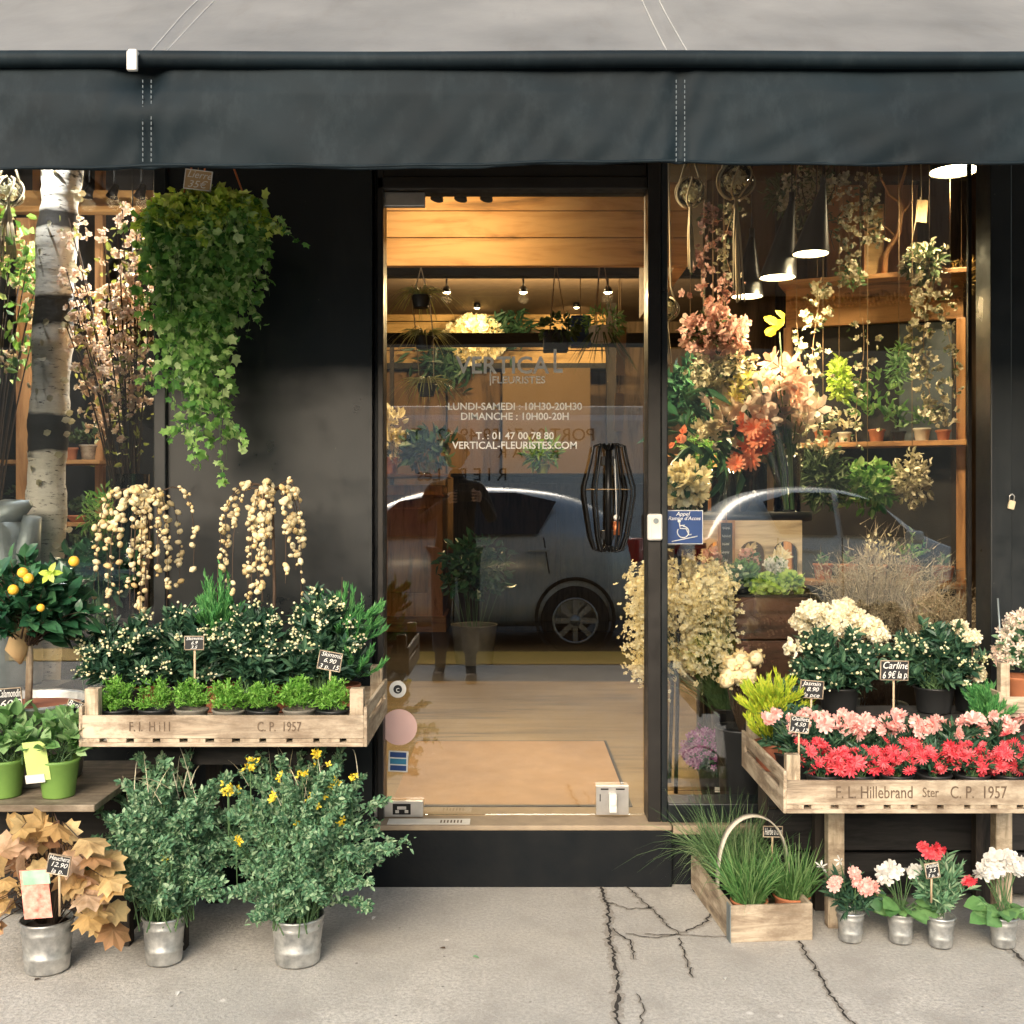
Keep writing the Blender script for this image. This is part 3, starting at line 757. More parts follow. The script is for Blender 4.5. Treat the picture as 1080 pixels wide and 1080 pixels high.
for i, (px, py) in enumerate([(471, 308), (552, 308), (641, 308)]):
    spot(px, py, 4.6, 36, lab=['front row ceiling spot above the left end of the wall bouquet', 'middle spot of the upper row behind the door glass', 'spot of the upper row above the hanging planters'][i], drop=.1)
for i, (px, py) in enumerate([(503, 324.5), (608, 324)]):
    spot(px, py, 6.0, 9, lab=['lower spot shining just above the dried wall bouquet', 'lower spot between the two hanging planters'][i], drop=.1)
def spot_off(px, py, Y, lab, ztop, group, aim=None, en=10):
    c = at(px, py, Y)
    t = thing('spotlight', lab, 'lamp', (c[0], c[1], ztop), group)
    MB().tube([(c[0], c[1], ztop), (c[0], c[1], c[2]+.02)], .006, 6).build('arm', M['blackm'], t, world=True)
    k = MB().tube([c + [.012, 0, .035], c + [0, -.01, -.0], c+[-.004,-.014,-.02]], [.014, .02, .026], 12); k.build('lamp_head', M['blackm'], t, world=True)
    if aim is not None:
        l = bpy.data.lights.new('spot_light', 'SPOT'); l.energy = en; l.color = (1, .76, .44); l.shadow_soft_size = .03; l.spot_size = R(120); l.spot_blend = .9
        q = bpy.data.objects.new('spot_light', l); C.objects.link(q); q.parent = t; aimv = (Vector(aim) - Vector(c)).normalized(); q.location = Vector(c) + aimv * .075 - t.location
        q.rotation_euler = (Vector(aim) - Vector(c)).to_track_quat('-Z', 'Y').to_euler()
for i, (px, ang) in enumerate([(462, 0), (487, 0), (514, 0)]):
    spot_off(px, 206, .6, ['black spotlight head next to the door closer', 'middle black spotlight on the timber boards', 'third black spotlight with a pale rim on the timber boards'][i], 3.0, 'black spotlights in front of the timber boards', [(-.25, 1.25, 2.3), (.05, 1.3, 1.0), (.9, .5, 1.3)][i], [16, 8, 66][i])
for i, px in enumerate((94, 120, 149)):
    spot_off(px, 204, 1.2, ['black spotlight right beside the birch trunk top', 'middle black spotlight on the beam above the blossom', 'black spotlight on the beam next to the ivy basket'][i], 3.0, 'black spotlights in the left window', [(-1.7, .4, 1.6), (-1.5, .4, 1.8), (-1.25, .3, 1.6)][i], 32)
for (px, py, Y, e) in ((520, 215, 1.0, 0),):
    pass

# ================================================================ AWNING
aw = thing('awning', 'dark blue fabric awning with a hanging valance over the shopfront', 'awning', (0, 0, 3.15))
AY, ZR = -1.25, 2.2
seams = [-.78, .36, -2.0, 1.6]
def canopy(u, v):
    x = -2.9 + 5.8 * u; y = .0 + (AY - .0) * v; z = 3.15 + (ZR + .016 - 3.15) * v
    sag = -.018 * np.sin(PI * v) * (1 + .5 * np.sin(x * 2.1)) 
    for s_ in seams: sag = sag - .006 * np.exp(-((x - s_) / .012)**2)
    q = np.exp(-((x + .80 + .02*(1-v)) / .04)**2) * np.clip((v - .75) / .25, 0, 1)
    return x, y - 0*x, z + sag - .02 * q
MB().grid(canopy, 500, 60).build('canopy', M['canopy'], aw, world=True, solid=.003)
def vz(x):
    return 1.972 + .006 * np.sin(x * 2.3 + .5) + .003 * np.sin(x * 7) + .0015 * np.sin(x * 23)
vn = rng.normal(size=(40,))
def val(u, v):
    x = -2.9 + 5.8 * u
    fold = .005 * np.sin(x * 3.1 + v * 2) + .002 * np.sin(x * 8.3 - v * 5 + 1) + .001 * np.sin(x * 19 + v * 11) * v
    for i, s_ in enumerate(seams):
        fold = fold + .010 * np.exp(-((x - s_) / .018)**2) * (.3 + .7 * v)
        fold = fold + .0022 * np.exp(-((x - s_) / .09)**2) * np.sin((x - s_) * 90 + v * 9)
    fold = fold + .022 * np.exp(-((x + .80) / .05)**2) * np.exp(-((v - .12) / .15)**2) - .016 * np.exp(-((x + .80) / .13)**2) * np.exp(-((v - .5) / .2)**2)
    fold = fold + .0016*np.sin(40*(x+.5*v))*np.exp(-((x - .75) / .45)**2)*v + .0036*np.sin(23*(x-.35*v))*np.sin(5*x+1)*(.3+v)*.7 + .0015*np.sin(61*(x+.22*v)+3*np.sin(4*x))*np.cos(3.3*x)*v
    y = AY + .008 - .014 * np.clip(v / .3, 0, 1) + fold
    z = ZR - .0 + (vz(x) - ZR) * v
    return x, y, z
MB().grid(val, 700, 46).build('valance', M['valance'], aw, world=True, solid=.002)
xs = np.linspace(-2.9, 2.9, 120)
MB().tube(np.stack([xs, np.full(120, AY - .004), ZR + .004 + .0015 * np.sin(xs * 5)], -1), .018, 16).build('front_bar', M['valance'], aw, world=True)
MB().tube(np.stack([xs, np.full(120, AY - .014) + .004*np.sin(xs*3), vz(xs) + .003], -1), .0035, 5).build('hem', M['valance'], aw, world=True)
k = MB()
for s_ in seams:
    for e in (-.022, .022):
        vv = np.linspace(0, 1, 40); cx_, cy_, cz_ = canopy((s_ + e + 2.9) / 5.8 + 0 * vv, vv)
        k.tube(np.stack([cx_, cy_, cz_ + .002], -1), .0022, 4)
k.build('canopy_seam', M['seam'], aw, world=True, each=False)
k = MB()
for s_ in seams:
    for e in (-.009, .009):
        for j in range(16):
            zz = 2.15 - j * .0112
            k.box((s_ + e, AY - .021 + .010 - .012 * (1 - .0), zz), (.0016, .003, .0065))
k.build('stitching', M['stitch'], aw, world=True)
cc = at(140, 65, AY - .035)
MB().box((cc[0], AY - .038, cc[2]), (.022, .012, .042)).box((cc[0], AY - .02, cc[2] + .022), (.018, .04, .008)).build('clip', M['white'], aw, world=True, bevel=.003)
k = MB()
for x in (-2.8, 2.8, -1.9, 2.1):
    k.tube([(x, AY, ZR), (x + .3, -.6, 2.45), (x, -.02, 2.75)], .018, 8)
k.build('folding_arm', M['blackm'], aw, world=True, each=True)

# ================================================================ STREET BEHIND THE CAMERA (seen in the glass)
op = thing('apartment_building', 'stone apartment building across the street, its shade put into the tone', 'building', (0, -19, 0))
MB().bx(-26, 26, -22, -19, 0, 5.6).build('wall', M['facade'], op, world=True)
MB().bx(-26, 26, -19.12, -19.004, 3.6, 3.8).bx(-26, 26, -19.15, -19.004, 5.35, 5.6).build('cornice', M['facade'], op, world=True)
MB().bx(-26, 26, -19.06, -19.004, .1, 3.4).build('shop_panel', M['plinth'], op, world=True)
for fl in (4.3,):
    for i in range(-9, 10):
        x = i * 2.3
        f = MB().bx(x - .6, x + .6, -19.05, -19.004, fl, fl + 1.0).build('window', M['white'], op, world=True)
        g = MB().bx(x - .52, x + .52, -19.08, -19.052, fl + .08, fl + .92).build('pane', M['carglass'], f); g.data.transform(Matrix.Translation(-op.location))

def make_car(label, body, loc, group, f=1.0, rz=0):
    """a small hatchback that faces -x, its rear at +x"""
    t = thing('parked_car', label, 'car', loc, group, rz=rz)
    Lc = 3.95
    st = [ # x, z bottom, z belt, z roof, half width at belt, half width at roof
        (0, .42, .60, .61, .55, .50), (.08, .25, .72, .74, .74, .66), (.45, .20, .86, .88, .82, .74), (.95, .19, .96, .99, .84, .74),
        (1.25, .19, .99, 1.16, .845, .66), (1.6, .19, 1.0, 1.40, .85, .60), (2.1, .19, 1.01, 1.50, .85, .58), (2.7, .19, 1.02, 1.50, .85, .58),
        (3.25, .20, 1.03, 1.44, .84, .57), (3.6, .22, 1.03, 1.28, .81, .60), (3.82, .28, 1.0, 1.06, .76, .66), (3.95, .42, .80, .82, .66, .60)]
    rows = []; st = [(q[0] * f, *q[1:]) for q in st]
    for x, zb, zl, zr, wb, wr in st:
        r = [(x, -wb*.92, zb), (x, -wb, zb+.14), (x, -wb*1.01, (zb+zl)/2), (x, -wb*.97, zl), (x, -wr, zr-.05*(zr-zl > .1)), (x, -wr*.6, zr), (x, 0, zr+.01),
             (x, wr*.6, zr), (x, wr, zr-.05*(zr-zl > .1)), (x, wb*.97, zl), (x, wb*1.01, (zb+zl)/2), (x, wb, zb+.14), (x, wb*.92, zb)]
        rows.append(r)
    V = np.array(rows, float); n, kk, _ = V.shape; V = V.reshape(-1, 3)
    i = np.arange(n-1)[:, None]; j = np.arange(kk-1)[None]
    k = MB().add(V, [np.stack([i*kk+j, i*kk+j+1, (i+1)*kk+j+1, (i+1)*kk+j], -1).reshape(-1, 4), np.array([list(range(kk))]), np.array([[(n-1)*kk + q for q in range(kk)][::-1]]), np.stack([i[:,0]*kk, (i[:,0]+1)*kk, (i[:,0]+1)*kk+kk-1, i[:,0]*kk+kk-1], -1)], True)
    k.build('body', body, t, sub=2)
    for s_ in (-1, 1):
        for xs_ in ([(1.32, 1.04), (1.70, 1.36), (2.18, 1.44), (2.18, 1.06)], [(2.26, 1.06), (2.26, 1.44), (2.75, 1.44), (3.12, 1.36), (2.95, 1.07)]):
            k = MB(); a = []
            for x, z in xs_:
                a.append((x * f, s_ * (.845 - (z - 1.0) * .52 + .012), z))
            a = np.array(a); b = a - [0, s_ * .03, 0]; q = len(a); idx = np.arange(q)
            k.add(np.vstack([a, b]), [np.array([idx]), np.array([idx[::-1] + q]), np.stack([idx, (idx+1) % q, (idx+1) % q + q, idx + q], -1)])
            k.build('window', M['carglass'], t)
        for x in ((2.05, 2.95) if f == 1 else (2.6,)):
            MB().box((x * f, s_*.875, .93), (.2, .03, .035)).build('door_handle', body, t, bevel=.01)
        k = MB().tube([(2.22*f, s_*.868, 1.04), (2.2*f, s_*.874, .3)], .006, 4).tube([(3.0*f, s_*.862, 1.04), (3.05*f, s_*.866, .72)], .006, 4).build('door_seam', M['rubber'], t)
        for x in (.72 * (1 if f == 1 else .72), 3.28 * f):
            w_ = MB().lathe([(.2, -.09), (.28, -.1), (.305, -.06), (.305, .06), (.28, .1), (.2, .09)], seg=32).build('wheel', M['rubber'], t)
            w_.location = (x, s_*.79, .305); w_.rotation_euler = (R(90), 0, 0)
            k = MB().lathe([(.205, .07), (.205, .1), (.185, .1), (.185, .07)], seg=32).lathe([(.001, .105), (.05, .1), (.05, .06)], seg=16)
            for q in range(8):
                a = q * PI / 4; k.box((.115*math.cos(a), .115*math.sin(a), .088), (.15, .045, .02), (0, 0, a))
            r_ = k.build('rim', M['rim'], w_)
            if s_ < 0: pass
            else: r_.rotation_euler = (PI, 0, 0)
            k = MB().lathe([(.36, -.02), (.33, -.02), (.33, .02), (.36, .02), (.36, -.02)], seg=32)
            q = k.build('wheel_arch', M['rubber'], t); q.location = (x, s_*.85, .33); q.rotation_euler = (R(90), 0, 0)
        MB().box((.2 * f + .03, s_*.66, .72), (.40, .26, .16), (0, -.45, -s_*.7)).build('headlight', M['lamp'], t, bevel=.03)
        MB().box((3.84 * f, s_*.66, .92), (.12, .2, .22), (0, 0, s_*.5)).build('tail_light', M['red'], t, bevel=.03)
        MB().box((1.38 * f, s_*.95, 1.05), (.12, .18, .11)).build('wing_mirror', body, t, bevel=.03)
    MB().box((.03, 0, .42), (.06, 1.0, .14)).build('grille', M['rubber'], t, bevel=.02)
    return t
make_car('dark grey hatchback parked at the kerb, seen mirrored in the glass door', M['carbody'], (-2.72, -6.85, -.1), 'cars parked along the kerb')
make_car('short pale blue car parked behind the dark one, its headlight mirrored in the right window', M['carpale'], (4.5, -6.6, -.1), 'cars parked along the kerb', .72, PI)
vn_ = thing('delivery_van', 'white van with dark lettering driving past, mirrored in the door glass', 'van', (-1, -10.5, -.1))
MB().bx(-4.3, 1.9, -11.5, -9.5, .3, 2.32).build('body', M['van'], vn_, world=True, bevel=.08)
MB().bx(-4.32, 1.92, -11.45, -9.55, 2.3, 2.42).build('roof', M['white'], vn_, world=True, bevel=.03)
k = MB()
for s_, sz, x, z in (('PORT:06 76 59 49 42   T.ph  entreprise a ba', .215, -.95, 2.06), ('R W A R', .2, .2, 1.85), ('R I E R   Les', .22, -.6, 1.58)):
    k.text(s_, sz, (x, -9.49, z), rz=PI, thick=.002)
k.build('lettering', M['vanink'], vn_, world=True)
for x in (-3.6, 1.2):
    for y in (-9.55, -11.45):
        w_ = MB().lathe([(.18, -.1), (.33, -.1), (.36, 0), (.33, .1), (.18, .1), (.17, .03), (.001, .03)], seg=24).build('wheel', M['rubber'], vn_)
        w_.location = Vector((x, y, .26)) - vn_.location; w_.rotation_euler = (R(90), 0, 0)
MB().bx(-4.33, -4.28, -11.3, -9.7, 1.2, 2.0).build('windscreen', M['carglass'], vn_, world=True)

# the photographer, standing beside the camera (only its reflection shows)
def skinned(name, verts, edges, radii, mat_, parent, sub=2):
    me = bpy.data.meshes.new(name); me.from_pydata([tuple(v) for v in verts], edges, []); me.update()
    o = bpy.data.objects.new(name, me); C.objects.link(o); o.parent = parent
    q = o.modifiers.new('skin', 'SKIN'); q.use_smooth_shade = True
    for i, r_ in enumerate(radii):
        me.skin_vertices[0].data[i].radius = (r_, r_) if not isinstance(r_, tuple) else r_
    me.skin_vertices[0].data[0].use_root = True
    s2 = o.modifiers.new('sub', 'SUBSURF'); s2.levels = sub; s2.render_levels = sub
    me.materials.append(mat_); return o
pr = thing('person', 'person in a dark coat holding up a phone, mirrored in the glass door', 'person', (-.40, -4.05, 0))
hip, chest, neck = (0, 0, .92), (0, 0, 1.25), (0, .0, 1.42)
V = [hip, (0, 0, 1.08), chest, neck, (0, .01, 1.50),
     (-.09, 0, .86), (-.10, .02, .48), (-.11, -.02, .07), (-.13, .12, .035),
     (.09, 0, .86), (.10, .05, .48), (.11, .06, .07), (.12, .20, .035),
     (-.17, 0, 1.36), (-.24, .04, 1.12), (-.10, .24, 1.22), (-.03, .31, 1.27),
     (.17, 0, 1.36), (.26, .06, 1.13), (.22, .28, 1.24), (.19, .35, 1.28)]
E = [(0,1),(1,2),(2,3),(3,4),(0,5),(5,6),(6,7),(7,8),(0,9),(9,10),(10,11),(11,12),(2,13),(13,14),(14,15),(15,16),(2,17),(17,18),(18,19),(19,20)]
Rr = [.13, .12, .14, .055, .05, .085, .06, .04, .035, .085, .06, .04, .035, .06, .045, .035, .022, .06, .045, .035, .022]
skinned('body', V, E, Rr, M['coat'], pr)
k = MB().ball((0, .02, 1.60), .095, 16, 12, sc=(.85, 1, 1.22)); k.ball((0, .118, 1.59), .014, sc=(.8,1.2,1.3)).ball((-.085,.01,1.6),.02).ball((.085,.01,1.6),.02)
hd = k.build('head', M['skin'], pr)
MB().ball((0, -.005, 1.63), .108, 16, 12, sc=(.88, 1, 1.15)).build('hair', M['hair'], pr)
for s_, hx, hy, hz in ((-1, -.02, .33, 1.28), (1, .18, .37, 1.29)):
    k = MB().ball((hx, hy, hz), .035, 10, 8, sc=(.5, .9, 1.1))
    for q in range(4):
        z_ = hz + .03 - q * .02
        k.tube([(hx, hy+.01, z_), (hx - s_*.02, hy+.045, z_+.004), (hx - s_*.05, hy + .05, z_+.004)], [.009, .008, .007], 6)
    k.tube([(hx, hy, hz - .02), (hx - s_*.02, hy + .0, hz + .03), (hx - s_*.045, hy + .02, hz + .05)], [.01, .009, .008], 6)
    k.build('hand', M['skin'], pr)
skinned('trousers', [(0, 0, .93), (-.09, 0, .85), (-.10, .02, .48), (-.11, -.02, .16), (.09, 0, .85), (.10, .05, .48), (.11, .06, .16)], [(0,1),(1,2),(2,3),(0,4),(4,5),(5,6)], [.15, .10, .075, .06, .10, .075, .06], M['trouser'], pr)
for x, y in ((-.12, .04), (.115, .12)):
    MB().box((x, y, .035), (.085, .25, .065), taper=.75).build('shoe', M['shoe'], pr, bevel=.02)
ph = thing('phone', 'black phone held up in both hands of the person', 'phone', (-.32, -3.68, 1.22))
MB().bx(-.40, -.25, -3.686, -3.678, 1.255, 1.33).build('case', M['slate'], ph, world=True, bevel=.004)
MB().ball((-.265, -3.677, 1.317), .006).build('lens', M['carglass'], ph, world=True)
# ================================================================ BUILDERS FOR STOCK OUTSIDE
def pot_mb(r0, r1, h, c=(0,0,0), rim=.004, seg=28, bands=()):
    """r0 bottom radius, r1 top radius; open, with a wall and a rolled rim"""
    pr_ = [(.001, .002), (r0 * .96, .002), (r0, 0), (r0 * 1.02, .004)]
    for b in bands:
        rb = r0 + (r1 - r0) * b
        pr_ += [(rb, h*b - .004), (rb + .0025, h*b), (rb, h*b + .004)]
    pr_ += [(r1, h - rim * 2), (r1 + rim, h - rim), (r1 + rim * .6, h), (r1 - rim * .4, h), (r1 - .003, h - .006), (r0 * .9, .012)]
    return MB().lathe(pr_, c, seg)
def soil(parent, r, z, c=(0, 0, 0)):
    return MB().lathe([(.0005, z + .004), (r * .5, z + .006), (r, z)], c, 18).build('soil', M['soil'], parent)
def zinc(parent, r0, r1, h):
    o = pot_mb(r0, r1, h, bands=(.3, .78)).build('bucket', M['zinc'], parent)
    return o
def sign(px, py, Y, wpx, hpx, lines, label, roll=0, stick=70, yaw=0, tilt=0, light=False, sx=1.0, group=None, name='price_sign'):
    """a small slate board on a stick; stick in pixels below the board centre"""
    c = at(px, py, Y); s = (Y - CAMY) / FPX; w_, h_ = wpx * s, hpx * s
    t = thing(name, label, 'price sign', (c[0], c[1], c[2] - stick * s), group)
    t2 = c - np.array([c[0], c[1], c[2] - stick * s])
    k = MB().box((0,0,0), (w_, .003, h_)); k.v[0] = k.v[0] @ np.array(Euler((tilt, -roll, yaw)).to_matrix()).T + t2
    k.build('board', M['kraft'] if light else M['slate'], t)
    k = MB(); b = .0022
    for (cx, cz, ww, hh) in ((0, h_/2, w_+b, b), (0, -h_/2, w_+b, b), (-w_/2, 0, b, h_), (w_/2, 0, b, h_)):
        k.box((cx, -.0006, cz), (ww, .0052, hh))
    k.v = [v @ np.array(Euler((tilt, -roll, yaw)).to_matrix()).T + t2 for v in k.v]
    k.build('border', M['crate'] if not light else M['chalk'], t)
    k = MB(); n = len(lines)
    for i, ln in enumerate(lines):
        sz = h_ / n * (1.05 if n > 1 else .95); 
        V, _ = letters(ln, sz, .3, .0004, 'CENTER'); wd = V[:, 0].max() - V[:, 0].min()
        sxx = min(1.15, w_ * .92 / wd)
        k.text(ln, sz, (rng.normal() * w_ * .02, -.0022, h_ * (.5 - (i + .5) / n)), shear=.3, thick=.0004, sx=sxx, roll=rng.normal() * .03)
    k.v = [v @ np.array(Euler((tilt, -roll, yaw)).to_matrix()).T + t2 for v in k.v]
    k.build('lettering', M['chalk'], t)
    if stick:
        MB().tube([t2 + [0, .004, -h_ * .1], (0, .006, 0)], .0032, 5).build('stick', M['stick'], t)
    return t
def flower_crate(name, label, x0, x1, yf, yb, z0, hb, hp, txt, label_pos, txs=.034, right=True):
    """a shallow bulb crate: boards with gaps, four corner posts, slatted base"""
    t = thing(name, label, 'crate', ((x0+x1)/2, (yf+yb)/2, z0), 'flat flower crates on display')
    th = .009
    f = MB().bx(x0, x1, yf - th, yf, z0 + .022, z0 + hb).build('front_board', M['crate'], t, world=True, bevel=.0015)
    k = MB()
    for s_, sz, px_ in txt:
        k.text(s_, sz, (px_, yf - th - .0012, z0 + .022 + (hb - .022) * .5), thick=.0005, sx=.72)
    q = k.build('lettering', M['stamp'], f); q.data.transform(Matrix.Translation(-t.location))
    MB().bx(x0, x1, yf - th, yf + .02, z0, z0 + .011).build('bottom_rail', M['crate'], t, world=True, bevel=.0015)
    k = MB(); n = 11
    for i in range(n):
        xc = x0 + .02 + (x1 - x0 - .04) * i / (n - 1); ww = .023 + .004 * rng.random()
        k.bx(xc - ww, xc + ww, yf - th + .002, yb, z0 + .0115, z0 + .0215)
    k.build('slatted_base', M['cratey'], t, world=True)
    MB().bx(x0, x1, yb, yb + th, z0 + .022, z0 + hb).build('back_board', M['crate'], t, world=True, bevel=.0015)
    for xa, xb in ((x0 - th, x0), (x1, x1 + th)):
        k = MB().bx(xa, xb, yf - th, yb + th, z0 + .0, z0 + hb * .62).bx(xa, xb, yf - th, yb + th, z0 + hb * .86, z0 + hb * 1.28)
        k.bx(xa, xb, yf - th, yf + .035, z0 + hb*.6, z0 + hb*.9).bx(xa, xb, yb - .035, yb + th, z0 + hb*.6, z0 + hb*.9)
        k.build('side_board', M['cratey'], t, world=True, bevel=.0015)
    for xc in (x0 + .02, x1 - .02):
        for yc in (yf + .016, yb - .016):
            MB().box((xc, yc, z0 + .022 + (hp - .022) / 2), (.036, .030, hp - .022)).build('corner_post', M['cratez'], t, world=True, bevel=.002)
    return t
def lerp(a, b, t): return a + (b - a) * t

# ================================================================ LEFT: crate on its stand
Yf = -.745
xa, xb = at(88, 0, Yf)[0], at(384, 0, Yf)[0]
zc = at(0, 787, Yf)[2]
crate_l = flower_crate('flower_crate', 'stamped wooden flower crate left of the door, filled with green plants', xa, xb, Yf, -.30, zc, .082, .150,
    [('F. I.  H i l l', .036, lerp(xa, xb, .24)), ('C. P.  1957', .036, lerp(xa, xb, .70))], None)
st = thing('display_stand', 'dark wooden stand carrying the left flower crate', 'stand', ((xa+xb)/2, -.45, 0))
for px in (188, 318):
    x = at(px, 0, -.55)[0]
    MB().bx(x - .022, x + .022, -.56, -.52, 0, zc - .03).build('leg', M['darkwood'], st, world=True, bevel=.002)
    MB().bx(x - .022, x + .022, -.2, -.16, 0, zc - .03).build('leg', M['darkwood'], st, world=True, bevel=.002)
MB().bx(xa + .02, xb - .02, -.6, -.15, zc - .03, zc - .003).build('top', M['darkwoodx'], st, world=True, bevel=.002)
MB().bx(xa + .1, xb - .1, -.57, -.562, zc - .09, zc - .035).build('apron', M['darkwoodx'], st, world=True)
# seven little pots of bright moss-like plants
for i, px in enumerate((124, 163, 202, 241, 277, 316, 352)):
    Y = -.665 + rng.normal() * .004; c = at(px, 752, Y)
    lab = 'bright green tufted pot plant, ' + ['first from the left end of the left crate', 'second from the left end of the left crate', 'third from the left end of the left crate', 'fourth, in the middle of the left crate front', 'third from the right end of the left crate', 'second from the right end, below the slanted sign', 'last one at the right end of the left crate'][i]
    t = thing('pot_plant', lab, 'pot plant', (c[0], Y, zc + .0225), 'bright green tufts in the left crate')
    h = .062
    pot_mb(.034, .042, h).build('pot', M['potgrey'] if i in (2, 3, 5) else M['potblk'], t)
    P0, P1, P2 = crown(46, (0, 0, h - .01), (0, 0, h + .025), (.052 + .005 * rng.random(), .05, .050 + .010 * rng.random()), zmin=-.35, base_r=.02)
    k = MB(); leaves_on(k, P0, P1, P2, 26, DIAM, .0115 * (.85 + .4 * rng.random()), tmin=.45, along=.4, jit=.8, up=.4, spread=.003)
    k.build('foliage', G['moss'], t); t.rotation_euler = (.02 * rng.normal(), .03 * rng.normal(), rng.random() * 3)

def shrub(name, label, px, py_base, Y, rx, rz, zc_, mats, cat='shrub', M_=60, n=26, size=.028, tpl=T_oval(.32, .06, .2), pot=None, buds=0, bud_s=.007, bud_mat=None, ry=None, group=None, zmin=-.3, base=None, along=.5, up=.35, jit=.7, potmat=None, bud_top=0):
    """a pot shrub: px,Y place; rx, rz crown radii in metres; zc_ height of the crown centre above its base"""
    x = at(px, 0, Y)[0]
    zb_ = base if base is not None else at(0, py_base, Y)[2]
    t = thing(name, label, cat, (x, Y, zb_), group)
    h = 0
    if pot:
        pot_mb(pot[0], pot[1], pot[2]).build('pot', potmat or M['potblk'], t); h = pot[2] - .015
    P0, P1, P2 = crown(M_, (0, 0, h), (0, 0, zc_), (rx, ry or rx * .85, rz), zmin=zmin, base_r=.015)
    k = MB(); leaves_on(k, P0, P1, P2, n, tpl, size, tmin=.3, along=along, jit=jit, up=up)
    k.build('foliage', mats, t)
    k = MB(); stems(k, P0, P1, P2, .0022, 3, 5); k.build('stem', G['stem'], t)
    if buds:
        k = MB(); sel = rng.random(len(P0)) < .55; P2 = P2[sel]; P1 = P1[sel]; n_ = len(P2); buds = int(buds * 1.7)
        T = nrm(P2 - P1)
        for q in range(buds):
            PP = P2 + rnd(n_, .009) + T * (.006 * (q % 5)) * rng.random((n_, 1))
            if bud_top: PP = PP[PP[:, 2] > zc_ + bud_top * rz]
            k.inst(BALL, PP, (0, 0, 1), (1, 0, 0), bud_s * (.6 + .7 * rng.random(len(PP))))
        k.build('flowers', bud_mat or G['buds'], t)
    return t
zs = zc + .022
for i, (px, Y, rx, rz) in enumerate([(128, -.44, .115, .155), (200, -.39, .135, .16), (268, -.44, .135, .165), (340, -.42, .13, .185)]):
    shrub('bud_shrub', 'dark white budded shrub ' + ['at the far left of the left crate, behind the first tufts', 'under the left weeping catkins', 'under the right weeping catkins', 'at the right end of the left crate behind the slanted sign'][i],
        px, 0, Y, rx, rz, .15 + .02 * (i == 3), G['dark'], n=34, M_=75, size=.034, pot=(.05, .06, .08), buds=(7, 6, 6, 11)[i], bud_s=.0036, base=zs, group='budding shrubs in the left crate', bud_top=(-.2, .0, .2, .1)[i])
def conifer(px, Y, base, h, r, label, mats=None, cat='conifer', n=900, group=None, pot=True, s=.026):
    x = at(px, 0, Y)[0]; t = thing('conifer', label, cat, (x, Y, base), group)
    if pot: pot_mb(.045, .055, .08).build('pot', M['terrad'], t)
    MB().tube([(0, 0, .06), (.002, 0, h * .9)], [.006, .001], 5).build('trunk', G['bark'], t)
    m_ = n // 12; P0 = np.stack([rng.normal(size=m_) * r * .12, rng.normal(size=m_) * r * .12, .07 + (h * .45) * rng.random(m_)], -1)
    a = rng.random(m_) * 2 * PI; rr = r * (.25 + .95 * rng.random(m_)); top = h * (1.0 - .50 * (rr / r)) * (.72 + .36 * rng.random(m_))
    P2 = np.stack([rr * np.cos(a), rr * np.sin(a), np.maximum(top, P0[:, 2] + .04)], -1); P1 = np.stack([P2[:, 0] * .8, P2[:, 1] * .8, (P0[:, 2] * .6 + P2[:, 2] * .4)], -1)
    k = MB(); leaves_on(k, P0, P1, P2, 70, T_diamond(.16), s, tmin=.15, along=1.0, jit=.55, up=.5, upn=.3)
    k.build('foliage', mats or G['cypress'], t); return t
conifer(229, -.36, zs, .47, .09, 'feathery green dwarf cypress between the two catkin trees')
conifer(360, -.37, zs, .44, .12, 'feathery green dwarf cypress at the right end of the left crate')
def catkin_tree(px, pytop, Y, wpx, pybot, label, lean):
    x = at(px, 0, Y)[0]; zt_ = at(0, pytop, Y)[2]; t = thing('catkin_tree', label, 'weeping tree', (x, Y, zs), 'weeping catkin trees')
    H = zt_ - zs
    pot_mb(.05, .06, .08).build('pot', M['terrad'], t)
    MB().tube([(0, 0, .05), (.006, .005, H*.5), (lean * .02, 0, H * .93)], [.007, .005, .004], 6).build('trunk', G['bark'], t)
    zl = at(0, pybot, Y)[2] - zs; wr = pw(wpx / 2, Y)
    n = 22; a = rng.random(n) * 2 * PI
    P0 = np.tile([lean * .02, 0, H * .91], (n, 1)); rr = wr * (.12 + .88 * rng.random(n))
    P2 = np.stack([rr * np.cos(a), rr * np.sin(a) * .75, zl + (H - zl) * .45 * rng.random(n) ** 1.5], -1)
    P1 = np.stack([rr * np.cos(a) * 1.15, rr * np.sin(a) * .8, H * (1.0 + .12 * rng.random(n))], -1)
    k = MB(); stems(k, P0, P1, P2, .0022, 4, 9); k.build('branch', G['bark'], t)
    for q in range(n):
        k = MB(); tt = .22 + .78 * rng.random((1, 17)) ** .8
        P = bez(P0[q:q+1], P1[q:q+1], P2[q:q+1], tt).reshape(-1, 3) + rnd(17, .0045); D = nrm(rnd(17) + [0, 0, -.3])
        k.inst(POD, P, D, rnd(17), .0080 * (.55 + .8 * rng.random(17)), smooth=True); k.build('catkin_strand', G['catkin'], t)
    return t
catkin_tree(287, 497, -.37, 112, 640, 'weeping catkin tree with cream catkins in front of the black panel', 0)
catkin_tree(152, 505, -.37, 122, 650, 'weeping catkin tree with cream catkins in front of the left window', 1)
# left-over twig loop above the right catkins
# signs in the left crate
sign(205, 678, -.56, 20, 14, ['Skimmia', '6.9', '3.5'], 'small dark price sign on a tall stick among the dark shrubs', stick=72)
sign(348, 697, -.60, 24, 19, ['Skimmia', '6.90', '3 p. 15'], 'slanted white written price sign at the right end of the left crate', roll=-.18, stick=55)

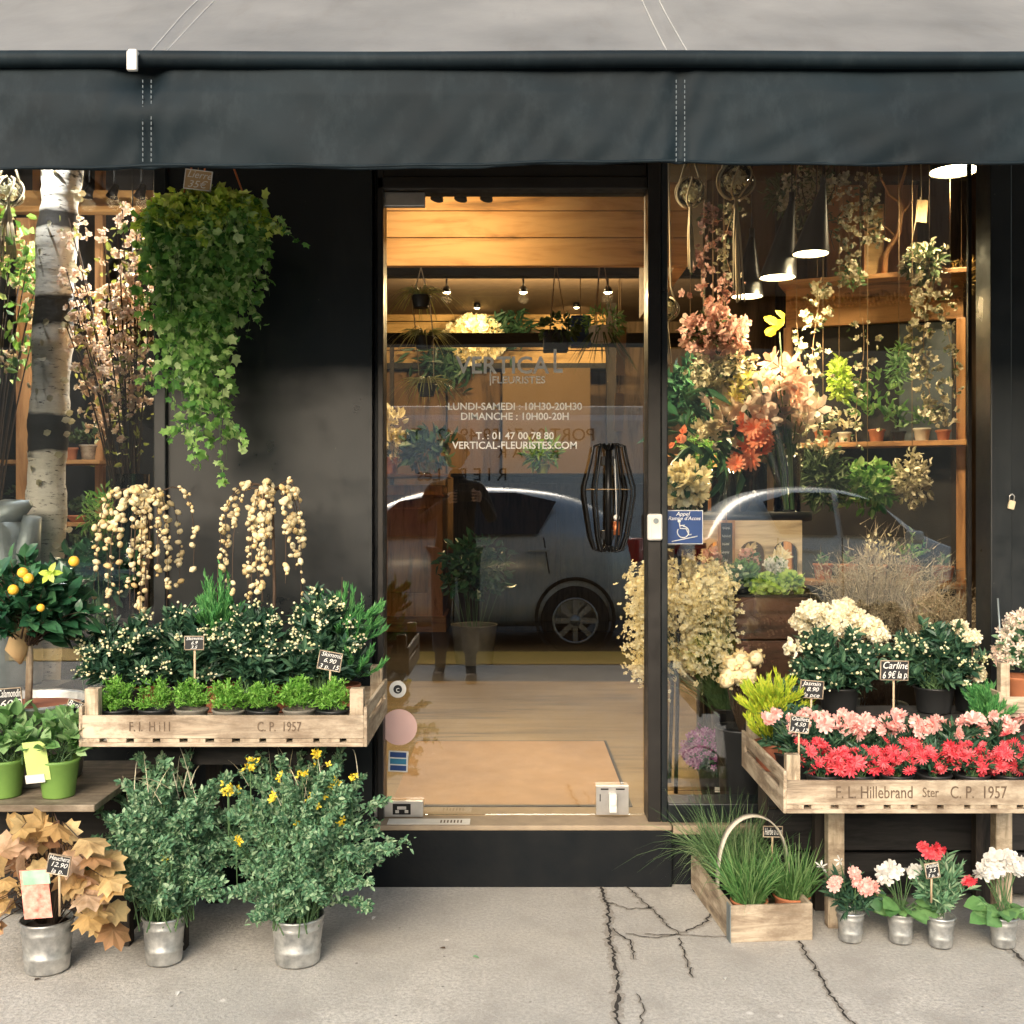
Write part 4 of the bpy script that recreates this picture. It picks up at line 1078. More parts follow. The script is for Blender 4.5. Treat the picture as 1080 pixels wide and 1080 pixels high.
# ================================================================ LEFT: low shelf with green pots
zl = at(0, 848, -.78)[2]
sh = thing('fruit_crate', 'weathered wooden crate standing on end as a low shelf at the far left', 'crate', (-1.38, -.55, 0))
x1 = at(101, 0, -.78)[0]
MB().bx(-1.75, x1, -.79, -.30, zl - .018, zl).build('top', M['oldtop'], sh, world=True, bevel=.002)
MB().bx(x1 - .03, x1, -.53, -.49, 0, zl - .0185).bx(x1 - .03, x1, -.34, -.30, 0, zl - .0185).build('post', M['darkwood'], sh, world=True, bevel=.002, each=True)
k = MB()
for i in range(3): k.bx(x1 - .012, x1 - .002, -.489, -.341, .03 + i * .13, .13 + i * .13)
k.build('side_slats', M['darkwoodx'], sh, world=True)
MB().bx(-1.75, x1 - .03, -.32, -.31, .02, zl - .02).build('back', M['darkwoodx'], sh, world=True)
for i, (px, lab) in enumerate([(5, 'lime green pot of pale leafy herbs cut by the left edge'), (62, 'lime green pot of pale leafy herbs next to the flower crate')]):
    Y = -.70; x = at(px, 0, Y)[0]; t = thing('herb_pot', lab, 'pot plant', (x, Y, zl), 'lime green herb pots')
    pot_mb(.040, .052, .10, rim=.005).build('pot', M['potgreen'], t)
    P0, P1, P2 = crown(26, (0, 0, .09), (0, 0, .15), (.095, .09, .085), zmin=-.35, base_r=.02)
    k = MB(); leaves_on(k, P0, P1, P2, 11, WIDE, .038, tmin=.4, along=.5, jit=.6, up=.3, upn=.8); k.build('foliage', G['basil'], t)
    k = MB(); stems(k, P0, P1, P2, .0018, 4, 5); k.build('stem', G['stem'], t)
    MB().box((-.035, -.055, .105), (.060, .002, .105), (.12, -.1, 0)).build('care_card', M['lime'], t)
    MB().box((-.040, -.052, .058), (.050, .002, .022), (.12, -.1, 0)).build('card_strip', M['paper'], t)
sign(10, 737, -.60, 26, 22, ['Calamondin', '60\u20ac'], 'price sign reading 60 euros in front of the zinc tub at the left edge', roll=.08, stick=45)
sign(80, 748, -.62, 20, 17, ['Basilic', '6'], 'strongly tilted price sign leaning beside the left end of the flower crate', roll=-.35, stick=50)
# citrus standard in a zinc tub
Y = -.50; x = at(30, 0, Y)[0]
t = thing('citrus_tree', 'small clipped citrus tree with orange fruit in a round zinc tub', 'citrus tree', (x, Y, zl))
zr_ = at(0, 737, Y)[2] - zl
pot_mb(.14, .165, zr_, rim=.006, seg=40).build('tub', M['zinc'], t)
MB().lathe([(.0005, zr_ - .02), (.155, zr_ - .024)], seg=30).build('soil', M['terrad'], t)
k = MB().tube([(0, 0, zr_ - .03), (.004, 0, zr_ + .12), (0, 0, zr_ + .22)], [.011, .010, .009], 8); k.build('trunk', M['cratez'], t)
zk = at(0, 635, Y)[2] - zl
P0, P1, P2 = crown(85, (0, 0, zk - .12), (0, 0, zk), (.17, .15, .135), zmin=-.75, base_r=.01)
k = MB(); leaves_on(k, P0, P1, P2, 11, WIDE, .050, tmin=.35, along=.6, jit=.55, up=.1, upn=.75); k.build('crown', G['citrus'], t)
k = MB(); stems(k, P0, P1, P2, .0028, 4, 5); k.build('branch', G['bark'], t)
k = MB()
for a_, b_ in ((14, 622), (24, 604), (30, 610), (43, 641), (78, 592)):
    q = at(a_, b_, Y - .14) - np.array([x, Y, zl]); k.ball(q, .0145 if b_ != 641 else .011, 10, 8)
k.build('fruit', G['orange'], t, each=True)
k = MB(); q = at(53, 605, Y - .15) - np.array([x, Y, zl])
k.inst(OVAL, np.tile(q, (6, 1)), np.array([(-1,0,.1),(1,0,.1),(.4,-.1,.9),(-.3,-.4,-.5),(.3,-.4,-.4),(0,-.8,.3)], float), np.array([(0,-1,.4)]*6), .034); k.build('young_leaves', G['ivytop'], t)
k = MB().tube([(-.02, -.006, zr_ + .1), (-.028, -.01, zr_+.14), (-.014, -.006, zr_ + .2), (-.004, -.004, zr_+.22)], [.004, .032, .026, .012], 10); k.build('wrap', M['kraft'], t)
# ================================================================ LEFT: buckets on the pavement
def bucket_shrub(px, Y, r1, h, label, rx, rz, zc_, seed, flowers, M_=120):
    global rng
    x = at(px, 0, Y)[0]; t = thing('bucket_shrub', label, 'shrub', (x, Y, .004), 'tall blue green shrubs in zinc buckets')
    zinc(t, r1 * .84, r1, h); soil(t, r1 * .95, h - .02)
    P0, P1, P2 = crown(M_, (0, 0, h - .02), (0, 0, zc_), (rx, rx * .8, rz), zmin=-.78, base_r=.03, lift=.7, inner=.4)
    k = MB()
    t_ = .15 + .85 * rng.random((len(P0), 23)) ** .7
    P = bez(P0, P1, P2, t_).reshape(-1, 3); T = nrm(bezt(P0, P1, P2, t_).reshape(-1, 3))
    # small rosettes of leaflets along each stem
    for q in range(9):
        D = nrm(T * .5 + rnd(len(P), .7) + [0, 0, .25]); k.inst(T_oval(.5, .1, .1), P + rnd(len(P), .006), D, nrm(rnd(len(P), .5) + [0, -.3, 1]), .0150 * (.5 + .9 * rng.random(len(P))))
    k.build('foliage', G['sage'], t)
    k = MB(); stems(k, P0, P1, P2, .0022, 3, 6); k.build('stem', G['stem'], t)
    k = MB(); k2 = MB()
    for (a_, b_, n_, sp) in flowers:
        q = at(a_, b_, Y - rx * .35) - np.array([x, Y, .004])
        k.inst(T_flower(4, .5, .7), q + rnd(n_, .009 * sp), rnd(n_), nrm(rnd(n_) + [0, -1, .4]), .0095)
        k2.tube([q, q + [0, .01, -.12], (q[0] * .5, 0, h + .1)], [.001, .0016, .002], 4)
    if flowers: k.build('flowers', G['yellow'], t); k2.build('flower_stalk', G['stem'], t)
    # pale pods and thin bare shoots standing out of the top
    k = MB(); n_ = 22
    ang = rng.random(n_) * 2 * PI; b0 = np.stack([np.cos(ang) * rx * .6 * rng.random(n_), np.sin(ang) * rx * .4, zc_ + rz * (.3 + .4 * rng.random(n_))], -1)
    blades(k, b0, rnd(n_, .35) + [0, 0, 1], .10 + .08 * rng.random(n_), .0022, .5 * rng.random(n_)); k.build('pods', G['dried'], t)
    return t
bucket_shrub(173, -.63, .056, .125, 'tall bushy blue green shrub in a zinc bucket, the one with few flowers', .215, .22, .35, 1, [(172, 905, 3, .6)], 130)
bucket_shrub(314, -.63, .070, .125, 'tall bushy blue green shrub with yellow flowers in a zinc bucket nearest the door', .275, .25, .33, 2,
    [(240, 835, 9, 1.2), (241, 828, 5, 1), (264, 810, 12, 1.3), (249, 886, 5, .8), (298, 822, 4, .8), (319, 814, 5, .8), (335, 842, 10, 1.2), (335, 797, 9, 1.2), (290, 840, 5, 1), (361, 868, 4, .6), (353, 824, 4, .7), (371, 822, 3, .6), (313, 868, 3, .6)], 150)
Y = -.68; x = at(50, 0, Y)[0]
t = thing('bucket_plant', 'amber leaved plant in a zinc bucket at the bottom left corner', 'pot plant', (x, Y, .004))
zinc(t, .056, .067, .135); soil(t, .06, .115)
k = MB(); ks = MB()
pts = []
for _ in range(400):
    th_ = rng.uniform(-.3, PI + .3); rr_ = (.45 + .6 * rng.random() ** .6); a_, b_ = 46 + 66 * rr_ * math.cos(th_), 955 - 86 * rr_ * math.sin(th_) * (1 if math.sin(th_) > 0 else .9)
    if 18 < a_ < 76 and b_ > 915: continue
    if any((a_ - p_[0]) ** 2 + (b_ - p_[1]) ** 2 < 85 for p_ in pts): continue
    pts.append((a_, b_))
for (a_, b_) in pts:
    yy = Y - .05 - .12 * rng.random(); q = at(a_, b_, yy) - np.array([x, Y, .004]); o_ = np.array([q[0], q[1] - .02, q[2] - .16])
    s_ = .058 + .034 * rng.random(); rr = nrm(o_)
    d = nrm(rr * [1, .6, .7] + [0, -.1, -.45] + rnd(1, .35)[0])
    k.inst(MAPLE, q[None], d, nrm(np.array([rr[0] * .5, -.7, .8]) + rnd(1, .38)[0]), s_)
    ks.tube([(q[0]*.1, 0, .11), (q[0]*.5, q[1]*.5, max(q[2], .16) + .02), q], [.002, .0018, .0014], 4)
q = np.random.default_rng(3).normal(size=(26, 3)) * [.09, .05, .05] + [0, .03, .26]
k.inst(MAPLE, q, rnd(26) + [0, -.4, -.3], rnd(26, .4) + [0, -.5, 1], .07)
k.build('foliage', G['heu'], t, sub=0); ks.build('stem', G['bark'], t)
c = at(38, 943, Y - .20) - np.array([x, Y, .004])
MB().box(c, (.070, .002, .125), (.08, -.07, 0)).build('care_card', M['pinkcard'], t)
k = MB().box(c + [.003, -.0065, .044], (.068, .0016, .036), (.08, -.07, 0)); k.build('card_header', M['limec'], t)
sign(62, 912, -.92, 23, 20, ['Heuchera', '12.90', 'la p.'], 'white bordered price sign standing above the amber leaves', roll=-.18, stick=55)

# ================================================================ HANGING IVY
Y = -.34; c = at(222, 232, Y)
t = thing('hanging_ivy', 'long trailing ivy in a hanging basket before the black panel', 'hanging plant', (c[0], Y, c[2]))
k = MB().lathe([(.001, -.10), (.06, -.10), (.10, -.05), (.13, 0), (.125, .005), (.115, 0), (.05, -.09)], seg=28); k.build('basket', M['kraft'], t)
k = MB()
for a_ in (0, 2.1, 4.2): k.tube([(.125 * math.cos(a_), .125 * math.sin(a_), 0), (0, .0, .35)], .003, 5)
k.tube([(0, 0, .35), (0, 0, 1.05 - .35 + .0)], .003, 5); k.build('hanging_cord', M['copper'], t)
n = 200; a = rng.random(n) * 2 * PI
P0 = np.stack([.10 * np.cos(a), .10 * np.sin(a), .0 + 0 * a], -1)
wL = pw(62, Y)
depth = np.where(np.cos(a) > .5, .26, np.where(np.cos(a) < -.2, .55, .64)) * (.25 + .75 * rng.random(n) ** .7)
bx_ = np.clip(rng.normal(-.02, .075, n), -.17, .13)
P2 = np.stack([bx_ * .9 + .02 * np.cos(a), .13 * np.sin(a), -depth - .10 * (np.abs(bx_) < .08)], -1)
P1 = np.stack([np.clip(1.9 * .10 * np.cos(a) + bx_ * .5, -.2, .2), .2 * np.sin(a), .05 + .05 * rng.random(n)], -1)
k = MB(); leaves_on(k, P0, P1, P2, 26, IVY, .031, tmin=.12, along=.3, jit=.6, up=-.1, upn=.2, spread=.006)
leaves_on(k, P0, P1, P2, 6, IVY, .026, tmin=.1, along=.3, jit=.6, up=-.1, upn=.2, spread=.008)
k.build('foliage', G['ivy'], t)
k = MB(); leaves_on(k, P0, P1 * 1.06, P2 * 1.06, 15, IVY, .029, tmin=.10, tmax=.40, along=.3, jit=.6, up=0, upn=.3, spread=.012); k.build('lit_foliage', G['ivytop'], t)  # paler upper leaves carry a lamp's glow in their colour
# two longer tails and some side shoots
tails = [((-.03, -.05, -.55), (-.05, -.08, -.7), (-.015, -.05, -.74)), ((.05, -.05, -.5), (.045, -.1, -.68), (.055, -.05, -.80)), ((.03,-.05,-.55),(.09,-.05,-.62),(.12, -.04, -.68)), ((-.02,-.06,-.6),(-.09,-.05,-.62),(-.12,-.04,-.66)),
         ((.1, -.03, .0), (.2, -.05, .02), (.27, -.05, -.08)), ((.1, -.06, -.05), (.18, -.07, -.1), (.19, -.06, -.24)), ((.08, -.06, -.2), (.14, -.07, -.22), (.165, -.06, -.33)), ((-.1,-.03,0),(-.18,-.05,.03),(-.25,-.05,-.05)), ((-.1,-.03,0),(-.16,-.05,.02),(-.20,-.05,-.10))]
A_, B_, C_ = [np.array([q[i] for q in tails], float) for i in range(3)]
for q in range(len(A_)):
    k = MB(); leaves_on(k, A_[q:q+1], B_[q:q+1], C_[q:q+1], 22, IVY, .026, tmin=.0, along=.3, jit=.6, up=0, upn=.2, spread=.007); k.build('tail', G['ivy'], t)
k = MB(); stems(k, np.vstack([A_, P0[:60]]), np.vstack([B_, P1[:60]]), np.vstack([C_, P2[:60]]), .0015, 3, 8); k.build('stem', G['stem'], t)
n = 90; a = rng.random(n) * 2 * PI; rr = .19 * np.sqrt(rng.random(n))
P0 = np.stack([.03 * np.cos(a), .03 * np.sin(a), 0 * a], -1); P2 = np.stack([rr * 1.1 * np.cos(a), rr * .9 * np.sin(a), .02 + .06 * (1 - rr / .19) - .05 * (rr > .12)], -1); P1 = P2 * .6 + [0, 0, .06]
k = MB(); leaves_on(k, P0, P1, P2, 14, IVY, .028, tmin=.3, along=.5, jit=.7, up=.2, upn=.6); k.build('crown', G['ivytop'], t)  # crown tinted the same way, as if lit warmly
sign(209, 190, -.50, 28, 20, ['Lierre', '35\u20ac'], 'small brown framed price sign hanging above the ivy', roll=-.12, stick=0, light=True)
c = at(209, 190, -.50); k = MB().tube([(0, 0, pw(9, -.5)), (.02, 0, .45)], .0015, 4)
o = [q for q in C.objects if q.get('label', '').startswith('small brown framed')][0]; k.build('string', M['rope'], o)

# ================================================================ RIGHT: crate on its stand, with the bench behind
xa2, xb2 = at(829, 0, Yf)[0], at(829, 0, Yf)[0] + (xb - xa)
zc2 = at(0, 857, Yf)[2]
flower_crate('flower_crate', 'stamped wooden flower crate right of the door, filled with red and pink flowers', xa2, xb2, Yf, -.24, zc2, .086, .150,
    [('F. L. Hillebrand', .046, lerp(xa2, xb2, .31)), ('Ster', .036, lerp(xa2, xb2, .51)), ('C. P.  1957', .046, lerp(xa2, xb2, .68))], None)
st = thing('display_stand', 'pale wooden trestle carrying the right flower crate', 'stand', ((xa2+xb2)/2, -.5, 0))
for px in (880, 1056):
    x = at(px, 0, -.38)[0]
    MB().bx(x - .024, x + .024, -.40, -.36, 0, zc2 - .003).build('leg', M['cratez'], st, world=True, bevel=.002)
    MB().bx(x - .024, x + .024, -.26, -.225, 0, zc2 - .003).build('leg', M['darkwood'], st, world=True, bevel=.002)
MB().bx(xa2 + .09, xb2, -.355, -.325, zc2 - .05, zc2 - .004).build('rail', M['darkwoodx'], st, world=True, each=True)
bn = thing('bench', 'low black slatted bench behind the right flower crate', 'bench', (1.25, -.12, 0))
MB().bx(.80, 2.0, -.20, -.05, .57, .59).build('top', M['darkwoodx'], bn, world=True)
k = MB()
for i in range(4): k.bx(.80, 2.0, -.195, -.18, .03 + i * .135, .03 + i * .135 + .125)
k.build('front_slats', M['darkwoodx'], bn, world=True, bevel=.002)
MB().bx(.80, .83, -.175, -.05, 0, .568).bx(1.97, 2.0, -.175, -.05, 0, .568).build('side_panel', M['darkwood'], bn, world=True, each=True)

def cut_flowers(t, tips, base, tpl, size, mats, stemr=.0013, name='flower', face=(0, -.5, 1), cl=1, csp=.0, jitter=.35):
    k = MB(); ks = MB()
    tips = np.asarray(tips, float)
    for q in tips:
        k = MB()
        P = q + (rnd(cl, csp) if cl > 1 else 0)
        P = np.atleast_2d(P)
        k.inst(tpl, P, rnd(len(P)), nrm(np.array(face, float) + rnd(len(P), jitter)), size * (.5 + .85 * rng.random(len(P))))
        k.build(name, mats, t)
        if stemr:
            b_ = np.array(base) + rnd(1, .008)[0] * [1, 1, 0]
            ks.tube([b_, (b_ + q) / 2 + [0, 0, .01], q], stemr, 4, cap=False)
    if stemr: ks.build('flower_stem', G['stem'], t)
CARN = T_flower(9, .35, .55, 7, .9, .08)
DAIS = T_flower(14, .18, .22, 9, .7)
RAG1 = T_flower(11, .3, .3, 8, .9, .10)
RAG2 = T_flower(9, .15, .36, 7, .6, .14)
zb2 = zc2 + .022
pos = ['at the left end of the front row', 'second of the front row from the left post', 'third of the front row from the left post', 'fourth of the front row, under the tall price sign', 'fifth of the front row', 'last of the front row, cut by the right edge']
for i, px in enumerate((868, 905, 945, 985, 1025, 1064)):
    Y = -.665; x = at(px, 0, Y)[0]
    t = thing('red_flower_pot', 'black pot of red starry flowers, ' + pos[i], 'pot plant', (x, Y, zb2), 'red flower pots in the front row of the right crate')
    pot_mb(.034, .044, .062).build('pot', M['potblk'], t)
    P0, P1, P2 = crown(22, (0, 0, .05), (0, 0, .085), (.055, .045, .045), zmin=-.2)
    k = MB(); leaves_on(k, P0, P1, P2, 12, LANCE, .028, tmin=.3); k.build('foliage', G['dark'], t)
    n = 19; tips = np.stack([rng.uniform(-.056, .056, n), rng.uniform(-.05, .02, n), .098 + rng.uniform(-.018, .035, n)], -1)
    cut_flowers(t, tips, (0, 0, .05), (RAG1, RAG2, DAIS, CARN)[i % 3], .0165, G['redfl'], face=(0, -.7, .8), cl=3, csp=.010, jitter=.6)
    k = MB()
pos = ['at the left end behind the small sign', 'second of the back row', 'third of the back row', 'fourth of the back row, before the tall price sign', 'fifth of the back row', 'last of the back row at the right edge']
for i, px in enumerate((846, 888, 928, 968, 1010, 1052)):
    Y = -.52; x = at(px, 0, Y)[0]
    t = thing('pink_flower_pot', 'pale pink carnation pot, ' + pos[i], 'pot plant', (x, Y, zb2), 'pink carnation pots in the back row of the right crate')
    pot_mb(.034, .044, .062).build('pot', M['potblk'], t)
    P0, P1, P2 = crown(40, (0, 0, .05), (0, 0, .10), (.065, .06, .07), zmin=-.2)
    k = MB(); leaves_on(k, P0, P1, P2, 16, LANCE, .034, tmin=.3, up=.5); k.build('foliage', G['dark'], t)
    n = 14 if i not in (4,) else 9; tips = np.stack([rng.uniform(-.06, .06, n), rng.uniform(-.06, .03, n), .165 + rng.uniform(-.022, .022, n)], -1)
    if i == 0: tips = np.vstack([tips, [(-.075, -.02, .20), (-.10, -.02, .175), (-.085, .0, .195)]])
    cut_flowers(t, tips, (0, 0, .05), CARN, .0195, G['pinkfl'], face=(0, -.8, .5), cl=2, csp=.004)
shrub('leafy_plant', 'dark leafy carnation plant without flowers at the left end of the right crate', 832, 0, -.40, .09, .11, .12, G['dark'], cat='pot plant', base=zb2, pot=(.035,.045,.06), size=.035, M_=60, n=20)
sign(856, 727, -.42, 24, 18, ['Jasmin', '8.90', 'la pce'], 'dark price sign half hidden behind the pink carnations', roll=-.08, stick=60, group=None)
sign(843, 764, -.68, 20, 17, ['Oeillets', '4.50', '3 p. 12'], 'small price sign just above the left corner post of the right crate', roll=-.1, stick=45)
sign(943, 707, -.45, 29, 20, ['Carline', '6 9\u20ac la p.'], 'largest price sign, on a tall stick in the middle of the right crate', roll=-.02, stick=75)
# behind the crate
conifer(815, -.36, zb2, .30, .085, 'golden yellow dwarf conifer at the left end of the right crate', G['gold'], n=1100, s=.03)
conifer(1043, -.30, zb2, .26, .06, 'small feathery green cypress near the right end of the right crate', n=500)
shrub('bud_shrub', 'dark shrub with yellow white buds behind the half hidden price sign', 885, 0, -.16, .15, .15, .12, G['dark'], base=.591, pot=(.05,.06,.08), n=32, M_=80, size=.034, buds=3, bud_s=.0042, group='budding shrubs on the black bench')
shrub('bud_shrub', 'dark shrub with yellow white buds behind the tallest price sign, right of the other', 985, 0, -.16, .15, .16, .12, G['dark'], base=.591, pot=(.05,.06,.08), n=32, M_=80, size=.034, buds=5, bud_s=.0042, group='budding shrubs on the black bench')
def heads(px_list, Y, R_, tpl, fs, mats, label, name, cat, base, stem_to, nfl=150, leaf=None):
    x0 = np.mean([at(p[0], p[1], Y)[0] for p in px_list]); t = thing(name, label, cat, (x0, Y, base))
    k = MB(); ks = MB()
    for (a_, b_) in px_list:
        q = at(a_, b_, Y + rng.normal() * .02) - np.array([x0, Y, base]); d = nrm(rnd(nfl)); rr = R_ * (.85 + .2 * rng.random())
        k = MB().inst(tpl, q + d * rr * [1, 1, .8], rnd(nfl), d, fs * (.8 + .4 * rng.random(nfl))); k.build('flower_head', mats, t)
        ks.tube([(0, 0, .06), (q[0]*.7, q[1], q[2]*.5), q], .0028, 5, cap=False)
    ks.build('stem', G['bark'], t)
    return t
h = heads([(846,655),(862,662),(870,648),(884,658),(900,650),(915,660),(878,668),(896,668),(855,645),(925,668),(890,642)], -.12, .035, T_flower(4, .1, .8), .013, G['cream'], 'cream hydrangea heads in the middle behind the right crate', 'hydrangea', 'hydrangea', .591, None)
pot_mb(.05, .06, .09).build('pot', M['potblk'], h)
h = heads([(1012,662),(1025,672),(1030,710)], -.14, .022, T_flower(5, .3, .6), .013, G['cream'], 'three cream roses at the right end behind the right crate', 'rose_plant', 'roses', .591, None, 60)
pot_mb(.04, .05, .08).build('pot', M['potblk'], h)
h = heads([(836,683)], -.16, .018, T_oval(.6), .026, G['cream'], 'single cream bloom above the golden conifer', 'cream_flower', 'flower', .591, None, 40)
pot_mb(.03, .04, .07).build('pot', M['potblk'], h)
# second crate at the right edge
Yc = -.30; xr = at(1055, 0, Yc)[0]; zr2 = at(0, 752, Yc)[2]
t = thing('wooden_crate', 'smaller slatted crate at the right edge above the red flowers', 'crate', (xr + .2, Yc, zr2))
k = MB()
MB().bx(xr, xr + .4, Yc - .01, Yc, zr2, zr2 + .05).build('front_board', M['crate'], t, world=True, bevel=.002)
MB().bx(xr - .01, xr, Yc - .01, Yc + .16, zr2, zr2 + .065).build('side_board', M['cratey'], t, world=True, bevel=.002)
MB().bx(xr + .002, xr + .03, Yc + .001, Yc + .03, zr2, zr2 + .15).bx(xr + .37, xr + .398, Yc + .001, Yc + .03, zr2, zr2 + .15).build('corner_post', M['cratez'], t, world=True, bevel=.002, each=True)
MB().bx(xr + .0, xr + .4, Yc, Yc + .15, zr2 - .012, zr2 - .001).build('slatted_base', M['crate'], t, world=True)
MB().bx(xr + .02, xr + .05, Yc + .02, Yc + .14, .592, zr2 - .013).bx(xr + .34, xr + .37, Yc + .02, Yc + .14, .592, zr2 - .013).build('foot', M['darkwood'], t, world=True, each=True)
x = at(1078, 0, -.22)[0]
t = thing('pink_shrub', 'pink and white flowering shrub in a terracotta pot at the right edge', 'shrub', (x, -.22, zr2))
pot_mb(.045, .062, .10).build('pot', M['terra'], t)
P0, P1, P2 = crown(60, (0, 0, .09), (0, 0, .19), (.085, .075, .10), zmin=-.6)
k = MB(); leaves_on(k, P0, P1, P2, 8, OVAL, .028, tmin=.3); k.build('foliage', G['sage'], t)
k = MB(); k.inst(T_flower(5, .6, .6), np.repeat(P2, 5, 0) + rnd(len(P2) * 5, .012), rnd(len(P2)*5), rnd(len(P2)*5) + [0,-1,.5], .013); k.build('flowers', G['blossom'], t)
k = MB().tube([(-.06, 0, .1), (-.075, 0, .34)], .003, 5).tube([(.03, 0, .1), (.02, 0, .36)], .003, 5); k.build('support_stick', M['zincd'], t, each=True)
# wall hook and padlock
c = at(1065, 528, -.012); t = thing('padlock', 'small brass padlock on a hook of the right black panel', 'padlock', c)
MB().box((0, -.012, -.014), (.022, .012, .03), (0, .25, 0)).build('lock_body', M['cord'], t, bevel=.004)
MB().tube([(-.007, -.012, 0), (-.006, -.012, .016), (.003, -.012, .022), (.01, -.012, .014), (.008, -.012, 0)], .002, 6).tube([(0,.012,.02),(0,-.014,.02)], .003, 6).build('shackle', M['chrome'], t)

# ================================================================ RIGHT: planter box with grass, little buckets
bxp = thing('planter_box', 'long wooden box with a curved handle, holding pots of grass, on the pavement', 'box', (.72, -.27, 0), rz=R(5))
W2, Dp, Hh = .115, .215, .105
for s_ in (-1, 1): MB().box((s_ * W2, 0, Hh / 2), (.010, Dp * 2, Hh)).build('side_board', M['cratey'], bxp, bevel=.002)
MB().box((0, -Dp - .005, Hh / 2), (W2 * 2 + .01, .010, Hh)).build('front_board', M['crate'], bxp, bevel=.002)
MB().box((0, Dp + .005, Hh / 2), (W2 * 2 + .01, .010, Hh)).build('back_board', M['crate'], bxp, bevel=.002)
MB().box((0, 0, .006), (W2 * 2 - .012, Dp * 2 - .002, .008)).build('base_board', M['crate'], bxp)
MB().box((-W2 - .006, -Dp + .005, Hh/2), (.003, .035, Hh+.002)).build('metal_strap', M['zincd'], bxp)
th_ = np.linspace(0, PI, 26); pts = np.stack([-W2 + .005 + (W2 * 2 - .01) * (1 - np.cos(th_)) / 2, np.full(26, -.05), .04 + .27 * np.sin(th_) ** .55], -1)
k = MB(); P = pts; T = nrm(np.gradient(P, axis=0)); Nn = np.cross(T, [0, 1, 0])
V = np.stack([P + [0, -.016, 0] + Nn * .002, P + [0, .016, 0] + Nn * .002, P + [0, .016, 0] - Nn * .002, P + [0, -.016, 0] - Nn * .002], 1).reshape(-1, 3)
f = [(4*i + j, 4*i + (j+1) % 4, 4*i + 4 + (j+1) % 4, 4*i + 4 + j) for i in range(25) for j in range(4)]
k.add(V, [np.array(f)], True); k.build('handle', M['potwhite'], bxp)
def grass_pot(px, Y, base, r, n, ln, label, mats, h=.075, w_=.004, sp=.9, pot=M['terra'], droop=.35):
    x = at(px, 0, Y)[0]; t = thing('grass_pot', label, 'grass pot', (x, Y, base), 'potted grasses by the right crate')
    pot_mb(r * .8, r, h).build('pot', pot, t); soil(t, r * .93, h - .012)
    a = rng.random(n) * 2 * PI; q = r * .85 * np.sqrt(rng.random(n)); b0 = np.stack([q * np.cos(a), q * np.sin(a), np.full(n, h - .012)], -1)
    d = np.stack([np.cos(a) * .3 * sp + rng.normal(size=n) * .25 * sp, np.sin(a) * .3 * sp + rng.normal(size=n) * .2, np.full(n, 1.0)], -1)
    k = MB(); blades(k, b0, d, ln * (.55 + .5 * rng.random(n)), w_, droop * rng.random(n) * 1.6, seg=6); k.build('grass_blades', mats, t); return t
grass_pot(790, -.40, .012, .052, 420, .21, 'pot of green grass at the front left of the planter box', G['grass'])
grass_pot(835, -.36, .012, .052, 360, .20, 'pot of green grass at the front right of the planter box', G['grass'])
grass_pot(785, -.22, .012, .050, 300, .23, 'pot of green grass behind the curved handle in the planter box', G['sedge'])
grass_pot(768, -.12, .004, .085, 800, .29, 'large tuft of fine grass standing behind the planter box', G['sedge'], h=.09, w_=.0025, sp=.95, pot=M['potblk'], droop=.6)
sign(815, 877, -.30, 20, 11, ['Herbe a chat'], 'small price sign just behind the handle of the planter box', roll=-.02, stick=40)
def mini(px, Y, label):
    x = at(px, 0, Y)[0]; t = thing('small_bucket', label, 'pot plant', (x, Y, .004), 'small zinc buckets of flowers under the right crate')
    zinc(t, .030, .038, .085); return t
t = mini(897, -.49, 'small zinc bucket with coral pink carnations, nearest the planter box')
P0, P1, P2 = crown(36, (0, 0, .07), (0, 0, .12), (.075, .05, .065), zmin=-.4); k = MB(); leaves_on(k, P0, P1, P2, 12, LANCE, .036, tmin=.3); k.build('foliage', G['dark'], t)
loc = np.array(t.location)
cut_flowers(t, [at(a_, b_, -.53) - loc for a_, b_ in ((881,931),(902,921),(903,928),(909,936),(916,934),(920,936),(884,929))], (0,0,.08), CARN, .018, G['pinkfl'], cl=3, csp=.005, face=(0,-1,.4))
cut_flowers(t, [at(a_, b_, -.50) - loc for a_, b_ in ((866,914),(868,918),(886,908))], (0,0,.08), T_flower(5,.5,.4), .016, G['whitefl'], name='pale_flower')
def cyclamen(px, Y, label, pts_, big):
    t = mini(px, Y, label); loc = np.array(t.location)
    n = 27; a = rng.random(n) * 2 * PI; P0 = np.tile([0, 0, .075], (n, 1)); rr = .075 * (.5 + .5 * rng.random(n))
    P2 = np.stack([rr * np.cos(a), rr * np.sin(a) * .8 - .01, .09 + .045 * rng.random(n)], -1); k = MB()
    k.inst(BROAD, P2 - nrm(P2 - P0) * .02, nrm(P2 - P0) * [1, 1, .3] + [0, 0, -.15], [0, -.6, .8] + rnd(n, .25), .046 * (.7 + .6 * rng.random(n)), smooth=True); k.build('foliage', G['cyc'], t)
    ks = MB(); stems(ks, P0, (P0+P2)/2, P2, .0015, 4, 4); ks.build('leaf_stem', G['stem'], t)
    cut_flowers(t, [at(a_, b_, Y - .02) - loc for a_, b_ in pts_], (0, 0, .08), T_flower(5, .35, .8, 4, .9), .0165 * big, G['whitefl'], cl=3, csp=.005, face=(0, -1, .5)); return t
cyclamen(950, -.50, 'small zinc bucket with white cyclamen and broad leaves, left of the red carnations', [(932,921),(938,916),(940,912),(943,920),(948,917),(958,918),(964,919),(969,917),(936,928),(928,926)], .95)
t = mini(992, -.53, 'small zinc bucket with narrow grey leaves and two red carnations on top'); loc = np.array(t.location)
